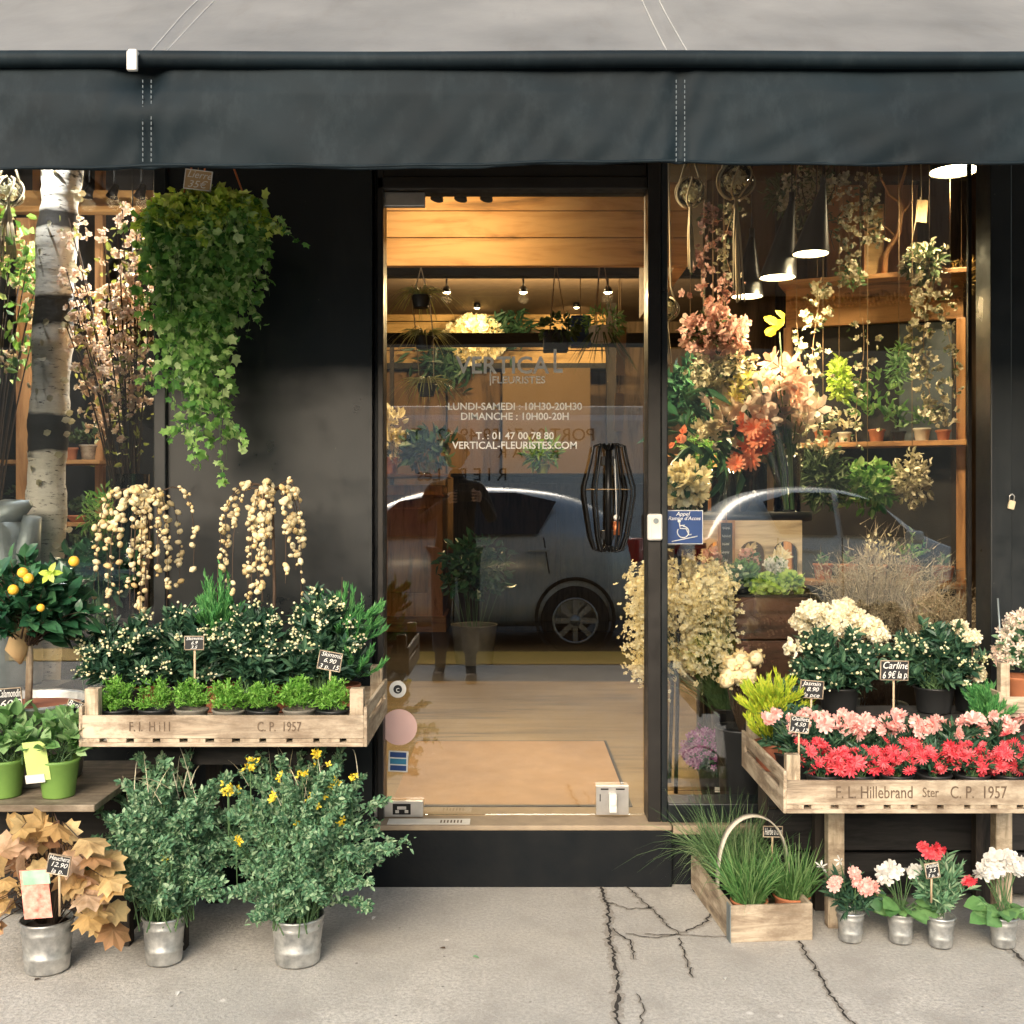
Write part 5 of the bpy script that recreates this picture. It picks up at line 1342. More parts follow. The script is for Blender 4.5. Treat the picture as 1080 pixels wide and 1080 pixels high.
P0, P1, P2 = crown(44, (0, 0, .07), (0, 0, .16), (.075, .05, .10), zmin=-.4); k = MB(); leaves_on(k, P0, P1, P2, 15, LANCE, .036, tmin=.25); k.build('foliage', G['sage'], t)
cut_flowers(t, [at(a_, b_, -.56) - loc for a_, b_ in ((973,893),(978,897),(988,898),(985,895),(1022,929))], (0,0,.08), CARN, .016, G['redfl'], cl=3, csp=.004, face=(0,-1,.3))
cyclamen(1058, -.53, 'small zinc bucket with a dome of white flowers at the right edge', [(1036,914),(1043,908),(1050,905),(1058,904),(1066,906),(1040,920),(1050,916),(1060,915),(1070,914),(1076,909),(1045,912),(1055,910),(1066,912),(1073,918),(1034,921),(1054,920)], 1.15)
sign(983, 918, -.60, 14, 15, ['Oeillet', '3.5', '3 p. 9'], 'tiny tilted price sign between the white cyclamen and the red carnations', roll=.15, stick=35)
# litter on the pavement
for i, (px, py) in enumerate([(396, 968), (36, 1036), (188, 1047), (545, 934), (498, 1010), (765, 1035), (470, 1002)]):
    q = gpt(px, py); t = MB().inst(OVAL, [(q[0], q[1], .004)], rnd(1) * [1, 1, 0], (0, 0, 1), .022).build('fallen_leaf', G['whitefl'] if i in (0,2,5) else (G['sage'] if i == 4 else G['bark']))
    me = t.data; tag(t, ['pale fallen petal on the pavement right of the yellow flowered bucket', 'dark fallen leaf on the pavement in front of the amber plant', 'pale fallen petal on the pavement in front of the buckets', 'dark fallen leaf on the pavement at the foot of the step', 'green fallen leaf on the open pavement in front of the door', 'pale fallen petal on the pavement in front of the planter box', 'tiny dark scrap on the pavement left of the long crack'][i], 'leaf', 'fallen leaves on the pavement')
# ================================================================ INSIDE: lamps, hanging things, display goods
def lit(t, loc, en, col=(1, .77, .46), r=.05, name='bulb_light', cone=False):
    l = bpy.data.lights.new(name, 'SPOT' if cone else 'POINT')
    if cone: l.spot_size = R(150); l.spot_blend = .6; l.energy = en; l.color = col; l.shadow_soft_size = r
    q = bpy.data.objects.new(name, l); C.objects.link(q); q.parent = t; q.location = Vector([float(v) for v in loc]) - t.location
def pendant(px, py, Y, wpx, hpx, label, lean=(0, 0), en=14, ztop=3.0):
    c = at(px, py, Y); r_ = pw(wpx / 2, Y); h = pw(hpx, Y)
    t = thing('pendant_lamp', label, 'pendant lamp', (c[0], Y, ztop), 'black cone pendant lamps in the right window')
    apex = c + [lean[0], lean[1], h]
    k = MB()
    seg = 28; th = np.arange(seg) * 2 * PI / seg
    for ra, rb, flip in ((r_, .012, 0), (r_ * .95, .008, 1)):
        A = np.stack([c[0] + ra*np.cos(th), c[1] + ra*np.sin(th), np.full(seg, c[2])], -1); B = np.stack([apex[0] + rb*np.cos(th), apex[1] + rb*np.sin(th), np.full(seg, apex[2])], -1)
        i = np.arange(seg); j = (i+1) % seg; k.add(np.vstack([A, B]), [np.stack([i, j, j+seg, i+seg], -1)], True, m=flip)
    k.build('shade', [M['blackm'], M['potwhite']], t, world=True)
    MB().tube([apex, [apex[0], apex[1], ztop]], .003, 5).tube([apex - [0,0,.01], apex + [0,0,.04]], .012, 8).build('cord', M['blackm'], t, world=True)
    k = MB().lathe([(.001, .012), (r_ * .88, .012), (r_ * .9, .006), (.001, .004)], c=c, seg=24); k.build('diffuser', M['bulb'], t, world=True)
    lit(t, c - [0, 0, .03], en * 3.2, r=r_ * .6, cone=True)
pendant(788, 313, 1.05, 34, 62, 'lowest cone pendant lamp on the left of the three in the right window', (.02, 0), 7)
pendant(820, 293, .95, 39, 80, 'middle cone pendant lamp of the three in the right window', (.06, 0), 7)
pendant(855, 268, .85, 39, 70, 'highest cone pendant lamp on the right of the three', (.05, 0), 7)
pendant(1006, 181, 1.1, 52, 60, 'bright pendant lamp at the top right corner of the right window', (0, 0), 9)
# bulb glowing behind the blossom
c = at(140, 303, .75); t = thing('hanging_bulb', 'bare glowing bulb behind the blossom in the left window', 'lamp', (c[0], c[1], 3.0))
MB().tube([(c[0], c[1], 3.0), c + [0,0,.05]], .003, 5).build('cord', M['blackm'], t, world=True)
MB().ball(c, .028, 14, 10).tube([c + [0,0,.02], c + [0,0,.06]], .014, 10).build('bulb', M['bulb'], t, world=True)
lit(t, c - [0, .06, 0], 12)
c = at(60, 176, .5); t = thing('hanging_bulb', 'bare bulb over the birch trunk in the left window', 'lamp', (c[0], .3, 3.0))
MB().tube([(c[0], .3, 3.0), (c[0], .3, 2.66)], .003, 5).build('cord', M['blackm'], t, world=True)
MB().ball((c[0], .3, 2.62), .03, 14, 10).build('bulb', M['bulb'], t, world=True)
lit(t, np.array([c[0], .24, 2.60]), 14)

def macrame(px, py, Y, rpx, tailpx, label, rope_top=3.0):
    c = at(px, py, Y); r_ = pw(rpx, Y); t = thing('macrame_hanger', label, 'hanging planter', (c[0], Y, rope_top), 'macrame hangers holding glass balls')
    k = MB()
    for i in range(7):
        a = i * 2 * PI / 7; s_ = np.linspace(0, 1, 12); ph = PI * s_
        rr = r_ * 1.04 * np.sin(ph * .5 + PI/2 - .0) ; 
        zz = np.linspace(-r_, r_, 12); rad = np.sqrt(np.maximum(0, (r_*1.04)**2 - zz**2)) + .002
        k.tube(np.stack([c[0] + rad*np.cos(a + zz*6), c[1] + rad*np.sin(a + zz*6), c[2] + zz], -1), .0035, 5)
    k.tube([c + [-r_*.75, 0, r_*.7], c + [-r_*.35, 0, r_*2], [c[0], c[1], rope_top]], .0045, 5).tube([c + [r_*.75, 0, r_*.7], c + [r_*.35, 0, r_*2], [c[0], c[1], rope_top]], .0045, 5)
    zt_ = c[2] - r_; L_ = pw(tailpx, Y)
    for i in range(9):
        o_ = rng.normal(size=2) * .008
        k.tube([(c[0], c[1], zt_+.01), (c[0]+o_[0], c[1]+o_[1], zt_ - L_*.4), (c[0]+o_[0]*1.6+.006, c[1]+o_[1], zt_ - L_*(.85+.15*rng.random()))], [.005,.004,.003], 5)
    k.build('cord_net', M['cord'], t, world=True)
    MB().ball(c, r_, 18, 14).build('glass_ball', M['vase'], t, world=True)
    k = MB(); d = nrm(rnd(70)); k.inst(T_oval(.7), c + d * r_ * .65 * rng.random((70, 1)), rnd(70), rnd(70), .022); k.build('dried_petals', G['cream'], t, world=True)
macrame(728, 203, .42, 15, 72, 'smaller macrame hanger with a glass ball, left one in the right window')
macrame(776, 191, .42, 19, 110, 'larger macrame hanger with a glass ball and long tail in the right window')
macrame(9, 202, .35, 15, 60, 'macrame hanger with a glass ball at the left edge of the left window')
macrame(703, 326, .6, 12, 50, 'low macrame hanger partly hidden by the black door post')

def garland(px, pyt, pyb, Y, n, s, label, mats, sway=.02, wpx=18, top=None, group='dried flower garlands hanging in the right window', tpl=None, green=0):
    a = at(px, pyt, Y); b = at(px, pyb, Y); t = thing('dried_garland', label, 'garland', a, group)
    L_ = a[2] - b[2]; u = np.linspace(0, 1, 30)
    path = np.stack([sway * np.sin(u * 5 + rng.random() * 6) , .5 * sway * np.sin(u * 4), -L_ * u], -1)
    k = MB().tube(path, .0016, 4); 
    if top: k.tube([(0, 0, 0), (0, 0, top - a[2])], .0012, 4)
    k.build('thread', M['rope'], t)
    k = MB(); u = rng.random(n); P = np.stack([np.interp(u, np.linspace(0,1,30), path[:, i]) for i in range(3)], -1)
    P = P + np.stack([rng.normal(size=n) * pw(wpx, Y) * .30, rng.normal(size=n) * .018, rng.normal(size=n) * .01], -1)
    k.inst(tpl or T_flower(5, .5, .8, 4, .9), P, rnd(n), rnd(n) + [0, -.9, .2], s * (.6 + .8 * rng.random(n))); k.build('dried_heads', mats, t)
    if green:
        k = MB(); green = min(green, n); k.inst(OVAL, P[:green] + rnd(green, .012), rnd(green), rnd(green), .028); k.build('leaves', G['driedg'], t)
    return t
garland(771, 205, 300, .55, 44, .012, 'dried garland hanging straight left of the larger macrame tail', G['dried'], top=3.0, wpx=22, green=20)
garland(763, 295, 345, .8, 60, .013, 'short thick dried garland above the dusty pink hydrangea', G['lilac'], top=3.0, wpx=26)
garland(893, 180, 305, 1.2, 90, .016, 'pale dried garland before the top shelf of the mirror cabinet', G['dried'], top=3.0, wpx=32, green=40)
garland(862, 292, 480, 1.1, 110, .017, 'long dried garland in front of the left side of the mirror cabinet', G['dried'], top=3.0, wpx=26, green=60)
garland(907, 335, 470, 1.25, 36, .015, 'thin dried garland in the middle of the mirror cabinet', G['dried'], top=3.0, wpx=24, green=26)
garland(980, 292, 445, 1.0, 110, .017, 'long thick dried garland on the right side of the mirror cabinet', G['dried'], top=3.0, wpx=30, green=50)
garland(838, 180, 262, 1.25, 50, .015, 'short dried garland hanging above the highest cone lamp', G['dried'], top=3.0, wpx=20, green=40)
garland(922, 185, 262, 1.35, 44, .015, 'thin green and cream garland just left of the bare branch', G['dried'], top=3.0, wpx=18, green=60)
garland(840, 340, 520, 1.2, 60, .016, 'long sparse garland beside the left upright of the mirror cabinet', G['dried'], top=3.0, wpx=16, green=30)
garland(745, 215, 330, .95, 70, .015, 'dusty pink garland between the two macrame hangers', G['lilac'], top=3.0, wpx=20, green=20)
garland(1002, 300, 420, 1.1, 40, .014, 'thin garland at the far right of the mirror cabinet', G['dried'], top=3.0, wpx=14, green=20)
# round tuft of green and white at the shelf's right end
def puff(px, py, Y, rpx, n, s, label, name, cat, mats, tpl=OVAL, ztop=None, zbase=None, sq=(1, 1, 1), green=None, group=None, pot=None):
    c = at(px, py, Y); r_ = pw(rpx, Y); zb_ = zbase if zbase is not None else c[2]
    t = thing(name, label, cat, (c[0], c[1], zb_), group)
    cc = c - np.array([c[0], c[1], zb_]); d = nrm(rnd(n)); rr = r_ * rng.random((n, 1)) ** .45
    bumpy = 1 + .22 * np.sin(d[:, 0:1] * 5 + 1) * np.cos(d[:, 2:3] * 6)
    k = MB(); P = cc + d * rr * bumpy * np.array(sq); k.inst(tpl, P, d + rnd(n, .6), d + rnd(n, .4), s * (.6 + .8 * rng.random(n))); k.build('flower_mass' if green else 'foliage', mats, t)
    if green:
        n2 = n // 2; d = nrm(rnd(n2)); k = MB(); k.inst(OVAL, cc + d * r_ * .8 * rng.random((n2, 1)) ** .5 * np.array(sq), d + rnd(n2, .6), rnd(n2), s * 1.8); k.build('leaves', green, t)
    if ztop: MB().tube([(0, 0, cc[2] + r_ * .6), (0, 0, ztop - zb_)], .0015, 4).build('hanging_thread', M['rope'], t)
    if zbase is not None:
        k = MB()
        for q in range(14): k.tube([(rng.normal()*.01, rng.normal()*.01, .02), cc + rnd(1, r_*.35)[0] * [1, 1, .3] - [0, 0, r_*.2]], .0022, 4, cap=False)
        k.build('stem', G['stem'], t)
    if pot: pot_mb(pot[0], pot[1], pot[2]).build('pot', pot[3], t)
    return t

# mirror cabinet with carved top
cab = thing('mirror_cabinet', 'old wooden mirror cabinet with a carved rail at the back of the right window', 'cabinet', (0, 0, 0), rz=0)
cm = at(920, 0, 1.6); cab.location = (cm[0], 1.6, FZ); cab.rotation_euler = (0, 0, -R(22))
W3 = .40; zt3 = at(0, 297, 1.6)[2] - FZ; zs3 = at(0, 470, 1.6)[2] - FZ; zs4 = at(0, 614, 1.6)[2] - FZ
MB().bx(-W3 - .02, W3 + .02, -.13, .12, zt3 - .012, zt3 + .012).build('top_shelf', M['oakx'], cab, bevel=.004)
MB().bx(-W3, W3, -.02, .02, zt3 - .20, zt3 - .012).build('rail', M['oakx'], cab)
k = MB(); 
for i in range(46):
    x_ = -W3 + .03 + i * (W3 * 2 - .06) / 45; k.ball((x_, -.022, zt3 - .075 + .012 * math.sin(i * 1.3)), .012, 6, 5, sc=(1, .6, 1.6)).ball((x_ + .008, -.022, zt3 - .11), .009, 6, 5, sc=(1.3, .6, 1))
k.build('carving', M['oakx'], cab)
MB().bx(-W3 - .01, -W3 + .03, -.03, .03, 0, zt3 - .2).bx(W3 - .03, W3 + .01, -.03, .03, 0, zt3 - .2).build('upright', M['oak'], cab, bevel=.003, each=True)
MB().bx(-W3 + .03, W3 - .03, .022, .03, 0, zt3 - .2).build('back_panel', M['indark'], cab)
MB().bx(-W3 + .52, W3 - .05, .012, .018, zs3 + .02, zt3 - .21).build('mirror', plain('dim_mirror', (.20,.23,.24), .25, .3), cab)
MB().bx(-W3 - .01, W3 + .02, -.15, .02, zs3 - .012, zs3 + .012).build('shelf', M['oakx'], cab, bevel=.003)
MB().bx(-W3 - .01, W3 + .02, -.15, .02, zs4 - .012, zs4 + .012).build('shelf', M['oakx'], cab, bevel=.003)
def on_shelf(u, z_): 
    v = Matrix.Rotation(-R(22), 3, 'Z') @ Vector((u, -.07, 0)); return (cm[0] + v.x, 1.6 + v.y, FZ + z_ + .0125)
def clay(loc, label, r_=.036, h=.06, mats=None, leaf=None, n=60, ls=.03, hh=.07, group='small clay pots on the cabinet shelves'):
    t = thing('clay_pot', label, 'pot plant', loc, group)
    pot_mb(r_ * .78, r_, h, rim=.006).build('pot', mats or M['terra'], t)
    if leaf:
        P0, P1, P2 = crown(16, (0, 0, h * .8), (0, 0, h + hh * .5), (hh * .7, hh * .7, hh * .8), zmin=-.3); k = MB(); leaves_on(k, P0, P1, P2, max(2, n // 16), OVAL, ls, tmin=.3); k.build('foliage', leaf, t)
    return t
def X2u(px): return (px - 920) / 1158 * 5.2 / math.cos(R(22))
clay(on_shelf(X2u(874), zs3), 'terracotta pot with a thin plant, left on the upper cabinet shelf', leaf=G['driedg'], hh=.14)
clay(on_shelf(X2u(925), zs3), 'terracotta pot with a green plant in the middle of the upper cabinet shelf', leaf=G['ivy'], n=140, hh=.24, ls=.045)
clay(on_shelf(X2u(966), zs3), 'pale clay pot at the right end of the upper cabinet shelf', mats=M['potwhite'], leaf=G['basil'], hh=.08)
for i, (px, lab) in enumerate([(875, 'clay pot at the left of the lower cabinet shelf'), (898, 'clay pot beside the leftmost one on the lower cabinet shelf'), (985, 'clay pot with a small succulent at the right of the lower cabinet shelf')]):
    clay(on_shelf(X2u(px), zs4), lab, leaf=G['basil'], hh=.04, ls=.02, r_=.045, h=.075)
for i, (px, lab, mt_, lf) in enumerate([(895, 'pale round pot of straw flowers between the two clay pots of the upper cabinet shelf', M['potwhite'], G['statice']), (945, 'small dark pot of lime leaves on the upper cabinet shelf, right of the middle', M['potblk'], G['basil']), (985, 'terracotta pot at the extreme right of the upper cabinet shelf', M['terra'], G['dried'])]):
    clay(on_shelf(X2u(px), zs3), lab, mats=mt_, leaf=lf, hh=.09, r_=.03, h=.05)
for i, (px, lab) in enumerate([(925, 'clay pot with straw flowers in the middle of the lower cabinet shelf'), (955, 'clay pot of green leaves right of the middle of the lower cabinet shelf')]):
    clay(on_shelf(X2u(px), zs4), lab, leaf=[G['statice'], G['ivy']][i], hh=.12, ls=.025, r_=.045, h=.075, n=90)
for px, lab in ((948, 'pale dried ball on the top shelf of the cabinet, left of the branch foot'),):
    pass
# things on the top shelf
ts = on_shelf(X2u(932), zt3 + .0)
t = thing('bare_branch', 'twisted bare branch standing on the top cabinet shelf', 'branch', ts)
k = MB(); a0 = np.array(ts)
def bp(px, py, dy=0): return at(px, py, ts[1] + dy) - a0
k.tube([(0,0,0), bp(934, 268), bp(948, 245), bp(951, 222), bp(947, 206), bp(955, 180), bp(958, 160)], [.016,.013,.011,.010,.009,.007,.004], 7)
k.tube([bp(948, 212), bp(938, 205), bp(930, 190), bp(925, 170)], [.008,.006,.005,.003], 6).tube([bp(951, 226), bp(962, 212), bp(968, 195)], [.006,.004,.003], 5).tube([bp(945,250), bp(935,240), bp(925,235)], [.005,.004,.002], 5)
k.build('branch', M['oak'], t)
t = thing('yellow_box', 'warm lit pine box standing on the top cabinet shelf', 'box', on_shelf(X2u(924), zt3)); hb_ = pw(76, 1.6)
MB().bx(-.042, .042, .02, .06, 0, hb_ * .5 - .003).bx(-.042, .042, .02, .06, hb_ * .5 + .003, hb_).build('box_front', M['pale'], t, bevel=.003)
MB().bx(-.046, -.0425, .018, .06, 0, hb_).bx(.0425, .046, .018, .06, 0, hb_).build('box_side', M['oak'], t)
for (x_, lab) in ((at(838, 0, 2.2)[0], 'dark plank leaning on the partition behind the pendant lamps'), (at(893, 0, 2.2)[0], 'brown plank leaning on the partition behind the bare branch'), (at(955, 0, 2.2)[0], 'broad grey brown plank on the partition right of the bare branch')):
    q = thing('leaning_plank', lab, 'plank', (x_, 2.28, FZ), 'planks against the brown partition'); MB().box((0, 0, 1.38), (.17, .02, 2.76), (.012, 0, 0)).build('board', M['oak'] if 'brown plank' in lab else M['darkwood'], q, bevel=.003)
t = thing('kraft_tag', 'pinkish card tag hanging beside the bare branch', 'tag', at(972, 215, 1.3))
c_ = at(972, 218, 1.3) - at(972, 215, 1.3); MB().box(c_ + [0, 0, -.02], (.05, .003, .10), (0, .08, 0)).build('card', M['paper'] if False else M['kraft'], t)
MB().tube([(0, 0, .02), (-.01, 0, .5)], .0015, 4).tube([(-.005, 0, .03), (-.045, 0, -.17)], .002, 4).build('string', M['cord'], t)
q_ = puff(975, 277, 1.35, 21, 260, .030, 'round clump of pale dried leaves at the right end of the top cabinet shelf', 'dried_clump', 'dried plant', G['dried'], sq=(1, .8, 1), zbase=FZ + zt3 + .013, green=G['driedg'])
puff(1014, 295, 1.5, 22, 320, .030, 'golden dried bunch right of the top cabinet shelf', 'dried_bunch', 'dried flowers', leafm('golden_dried', [(.75,.45,.10),(.85,.60,.2)], .8, .3), tpl=NEEDLE, ztop=3.0)
puff(728, 415, 1.3, 30, 420, .045, 'dark leafy mass behind the cream flowers left in the right window', 'foliage_bunch', 'foliage bunch', G['citrus'], ztop=3.0, sq=(1, .6, 1.1))
puff(757, 470, 1.25, 34, 520, .045, 'dark green foliage behind the coral blooms on the black table', 'foliage_bunch', 'foliage bunch', G['ivy'], tpl=LANCE, ztop=3.0, sq=(1.1, .6, .9))
puff(898, 290, 1.45, 13, 120, .022, 'yellow green dried tuft in the middle of the top cabinet shelf', 'dried_clump', 'dried plant', G['basil'], zbase=FZ + zt3 + .013)
# curly hanging vine by the lamps
t = thing('hanging_vine', 'bare curly vine with thin green leaves hanging among the pendant lamps', 'vine', at(850, 175, 1.3)); a0 = np.array(t.location)
k = MB()
for q in range(5):
    pts = [at(840 + 10*q + rng.normal()*3, 175, 1.3) + [0,0,.3], at(842 + 8*q + rng.normal()*6, 200, 1.3), at(838 + 9*q + rng.normal()*6, 222, 1.3), at(848 + 8*q, 240 + 6*q, 1.3)]; k.tube(np.array(pts) - a0, [.005,.004,.003,.002], 5)
k.build('stem', G['bark'], t)
k = MB(); P = np.stack([rng.uniform(-.02, .14, 160), rng.normal(size=160)*.03, rng.uniform(-.30, .05, 160)], -1); k.inst(LANCE, P, rnd(160) - [0, 0, .4], rnd(160), .035); k.build('foliage', G['driedg'], t)

for (px, py, Yp, rp, n_, s_, tp, mt_, lab, sq_) in (
    (868, 505, 1.15, 24, 420, .05, LANCE, 'driedg', 'olive green foliage bunch hanging under the upper cabinet shelf at the left', (.9, .6, 1.2)),
    (915, 512, 1.2, 26, 420, .04, OVAL, 'ivy', 'leafy green bunch hanging under the middle of the upper cabinet shelf', (1.1, .6, .9)),
    (962, 505, 1.15, 22, 380, .03, OVAL, 'dried', 'pale dried bunch hanging under the upper cabinet shelf at the right', (.9, .6, 1.2)),
    (885, 400, 1.25, 15, 240, .03, OVAL, 'ivytop', 'yellow green tuft hanging before the dark middle of the mirror cabinet', (.7, .6, 1.5)),
    (948, 385, 1.25, 14, 240, .035, LANCE, 'basil', 'pale green tuft hanging before the dim mirror', (.7, .6, 1.6)),
    (826, 205, 1.35, 17, 300, .04, LANCE, 'driedg', 'olive leafed bunch hanging among the cone lamps', (1, .6, 1.1)),
    (858, 200, 1.45, 17, 300, .03, OVAL, 'dried', 'cream dried bunch hanging high behind the cone lamps', (1, .6, 1.1))):
    puff(px, py, Yp, rp, n_, s_, lab, 'hanging_bunch', 'hanging bunch', G[mt_], tpl=tp, ztop=3.0, sq=sq_, group='leafy bunches hanging in the right window')
# ---- display table group in the right window
tb = thing('display_table', 'round black table with glass vases in the right window', 'table', (at(775, 0, 1.0)[0], 1.08, FZ))
zt4 = at(0, 543, .78)[2] - FZ
MB().lathe([(.001, zt4 - .03), (.31, zt4 - .03), (.335, zt4 - .026), (.335, zt4 + .012), (.32, zt4 + .012), (.318, zt4), (.001, zt4)], seg=48).build('tabletop', M['potblk'], tb)
MB().tube([(0, 0, .02), (0, 0, zt4 - .03)], .025, 12).lathe([(.001, 0), (.17, 0), (.17, .015), (.03, .025), (.001, .025)], seg=28).build('foot', M['blackm'], tb)
ztb = FZ + zt4
def vase(px, Y, r_, h, label, base=ztb, tall=None, mats=None, waterh=.45):
    x = at(px, 0, Y)[0]; t = thing('glass_vase', label, 'vase', (x, Y, base + .001))
    MB().lathe([(.001, .004), (r_ * .95, .004), (r_, .008), (r_, h), (r_ - .004, h), (r_ - .004, .012), (.001, .012)], seg=28).build('vase_body', mats or M['vase'], t); return t
def stalks(t, r_, h, n=12, spread=1.0, top=.1):
    k = MB()
    for q in range(n):
        a_ = rng.random() * 2 * PI; k.tube([(-.5*r_*math.cos(a_), -.5*r_*math.sin(a_), .015), (r_*.5*math.cos(a_), r_*.5*math.sin(a_), h), (spread*r_*1.3*math.cos(a_), spread*r_*math.sin(a_), h + top)], .003, 5, cap=False)
    k.build('flower_stems', G['basil'], t)
def headsat(t, pts, Y, tpl, s, mats, n=1, sp=0, name='flower', dy=.03, face=(0, -1, .4)):
    loc = np.array(t.location)
    for a_, b_ in pts:
        k = MB(); q = at(a_, b_, Y + rng.normal() * dy) - loc; P = np.atleast_2d(q + rnd(n, sp)); k.inst(tpl, P, rnd(len(P)), nrm(np.array(face, float) + rnd(len(P), .4)), s * (.75 + .5 * rng.random(len(P)))); k.build(name, mats, t)
t = vase(795, .86, .055, .21, 'glass vase holding coral blooms on the black table'); stalks(t, .05, .2, 16)
headsat(t, [(795,452),(806,448),(785,455),(810,460),(800,465),(790,470),(803,476),(780,483),(792,484),(776,490),(800,440),(786,445)], .80, T_flower(12, .35, .4, 9, .8), .042, G['coral'])
headsat(t, [(775,440),(815,470),(770,470),(820,445),(765,460)], .86, OVAL, .06, G['citrus'], n=7, sp=.03, name='leaf_cluster')
t = vase(735, .92, .045, .17, 'glass vase of cream flowers left on the black table'); stalks(t, .04, .16, 10)
headsat(t, [(738,450),(745,446),(752,444),(740,456),(757,450),(733,452),(748,455),(762,447)], .82, T_flower(6, .6, .6, 5, .9), .026, G['cream'], n=2, sp=.01)
headsat(t, [(730,430),(748,420),(722,440),(757,470),(735,480),(720,495),(742,470),(770,500),(735,435)], .88, LANCE, .13, G['citrus'], n=6, sp=.03, name='leaf_cluster', face=(0,-.5,.5))
headsat(t, [(719,458),(713,466)], .52, T_oval(.6, .3, 0), .034, G['coral'], n=4, sp=.003, name='tulip')
t = vase(830, .90, .055, .24, 'tall glass vase of long stems at the right of the black table', tall=1); stalks(t, .05, .23, 12, top=.15)
t = vase(765, 1.1, .06, .20, 'dark glass vase at the back of the black table', mats=M['vase']); stalks(t, .05, .2, 8)
puff(722, 513, .46, 21, 130, .030, 'cluster of yellow and cream blooms low in the left corner of the right window', 'yellow_bouquet', 'bouquet', G['statice'], tpl=T_flower(6,.6,.7,5,.9), zbase=ztb - .1, green=G['citrus'])
b_ = [o for o in C.objects if o.name.startswith('yellow_bouquet')][0]; MB().lathe([(.001, -.0), (.045, 0), (.055, .12), (.05, .12), (.04, .01)], seg=20).build('pot', M['potblk'], b_)
st2 = thing('plant_stool', 'small black stool under the yellow and cream blooms', 'stool', (b_.location[0], b_.location[1], FZ)); hs = ztb - .1 - FZ
MB().lathe([(.001, hs-.02), (.08, hs-.02), (.08, hs-.001), (.001, hs-.001)], seg=24).build('seat', M['blackm'], st2)
for a_ in range(3):
    MB().tube([(.05*math.cos(a_*2.1), .05*math.sin(a_*2.1), hs-.02), (.09*math.cos(a_*2.1), .09*math.sin(a_*2.1), 0)], .008, 6).build('leg', M['blackm'], st2)
# wrapped bouquet
Y = .86; x = at(832, 0, Y)[0]; bq = thing('wrapped_bouquet', 'large bouquet of pink and yellow lilies in clear wrapping on the black table', 'bouquet', (x, Y, ztb + .001)); loc = np.array(bq.location)
tipz = at(0, 400, Y)[2] - loc[2]
apex_l, apex_r = at(770, 425, Y) - loc, at(846, 372, Y) - loc
def cone(u, v):
    a_ = u * 2 * PI * .92 + .5; top = .17 + .012 * np.sin(u * 40); zt_ = tipz + .03 * np.cos(a_) + .02 * np.sin(u * 31)
    r__ = .03 + (top - .03) * v ** 1.3 * (1 + .04 * np.sin(u * 25 + v * 5))
    return r__ * np.cos(a_) - .10 * v * v, r__ * np.sin(a_) * .6, .01 + (zt_ - .01) * v
MB().grid(cone, 60, 14).build('clear_wrap', M['cello'], bq)
k = MB()
for q in range(26): 
    a_ = rng.random() * 2 * PI; k.tube([(.02*math.cos(a_), .02*math.sin(a_), .02), (.03*math.cos(a_) - .02, .03*math.sin(a_), tipz * .5), (.10*math.cos(a_) - .10, .06*math.sin(a_), tipz * .98)], .0032, 5, cap=False)
k.build('flower_stems', G['basil'], bq)
headsat(bq, [(800,436),(812,425),(790,440),(822,432),(806,446),(818,415),(784,448),(795,425),(828,420),(812,440),(775,455),(802,412),(768,440),(780,432),(835,410),(838,432),(826,445),(770,462)], Y, T_flower(6, .35, .55, 3, .8), .062, G['blossom'], n=3, sp=.035)
headsat(bq, [(812,399),(826,392),(834,384),(836,400),(818,388)], Y, T_flower(6, .5, .5), .050, leafm('peach_petals', [(.90,.45,.32),(.92,.6,.45)], .6, .4), n=2, sp=.02, name='peach_flower')
headsat(bq, [(776,418),(786,412),(792,404),(783,402),(770,425),(798,410)], Y, T_flower(6, .4, .5, 5, .8), .046, leafm('butter_petals', [(.85,.75,.12),(.88,.82,.35)], .6, .4), n=2, sp=.015, name='yellow_flower')
headsat(bq, [(822,345),(828,338)], Y, T_oval(.5, .25, -.1), .08, G['yellow'], n=2, sp=.006, name='yellow_bud', face=(0,-1,.1))
k = MB().tube([at(822,350,Y)-loc, at(826,400,Y)-loc, (-.03,0,tipz*.6)], .003, 5); k.build('bud_stem', G['stem'], bq)
puff(752, 352, .85, 32, 420, .020, 'dusty pink hydrangea bunch hanging in the left half of the right window', 'hydrangea_bunch', 'dried flowers', G['lilac'], tpl=T_flower(4, .2, .9), ztop=3.0, sq=(1.15, .8, .75), green=G['driedg'])
puff(764, 392, .9, 32, 420, .018, 'loose bunch of small cream blooms hanging below the dusty pink hydrangeas', 'blossom_bunch', 'dried flowers', G['dried'], tpl=T_flower(5, .4, .8), ztop=3.0, sq=(1.1, .8, .7), green=G['driedg'])

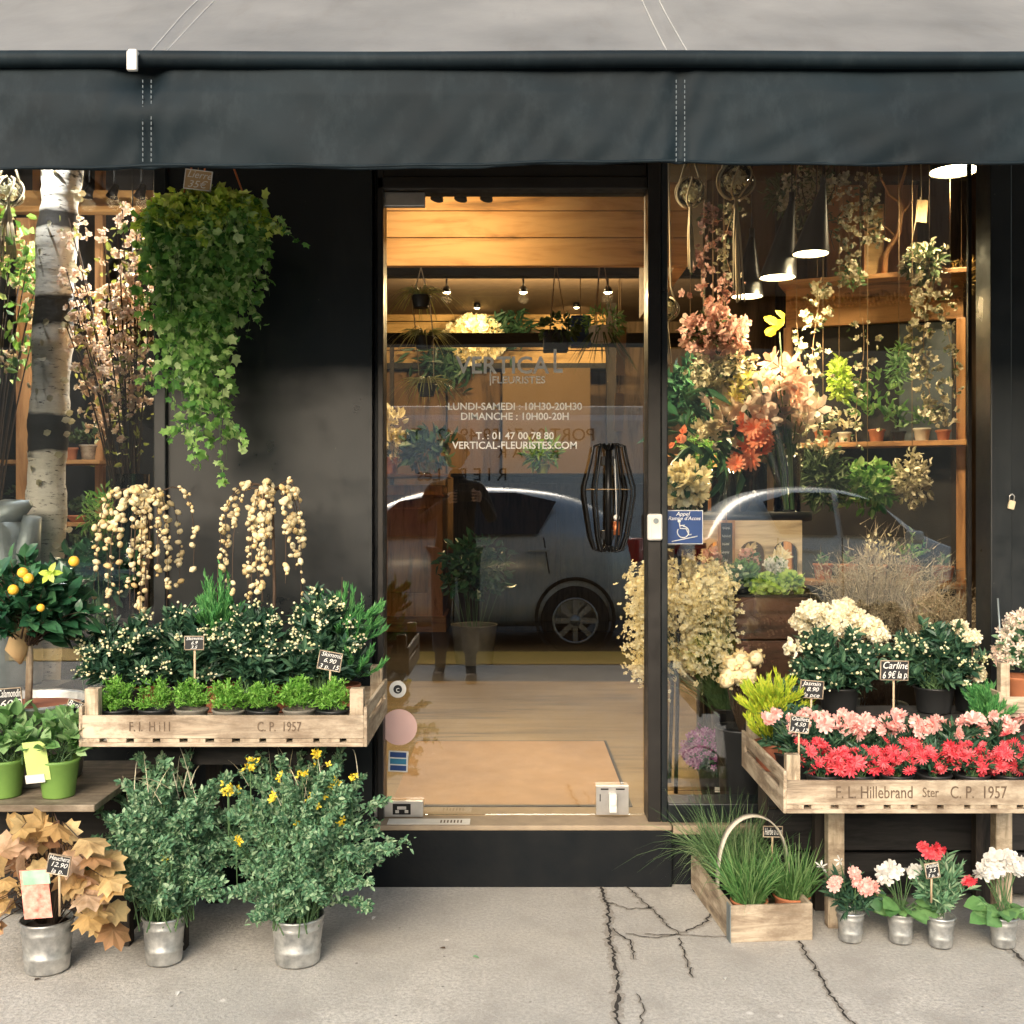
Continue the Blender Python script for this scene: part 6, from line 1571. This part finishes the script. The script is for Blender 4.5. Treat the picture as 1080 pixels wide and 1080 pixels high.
# arcade stand
Ya = .60; ar = thing('arcade_stand', 'pale wooden stand cut with round arches in the right window', 'wooden arcade', (at(795, 0, Ya)[0], Ya, FZ)); za, zb_ = at(0, 620, Ya)[2], at(0, 549, Ya)[2]
xs0, xs1 = at(741, 0, Ya)[0], at(846, 0, Ya)[0]
def arch_panel(x0, x1, z0, z1, n, gap, y0, y1):
    """one board with n arched openings, built column by column"""
    k = MB(); w__ = (x1 - x0) / n
    for i in range(n):
        a0, a1 = x0 + i * w__, x0 + (i+1) * w__; o0, o1 = a0 + gap, a1 - gap; r__ = (o1 - o0) / 2; zc__ = z0 + (z1 - z0) * .5; cx_ = (o0 + o1) / 2
        k.bx(a0, o0, y0, y1, z0, z1).bx(o1, a1, y0, y1, z0, z1)
        th_ = np.linspace(PI, 0, 12); pts = [(cx_ + r__ * math.cos(q), zc__ + r__ * 1.0 * math.sin(q)) for q in th_]
        for p_, q_ in zip(pts[:-1], pts[1:]): k.prism([(p_[0], p_[1]), (q_[0], q_[1]), (q_[0], z1), (p_[0], z1)], y0, y1)
    return k
arch_panel(xs0, xs1, za, zb_, 3, .014, Ya, Ya + .02).build('arched_board', M['arch'], ar, world=True)
MB().bx(xs0, xs1, Ya + .105, Ya + .14, FZ, za - .021).bx(xs0, xs1, Ya - .05, Ya + .15, za - .02, za - .001).build('base', M['darkwood'], ar, world=True)
for i in range(3):
    x_ = xs0 + (i + .5) * (xs1 - xs0) / 3
    clay((x_, Ya + .08, za), ['white glazed jar behind the left arch', 'white glazed jar behind the middle arch', 'white glazed jar behind the right arch'][i], .026, .10, M['potwhite'], G['cream'], hh=.04, group='white jars behind the arches')
t = thing('chalkboard', 'narrow framed chalkboard hanging before the arches', 'chalkboard', at(766, 600, .56)); c_ = at(766, 575, .56)
w_, h_ = pw(15, .56), pw(50, .56)
MB().box(c_, (w_, .008, h_)).build('board', M['slate'], t, world=True)
MB().box(c_ + [-w_/2, -.002, 0], (.010, .014, h_ + .01)).box(c_ + [w_/2, -.002, 0], (.010, .014, h_ + .01)).box(c_ + [0, -.002, h_/2], (w_ - .01, .014, .010)).box(c_ + [0, -.002, -h_/2], (w_ - .01, .014, .010)).build('frame', M['oak'], t, world=True)
k = MB()
for i in range(5):
    xx = np.linspace(-w_ * .3, w_ * (.05 + .25 * rng.random()), 14); k.tube(np.stack([c_[0] + xx, np.full(14, c_[1] - .006), c_[2] + h_ * (.36 - i * .17) + .006 * np.sin(np.arange(14) * 2.4 + i)], -1), .0012, 4)
k.build('lettering', M['chalk'], t, world=True)
MB().tube([c_ + [0, 0, h_/2], c_ + [0, 0, h_/2 + .06]], .0015, 4).build('hook', M['rope'], t, world=True)
# small plants before the arches, brown box of green hydrangea
bx0, bx1 = at(776, 0, .40)[0], at(852, 0, .40)[0]; zt5 = at(0, 630, .40)[2]
t = thing('brown_chest', 'dark brown stained wooden chest in the right window', 'chest', ((bx0+bx1)/2, .40, FZ))
MB().bx(bx0, bx1, .40, .53, FZ, (zt5+FZ)/2 + .2 - .003).bx(bx0, bx1, .40, .53, (zt5+FZ)/2 + .2 + .003, zt5).build('chest_body', M['boxbrown'], t, world=True, bevel=.003)
MB().bx(bx0 - .004, bx1 + .004, .396, .534, zt5 + .001, zt5 + .008).build('rim', M['darkwoodx'], t, world=True)
for i, (px, py, rp, mt, lab, s_) in enumerate([(806, 618, 13, 'limefl', 'lime green hydrangea left of the other on the brown chest', .02), (830, 615, 13, 'limefl', 'lime green hydrangea at the right end of the brown chest', .02), (783, 606, 15, 'basil', 'blue green succulent mix on the left of the brown chest', .024), (818, 596, 9, 'whitefl', 'small white flowered pot behind the lime hydrangeas', .014)]):
    puff(px, py, .45 + .03 * (i > 1), rp, 240, s_, lab, 'potted_flower', 'pot plant', G[mt] if mt != 'basil' else G['sage'], tpl=T_flower(4, .2, .9) if mt != 'basil' else OVAL, zbase=zt5 + .009, sq=(1.1, 1, .7), green=G['basil'], pot=(.028, .034, .035, M['potblk']))
for px, lab in ((752, 'pink flowered pot before the left arch'), (790, 'dusty pink flowered pot between the chalkboard and the right arch')):
    puff(px, 590, .57, 9, 120, .016, lab, 'potted_flower', 'pot plant', G['lilac'], tpl=T_flower(5, .3, .8), zbase=za, green=G['sage'], pot=(.025, .032, .04, M['terra']))
# straw coloured statice mass
t = thing('statice_bush', 'big airy mass of straw yellow dried flowers beside the door post', 'dried flowers', (at(770, 0, .38)[0], .46, FZ)); loc = np.array(t.location)
pot_mb(.04, .055, .30).build('vase', M['potblk'], t)
n = 150; P2 = np.stack([at(0,0,.4)[0] * 0 + rng.uniform(0, 1, n), rng.normal(size=n) * .09, rng.random(n)], -1)
pxs = 672 + 102 * P2[:, 0]; pys = 590 + 115 * P2[:, 2] + 25 * np.abs(P2[:, 0] - .6)
P2 = np.stack([(pxs - 540) * 4.0 / FPX - loc[0], P2[:, 1] - .0, CAMZ - (pys - 530) * 4.0 / FPX - loc[2]], -1)
P0 = np.tile([0, 0, .28], (n, 1)) + rnd(n, .02); P1 = (P0 + P2) / 2 + [0, 0, .04]
k = MB(); stems(k, P0, P1, P2, .0018, 3, 4); k.build('stem', G['stem'], t)
k = MB(); Pn = np.repeat(P2, 34, 0) + rnd(n * 34, .026); k.inst(T_flower(5, .35, .8), Pn, rnd(len(Pn)), rnd(len(Pn)) + [0, -.6, .3], .0095 * (.6 + .8 * rng.random(len(Pn)))); k.build('flower_mass', G['statice'], t)
# dried pale balls
t = thing('dried_pods', 'stems of round cream dried pods left of the golden conifer', 'dried flowers', (at(782, 0, .2)[0], .2, FZ)); loc = np.array(t.location)
pot_mb(.07, .09, .28).build('vase', M['potblk'], t)
k = MB(); ks = MB()
for a_, b_ in ((769,711),(781,695),(778,712),(766,718),(785,703),(797,694),(790,712),(772,700)):
    q = at(a_, b_, .16) - loc; d = nrm(rnd(60)); k = MB().ball(q, .026, 12, 8); k.inst(T_oval(.8), q + d * .024, rnd(60), d, .016); k.build('pod', G['catkin'], t); ks.tube([(0,0,.25), (q[0]*.6, q[1]*.6, (q[2]+.25)/2), q], .003, 5, cap=False)
ks.build('stem', G['bark'], t)
# cloud of dry twigs
for (px, py, rp, lab, Yt, nn) in ((925, 618, 64, 'large brown cloud of fine dry twigs in the middle of the right window', .55, 210), (990, 650, 40, 'smaller cloud of dry twigs to the right of the large one', .35, 110)):
    c_ = at(px, py, Yt); r_ = pw(rp, Yt); t = thing('dry_twig_bush', lab, 'dried plant', (c_[0], Yt, FZ), 'clouds of dry twigs')
    pot_mb(.08, .11, .30).build('vase', M['zincd'], t); zc_ = c_[2] - FZ
    P0, P1, P2 = crown(nn, (0, 0, .28), (0, 0, zc_), (r_ * 1.1, r_ * .8, r_ * .8), zmin=-.75, base_r=.03, inner=.35)
    k = MB(); stems(k, P0, P1, P2, .0016, 3, 5); k.build('stem', G['bark'], t)
    k = MB(); t_ = .55 + .5 * rng.random((nn, 36)); P = bez(P0, P1, P2, t_).reshape(-1, 3) + rnd(nn * 36, .02); T = nrm(bezt(P0, P1, P2, t_).reshape(-1, 3))
    k.inst(T_tri(.05), P, T + rnd(len(P), .7), rnd(len(P)), .050 * (.5 + rng.random(len(P)))); k.inst(BALL, P[::3], (0,0,1), (1,0,0), .0028)
    k.build('twigs', G['twig'], t)
t = thing('mauve_pot', 'black pot of small mauve flowers on the shop floor inside the right window', 'pot plant', (at(755, 0, .38)[0], .38, FZ))
pot_mb(.052, .066, .10).build('pot', M['potblk'], t); MB().box((0, -.062, .03), (.03, .002, .018)).build('tag', M['paper'], t)
P0, P1, P2 = crown(70, (0, 0, .08), (0, 0, .125), (.13, .11, .085), zmin=-.4); k = MB(); leaves_on(k, P0, P1, P2, 16, OVAL, .024, tmin=.3); k.build('foliage', G['dark'], t)
k = MB(); Pn = np.repeat(P2[P2[:, 2] > .11], 10, 0) + [0, -.01, .015]; Pn = Pn + rnd(len(Pn), .012); k.inst(T_flower(5, .4, .6), Pn, rnd(len(Pn)), rnd(len(Pn)) + [0, -.4, .8], .012); k.build('flowers', G['mauve'], t)

# ---- left window
Yb = .42; t = thing('birch_trunk', 'white birch trunk standing upright in the left window', 'tree trunk', (at(48, 0, Yb)[0], Yb, FZ)); loc = np.array(t.location)
def birch_mat():
    m, nt, b = _nt('birch_bark'); z = noise(nt, 30, 4, .7, sc=(1, 1, 3.5)); col = ramp(nt, z, [(.34, (.05,.045,.04)), (.42, (.80,.75,.66)), (.8, (.94,.90,.80))])
    z2 = noise(nt, 1.0, 5, .7, sc=(1.4, 1.4, 4.4)); 
    col = mixc(nt, col, (.025,.022,.02), ramp(nt, z2, [(.60, 0.0), (.62, 1.0)])); tc = nt.nodes.new('ShaderNodeTexCoord'); sp = nt.nodes.new('ShaderNodeSeparateXYZ'); L(nt, tc.outputs['Object'], sp.inputs[0])
    ad = nt.nodes.new('ShaderNodeMath'); ad.operation = 'MULTIPLY_ADD'; ad.inputs[1].default_value = .10; L(nt, z2, ad.inputs[0]); L(nt, sp.outputs['Z'], ad.inputs[2])
    mr = nt.nodes.new('ShaderNodeMath'); mr.operation = 'DIVIDE'; mr.inputs[1].default_value = 3.0; L(nt, ad.outputs[0], mr.inputs[0])
    st_ = [(0, 0.0)]
    for y0_, y1_ in ((478, 436), (348, 312), (243, 224)):
        za_, zb2_ = [(CAMZ - (q - 530) * 4.04 / FPX - FZ + .05) / 3.0 for q in (y0_, y1_)]
        st_ += [(za_, 0.0), (za_ + .001, 1.0), (zb2_, 1.0), (zb2_ + .001, 0.0)]
    col = mixc(nt, col, (.02,.018,.016), ramp(nt, mr.outputs[0], st_))
    L(nt, col, b.inputs['Base Color']); b.inputs['Roughness'].default_value = .75
    bump(nt, b, z2, .6, .02); return m
pts = [at(a_, b_, Yb) - loc for a_, b_ in ((40, 1060), (44, 700), (48, 590), (49, 500), (53, 420), (56, 340), (60, 250), (66, 180), (70, 60))]
pts[0] = np.array([-.02, 0, 0]); pts = np.array(pts); tt = np.linspace(0, len(pts) - 1, 90); pts = np.stack([np.interp(tt, np.arange(len(pts)), pts[:, i]) for i in range(3)], -1)
rad = .069 + .004 * np.sin(np.arange(90) * .5) + rng.normal(size=90) * .0012
MB().tube(pts, rad, 30).build('trunk', birch_mat(), t)
k = MB(); n = 50
for i in range(n):
    q = rng.integers(12, 88); a_ = rng.random() * PI + PI; p_ = pts[q] + np.array([math.cos(a_), math.sin(a_), 0]) * (rad[q] + .001)
    k.inst(T_oval(.8, .2, -.4), p_[None], np.array([(-math.sin(a_), math.cos(a_), .2)]) + rnd(1, .2), np.array([(math.cos(a_), math.sin(a_), 0)]), .03)
k.build('peeling_bark', G['dried'], t)
# flowering branches in a glass vase
Y = .36; x = at(140, 0, Y)[0]; t = thing('blossom_vase', 'tall glass vase of pink blossoming branches in the left window', 'vase of branches', (x, Y, FZ)); loc = np.array(t.location)
zv0, zv1 = at(0, 650, Y)[2] - FZ, at(0, 500, Y)[2] - FZ
MB().lathe([(.001, zv0), (.055, zv0), (.06, zv0 + .01), (.06, zv1), (.056, zv1), (.056, zv0 + .015), (.001, zv0 + .015)], seg=28).build('vase_body', M['vase'], t)
MB().lathe([(.12, 0), (.12, .02), (.03, .04), (.03, zv0 - .03), (.09, zv0 - .002), (.001, zv0 - .002)], seg=28).build('pedestal', M['darkwood'], t)
n = 26; px2 = rng.uniform(62, 166, n); py2 = 205 + 130 * rng.random(n) + np.abs(px2 - 120) * .5
P2 = np.array([at(a_, b_, Y + rng.normal() * .06) for a_, b_ in zip(px2, py2)]) - loc; P2[:, 1] = np.clip(P2[:, 1], -.27, .3)
P0 = np.tile([0, 0, zv0 + .03], (n, 1)) + rnd(n, .015) * [1, 1, 0]; P1 = np.stack([P2[:, 0] * .25, P2[:, 1] * .2, (P0[:, 2] + P2[:, 2]) * .52], -1)
k = MB(); stems(k, P0, P1, P2, .005, 5, 9); k.build('branch', G['bark'], t)
tt = .62 + .40 * rng.random((n, 12)); P = bez(P0, P1, P2, tt).reshape(-1, 3) + rnd(n * 12, .026)
k = MB(); Pn = np.repeat(P, 4, 0) + rnd(len(P) * 4, .008); k.inst(T_flower(6, .5, .8, 5, .9), Pn, rnd(len(Pn)), rnd(len(Pn)) + [0, -.5, .3], .0118 * (.6 + .7 * rng.random(len(Pn)))); k.build('blossom', G['blossom'], t)
tt = .45 + .55 * rng.random((n, 12)); P = bez(P0, P1, P2, tt).reshape(-1, 3) + rnd(n * 12, .022); k = MB(); k.inst(OVAL, P, rnd(len(P)) + [0, 0, .3], rnd(len(P)), .034 * (.6 + .6 * rng.random(len(P)))); k.build('leaves', leafm('young_olive_leaves', [(.14,.18,.04),(.28,.32,.07),(.42,.42,.12)], .5, .4), t)
Y = .38; x = at(10, 0, Y)[0]
t = thing('blossom_branch', 'loose blossoming branch left of the birch trunk', 'branch', (at(-20, 0, .5)[0], .5, FZ)); loc = np.array(t.location)
pot_mb(.08, .10, .4).build('vase', M['potblk'], t)
P2 = np.array([at(a_, b_, .45) for a_, b_ in ((12,250),(28,255),(30,275),(10,300),(38,300),(22,285),(5,230),(15,370),(30,330),(5,380),(38,345),(-5,270))]) - loc; n = len(P2)
P0 = np.tile([0, 0, .35], (n, 1)); P1 = P2 * [.3, .3, .6] + [0, 0, .2]; k = MB(); stems(k, P0, P1, P2, .005, 5, 8); k.build('branch', G['bark'], t)
Pn = np.repeat(P2, 7, 0) + rnd(n * 7, .022); k = MB(); k.inst(T_flower(6, .5, .8, 5, .9), Pn, rnd(len(Pn)), rnd(len(Pn)) + [0, -.5, .3], .014); k.build('blossom', G['blossom'], t)
k = MB(); Pn = np.repeat(P2, 16, 0) + rnd(n * 16, .045); k.inst(OVAL, Pn, rnd(len(Pn)), rnd(len(Pn)), .045); k.build('leaves', G['ivy'], t)
# shelves at the back of the left window
rk = thing('shelf_rack', 'timber rack with shelves of little pots behind the birch trunk', 'shelf', (at(85, 0, 1.3)[0], 1.3, FZ)); 
k0, k1 = at(-40, 0, 1.3)[0], at(160, 0, 1.3)[0]
for py in (487, 552, 600): 
    z_ = at(0, py, 1.3)[2]; MB().bx(k0, at(112 if py == 487 else 100, 0, 1.3)[0], 1.22, 1.45, z_ - .012, z_ + .006).build('shelf', M['oakx'], rk, world=True, bevel=.002)
for px in (22, 90): MB().bx(at(px, 0, 1.3)[0] - .018, at(px, 0, 1.3)[0] + .018, 1.46, 1.50, FZ, 2.9).build('upright', M['oak'], rk, world=True)
z_ = at(0, 214, 1.3)[2]; part('beam', MB().bx(k0 - .4, -1.29, 1.26, 1.3, z_ - .035, z_ + .045).bx(k0 - .4, -1.29, 1.2, 1.26, z_ - .065, z_ - .04), M['pine'])
part('side_post', MB().bx(at(24,0,1.2)[0] - .03, at(24,0,1.2)[0] + .03, 1.2, 1.25, FZ, 2.5), M['oak'])
z87 = at(0, 487, 1.3)[2] + .007; z55 = at(0, 552, 1.3)[2] + .007; z60 = at(0, 600, 1.3)[2] + .007
for px, z_, lab, mt, r_, h_ in ((75, z87, 'small terracotta pot right of the birch trunk on the highest shelf', M['terra'], .028, .055), (93, z87, 'straw coloured pot beside the terracotta one on the highest shelf', M['crate'], .034, .068), (20, z55, 'terracotta pot left of the birch trunk on the middle shelf', M['terra'], .05, .10), (83, z55, 'shallow terracotta dish on the middle shelf right of the birch trunk', M['terra'], .045, .03), (84, z60, 'pale pot on the lowest shelf right of the birch trunk', M['potwhite'], .045, .09)):
    clay((at(px, 0, 1.28)[0], 1.28, z_), lab, r_, h_, mt, G['driedg'], hh=.07, group='pots on the left rack')
puff(108, 545, 1.0, 22, 260, .04, 'loose green foliage plant under the highest shelf in the left window', 'leafy_plant', 'pot plant', G['ivy'], zbase=z60 - .02, tpl=LANCE, sq=(1, .8, 1.2), pot=(.05, .06, .1, M['terra']))
MB().bx(-.06, .06, -.06, .06, -(z60 - .02 - FZ), -.001).build('stand', M['darkwood'], [o for o in C.objects if o.name.startswith('leafy_plant') and 'loose green' in o.get('label','')][0])
puff(105, 600, .30, 34, 420, .045, 'dark laurel like foliage low in the left window beside the vase', 'laurel_plant', 'pot plant', G['citrus'], zbase=FZ, sq=(1.3, .5, .8), pot=(.08, .10, .3, M['potblk']))
for px, py, lab in ((105, 718, 'straw yellow dried head low beside the left catkin tree'),):
    pass
# zinc watering can
Y = .26; wc = thing('watering_can', 'old zinc watering can at the left edge of the left window', 'watering can', (at(2, 0, Y)[0], Y, FZ + .42)); 
zt6 = at(0, 550, Y)[2] - FZ - .42
MB().lathe([(.001, 0), (.13, 0), (.135, .01), (.125, zt6 * .6), (.128, zt6*.62), (.12, zt6), (.115, zt6), (.12, zt6*.6), (.001, .01)], seg=32).build('can_body', M['zincd'], wc)
MB().tube([(.08, -.03, zt6 * .15), (.10, -.04, zt6 * .8), (.13, -.05, zt6 + .02)], [.04, .05, .03], 14).tube([(-.03, -.05, zt6 - .01), (.06, -.05, zt6 + .035), (.125, -.05, zt6 + .065)], [.07, .05, .012], 14).build('spout', M['zincd'], wc)
MB().tube([(-.1, 0, zt6), (-.16, 0, zt6 + .06), (-.18, 0, zt6 * .6), (-.12, 0, .1)], .008, 8).build('handle', M['zincd'], wc)
ld = thing('display_bench', 'dark wooden bench under the left window display', 'bench', (-1.7, .3, FZ)); MB().bx(-2.5, at(70,0,.3)[0] , .15, .36, FZ + .39, FZ + .418).build('top', M['darkwoodx'], ld, world=True)
for x_ in (-2.45, -1.72): MB().bx(x_, x_ + .04, .17, .34, FZ, FZ + .389).build('leg', M['darkwood'], ld, world=True)

# ---- through the door
Yc_ = 5.4; cx0, cx1 = at(396, 0, Yc_)[0], at(472, 0, Yc_)[0]; zc1 = at(0, 500, Yc_)[2]
cn = thing('counter', 'panelled wooden counter behind the left side of the glass door', 'counter', ((cx0+cx1)/2, Yc_, FZ))
MB().bx(cx0, cx1 - .04, Yc_, Yc_ + .6, FZ, zc1 - .09).build('cabinet', M['oak'], cn, world=True, bevel=.004)
MB().bx(cx0, cx1, Yc_ - .06, Yc_ + .62, zc1 - .025, zc1).bx(cx0, cx1 - .02, Yc_ - .03, Yc_ + .61, zc1 - .19, zc1 - .17).bx(cx0, cx1 - .01, Yc_ - .045, Yc_ + .61, FZ, FZ + .13).build('moulding', M['oakx'], cn, world=True, bevel=.004)
MB().bx(cx0 + .12, cx1 - .16, Yc_ - .012, Yc_, FZ + .32, zc1 - .28).build('raised_panel', M['oak'], cn, world=True, bevel=.01)
z_ = zc1
puff(450, 474, Yc_ + .2, 20, 240, .09, 'dark green foliage in a bowl standing on the wooden counter', 'counter_plant', 'pot plant', G['dark'], zbase=z_, pot=(.09, .12, .1, M['vase']), sq=(1.3, 1, 1))
puff(411, 458, Yc_ + .3, 17, 200, .08, 'straw coloured dried bunch on the counter by the door frame', 'dried_bunch', 'dried flowers', G['statice'], zbase=z_, sq=(.8, 1, 1.6), pot=(.06, .07, .15, M['terra']))
# dark cabinet added to keep the back dark behind the reflections, with tagged plant
Yt = 5.6; tz = at(0, 500, Yt)[2]; rc0, rc1 = at(478, 0, 5.4)[0], at(700, 0, 5.4)[0]
t = thing('shade_cabinet', 'long dark cabinet added as shade across the back of the shop right of the counter', 'cabinet', ((rc0+rc1)/2, 5.4, FZ))
MB().bx(rc0, rc1, 5.4, 5.9, FZ, tz - .03).build('cabinet_body', M['darkwood'], t, world=True, bevel=.005)
MB().bx(rc0 - .02, rc1 + .02, 5.36, 5.92, tz - .03, tz).build('worktop', M['darkwoodx'], t, world=True, bevel=.004)
k = MB()
for i in range(4): k.bx(rc0 + .03 + i * (rc1-rc0-.03)/4, rc0 + (i+1) * (rc1-rc0-.03)/4, 5.385, 5.399, FZ + .08, tz - .08)
k.build('cabinet_door', M['darkwood'], t, world=True, bevel=.004)
puff(572, 478, Yt - .05, 13, 160, .10, 'small palm like plant with a yellow tag in the back of the shop', 'small_palm', 'pot plant', G['ivy'], zbase=tz + .001, tpl=LANCE, sq=(1.2, 1, .9), pot=(.04, .055, .08, M['lime']))
puff(500, 598, 3.6, 34, 520, .06, 'dark leafy bush on the shop floor right of the counter', 'floor_plant', 'pot plant', G['citrus'], zbase=FZ, sq=(1.1, .9, .9), pot=(.12, .15, .26, M['potgrey']))
# three tier spider plant
def spider(px, tiers, Y, label, ztop):
    a0 = at(px, tiers[0], Y); t = thing('spider_plant', label, 'hanging plant', (a0[0], Y, ztop)); o_ = np.array(t.location)
    for i, py in enumerate(tiers):
        c_ = at(px + 3 * i, py, Y) - o_; pot_mb(.04, .055, .07, c=c_ - [0, 0, .07]).build('pot', M['potblk'], t)
        n = 64; a_ = rng.random(n) * 2 * PI; k = MB(); blades(k, c_ + np.stack([.02*np.cos(a_), .02*np.sin(a_), 0*a_], -1), np.stack([np.cos(a_)*.6, np.sin(a_)*.6, np.full(n, .7)], -1), .19 * (.6 + .5 * rng.random(n)), .011, .9 + .6*rng.random(n), seg=7); k.build('strap_leaves', G['spider'], t)
    k = MB(); e = at(px + 6, tiers[-1], Y) - o_
    for s_ in (-1, 1): k.tube([(0, 0, 0), (0, 0, (at(0, tiers[0] - 30, Y) - o_)[2]), at(px + s_*9, tiers[0] + 5, Y) - o_, at(px + s_*9 + 4, tiers[1], Y) - o_, e + [s_*.04, 0, 0]], .0035, 5)
    k.build('hanging_cord', M['cord'], t)
spider(444, (312, 355, 405), 2.6, 'three tier hanging spider plant behind the left side of the door', 2.99)
def hanger(px, py, Y, label, kind, pyt):
    c_ = at(px, py, Y); t = thing('hanging_planter', label, 'hanging planter', (c_[0], Y, 2.99), 'planters hung on cords behind the door'); o_ = np.array(t.location); c_ = c_ - o_; k = MB()
    top = at(px, pyt, Y) - o_; k.tube([(0, 0, 0), top], .003, 5)
    for a_ in (0, 2.1, 4.2): k.tube([top, c_ + [.07*math.cos(a_), .07*math.sin(a_), .05]], .003, 5)
    k.build('hanging_cord', M['rope'], t)
    if kind: MB().box(c_, (.15, .11, .13)).build('pot', M['potblk'], t, bevel=.01)
    else: pot_mb(.055, .075, .09, c=c_ - [0, 0, .04]).build('pot', M['potwhite'], t)
    n = 200; d = nrm(rnd(n)); k = MB(); k.inst(OVAL if kind else LANCE, c_ + [.02, 0, .075] + d * [.10, .08, .075], d + rnd(n, .5) - [0, 0, .4], rnd(n), .045); k.build('foliage', G['basil'] if not kind else G['driedg'], t)
    if not kind:
        n = 30; a_ = rng.random(n) * 2 * PI; k = MB(); blades(k, c_ + np.stack([.06*np.cos(a_), .06*np.sin(a_), 0*a_ + .02], -1), np.stack([np.cos(a_)*.4, np.sin(a_)*.4, np.full(n, -.5)], -1), .2, .006, .5*rng.random(n)); k.build('trailing_shoots', G['driedg'], t)
hanger(586, 360, 3.0, 'square black planter hung on long cords behind the door', 1, 275)
hanger(634, 354, 2.6, 'round pale planter with trailing plant hung on cords on the right behind the door', 0, 258)
c_ = at(612, 350, 3.4); t = thing('blue_planter', 'dark blue planter hanging between the black and the pale planter', 'hanging planter', (c_[0], 3.4, 2.99))
MB().box(c_, (.13, .1, .2)).build('pot', M['blue'], t, world=True, bevel=.01); MB().tube([c_ + [0,0,.1], (c_[0], 3.4, 2.99)], .003, 4).build('hanging_cord', M['rope'], t, world=True)
# dried bouquet tied on the rear wall
Yw = 6.42; c_ = at(510, 356, Yw); t = thing('wall_bouquet', 'large dried bouquet of cream flowers fixed slanting on the pale boards', 'bouquet', c_)
n = 420; d = nrm(rnd(n)); k = MB(); k.inst(T_flower(6, .4, .8, 5, .9), d * [.27, .12, .21] * rng.random((n, 1)) ** .4 + [-.08, -.05, -.02], rnd(n), d + [0, -.6, 0], .05); k.build('flower_head', G['statice'], t)
n = 200; k = MB(); k.inst(LANCE, rnd(n) * [.10, .05, .07] + [.22, -.04, .06], rnd(n) + [1, 0, .3], rnd(n), .13); k.inst(LANCE, rnd(n) * [.12, .05, .08] + [-.32, -.02, -.22], rnd(n) - [1, 0, .8], rnd(n), .15); k.build('leaves', G['dark'], t)
MB().tube([(.2, -.03, .06), (.62, -.02, .04)], .02, 6).tube([(.2, -.03, .03), (.58, -.02, -.01)], .012, 6).build('stem', G['bark'], t)
for i, (px, y0, y1) in enumerate([(655, 345, 396), (653, 415, 455)]):
    c_ = at(px, (y0+y1)/2, 4.0); t = thing('paper_strip', ['upper pale paper strip hanging behind the right side of the door', 'lower pale paper strip hanging behind the right side of the door'][i], 'paper strip', (c_[0], 4.0, 2.99)); MB().box(c_, (pw(10, 4), .004, pw(y1-y0, 4)), (0, .03, 0)).build('paper', M['kraft'], t, world=True); MB().tube([c_ + [0, .006, pw((y1-y0)/2, 4)-.01], (c_[0], 4.006, 2.99)], .003, 4).build('string', M['rope'], t, world=True)
t = thing('card_board', 'tall pale card sheet leaning at the back of the shop', 'panel', (at(590, 0, 6.2)[0], 6.2, FZ)); x0_, x1_ = at(530, 0, 6.2)[0], at(652, 0, 6.2)[0]
MB().bx(x0_, x1_ - .25, 6.2, 6.22, at(0, 520, 6.2)[2], at(0, 388, 6.2)[2]).build('card', M['card'], t, world=True); MB().bx(x0_ + .05, x0_ + .1, 6.225, 6.27, FZ, at(0, 400, 6.2)[2]).bx(x1_ - .35, x1_ - .3, 6.225, 6.27, FZ, at(0, 400, 6.2)[2]).build('leg', M['pinez'], t, world=True)
# coir mat
mt_ = thing('door_mat', 'broad tan coir mat on the floor just inside the glass door', 'door mat', (0, .7, FZ)); xm0, xm1 = -.42, .405
MB().bx(xm0, xm1, .19, 1.2, FZ + .001, FZ + .014).build('mat', M['mat'], mt_, world=True, bevel=.004)
MB().bx(xm1 + .001, xm1 + .011, .17, 1.215, FZ + .001, FZ + .012).bx(xm0, xm1, 1.201, 1.215, FZ + .001, FZ + .012).bx(xm0, xm1, .172, .189, FZ + .001, FZ + .012).build('mat_frame', M['blackm'], mt_, world=True)
tagm = 1
# left pots shelf seen low through the right window, left rear
rk = thing('shelf_rack', 'narrow rack of small items behind the flowers at the left of the right window', 'shelf', (at(722, 0, 1.9)[0], 1.9, FZ))
for py in (425, 480): MB().bx(at(700,0,1.9)[0], at(748,0,1.9)[0], 1.8, 2.0, at(0,py,1.9)[2] - .012, at(0,py,1.9)[2]).build('shelf', M['oakx'], rk, world=True)
MB().bx(at(700,0,1.9)[0]-.02, at(700,0,1.9)[0]-.001, 1.8, 2.0, FZ, at(0,400,1.9)[2]).bx(at(748,0,1.9)[0]+.001, at(748,0,1.9)[0]+.02, 1.8, 2.0, FZ, at(0,400,1.9)[2]).build('upright', M['oak'], rk, world=True, each=True)
for i, px in enumerate((712, 726, 739)): clay((at(px, 0, 1.88)[0], 1.88, at(0, 425, 1.9)[2]), ['first jar on the rack left in the right window', 'middle jar on the rack left in the right window', 'last jar on the rack left in the right window'][i], .03, .08, [M['potwhite'], M['terra'], M['potgrey']][i], None, group='jars on the narrow rack')
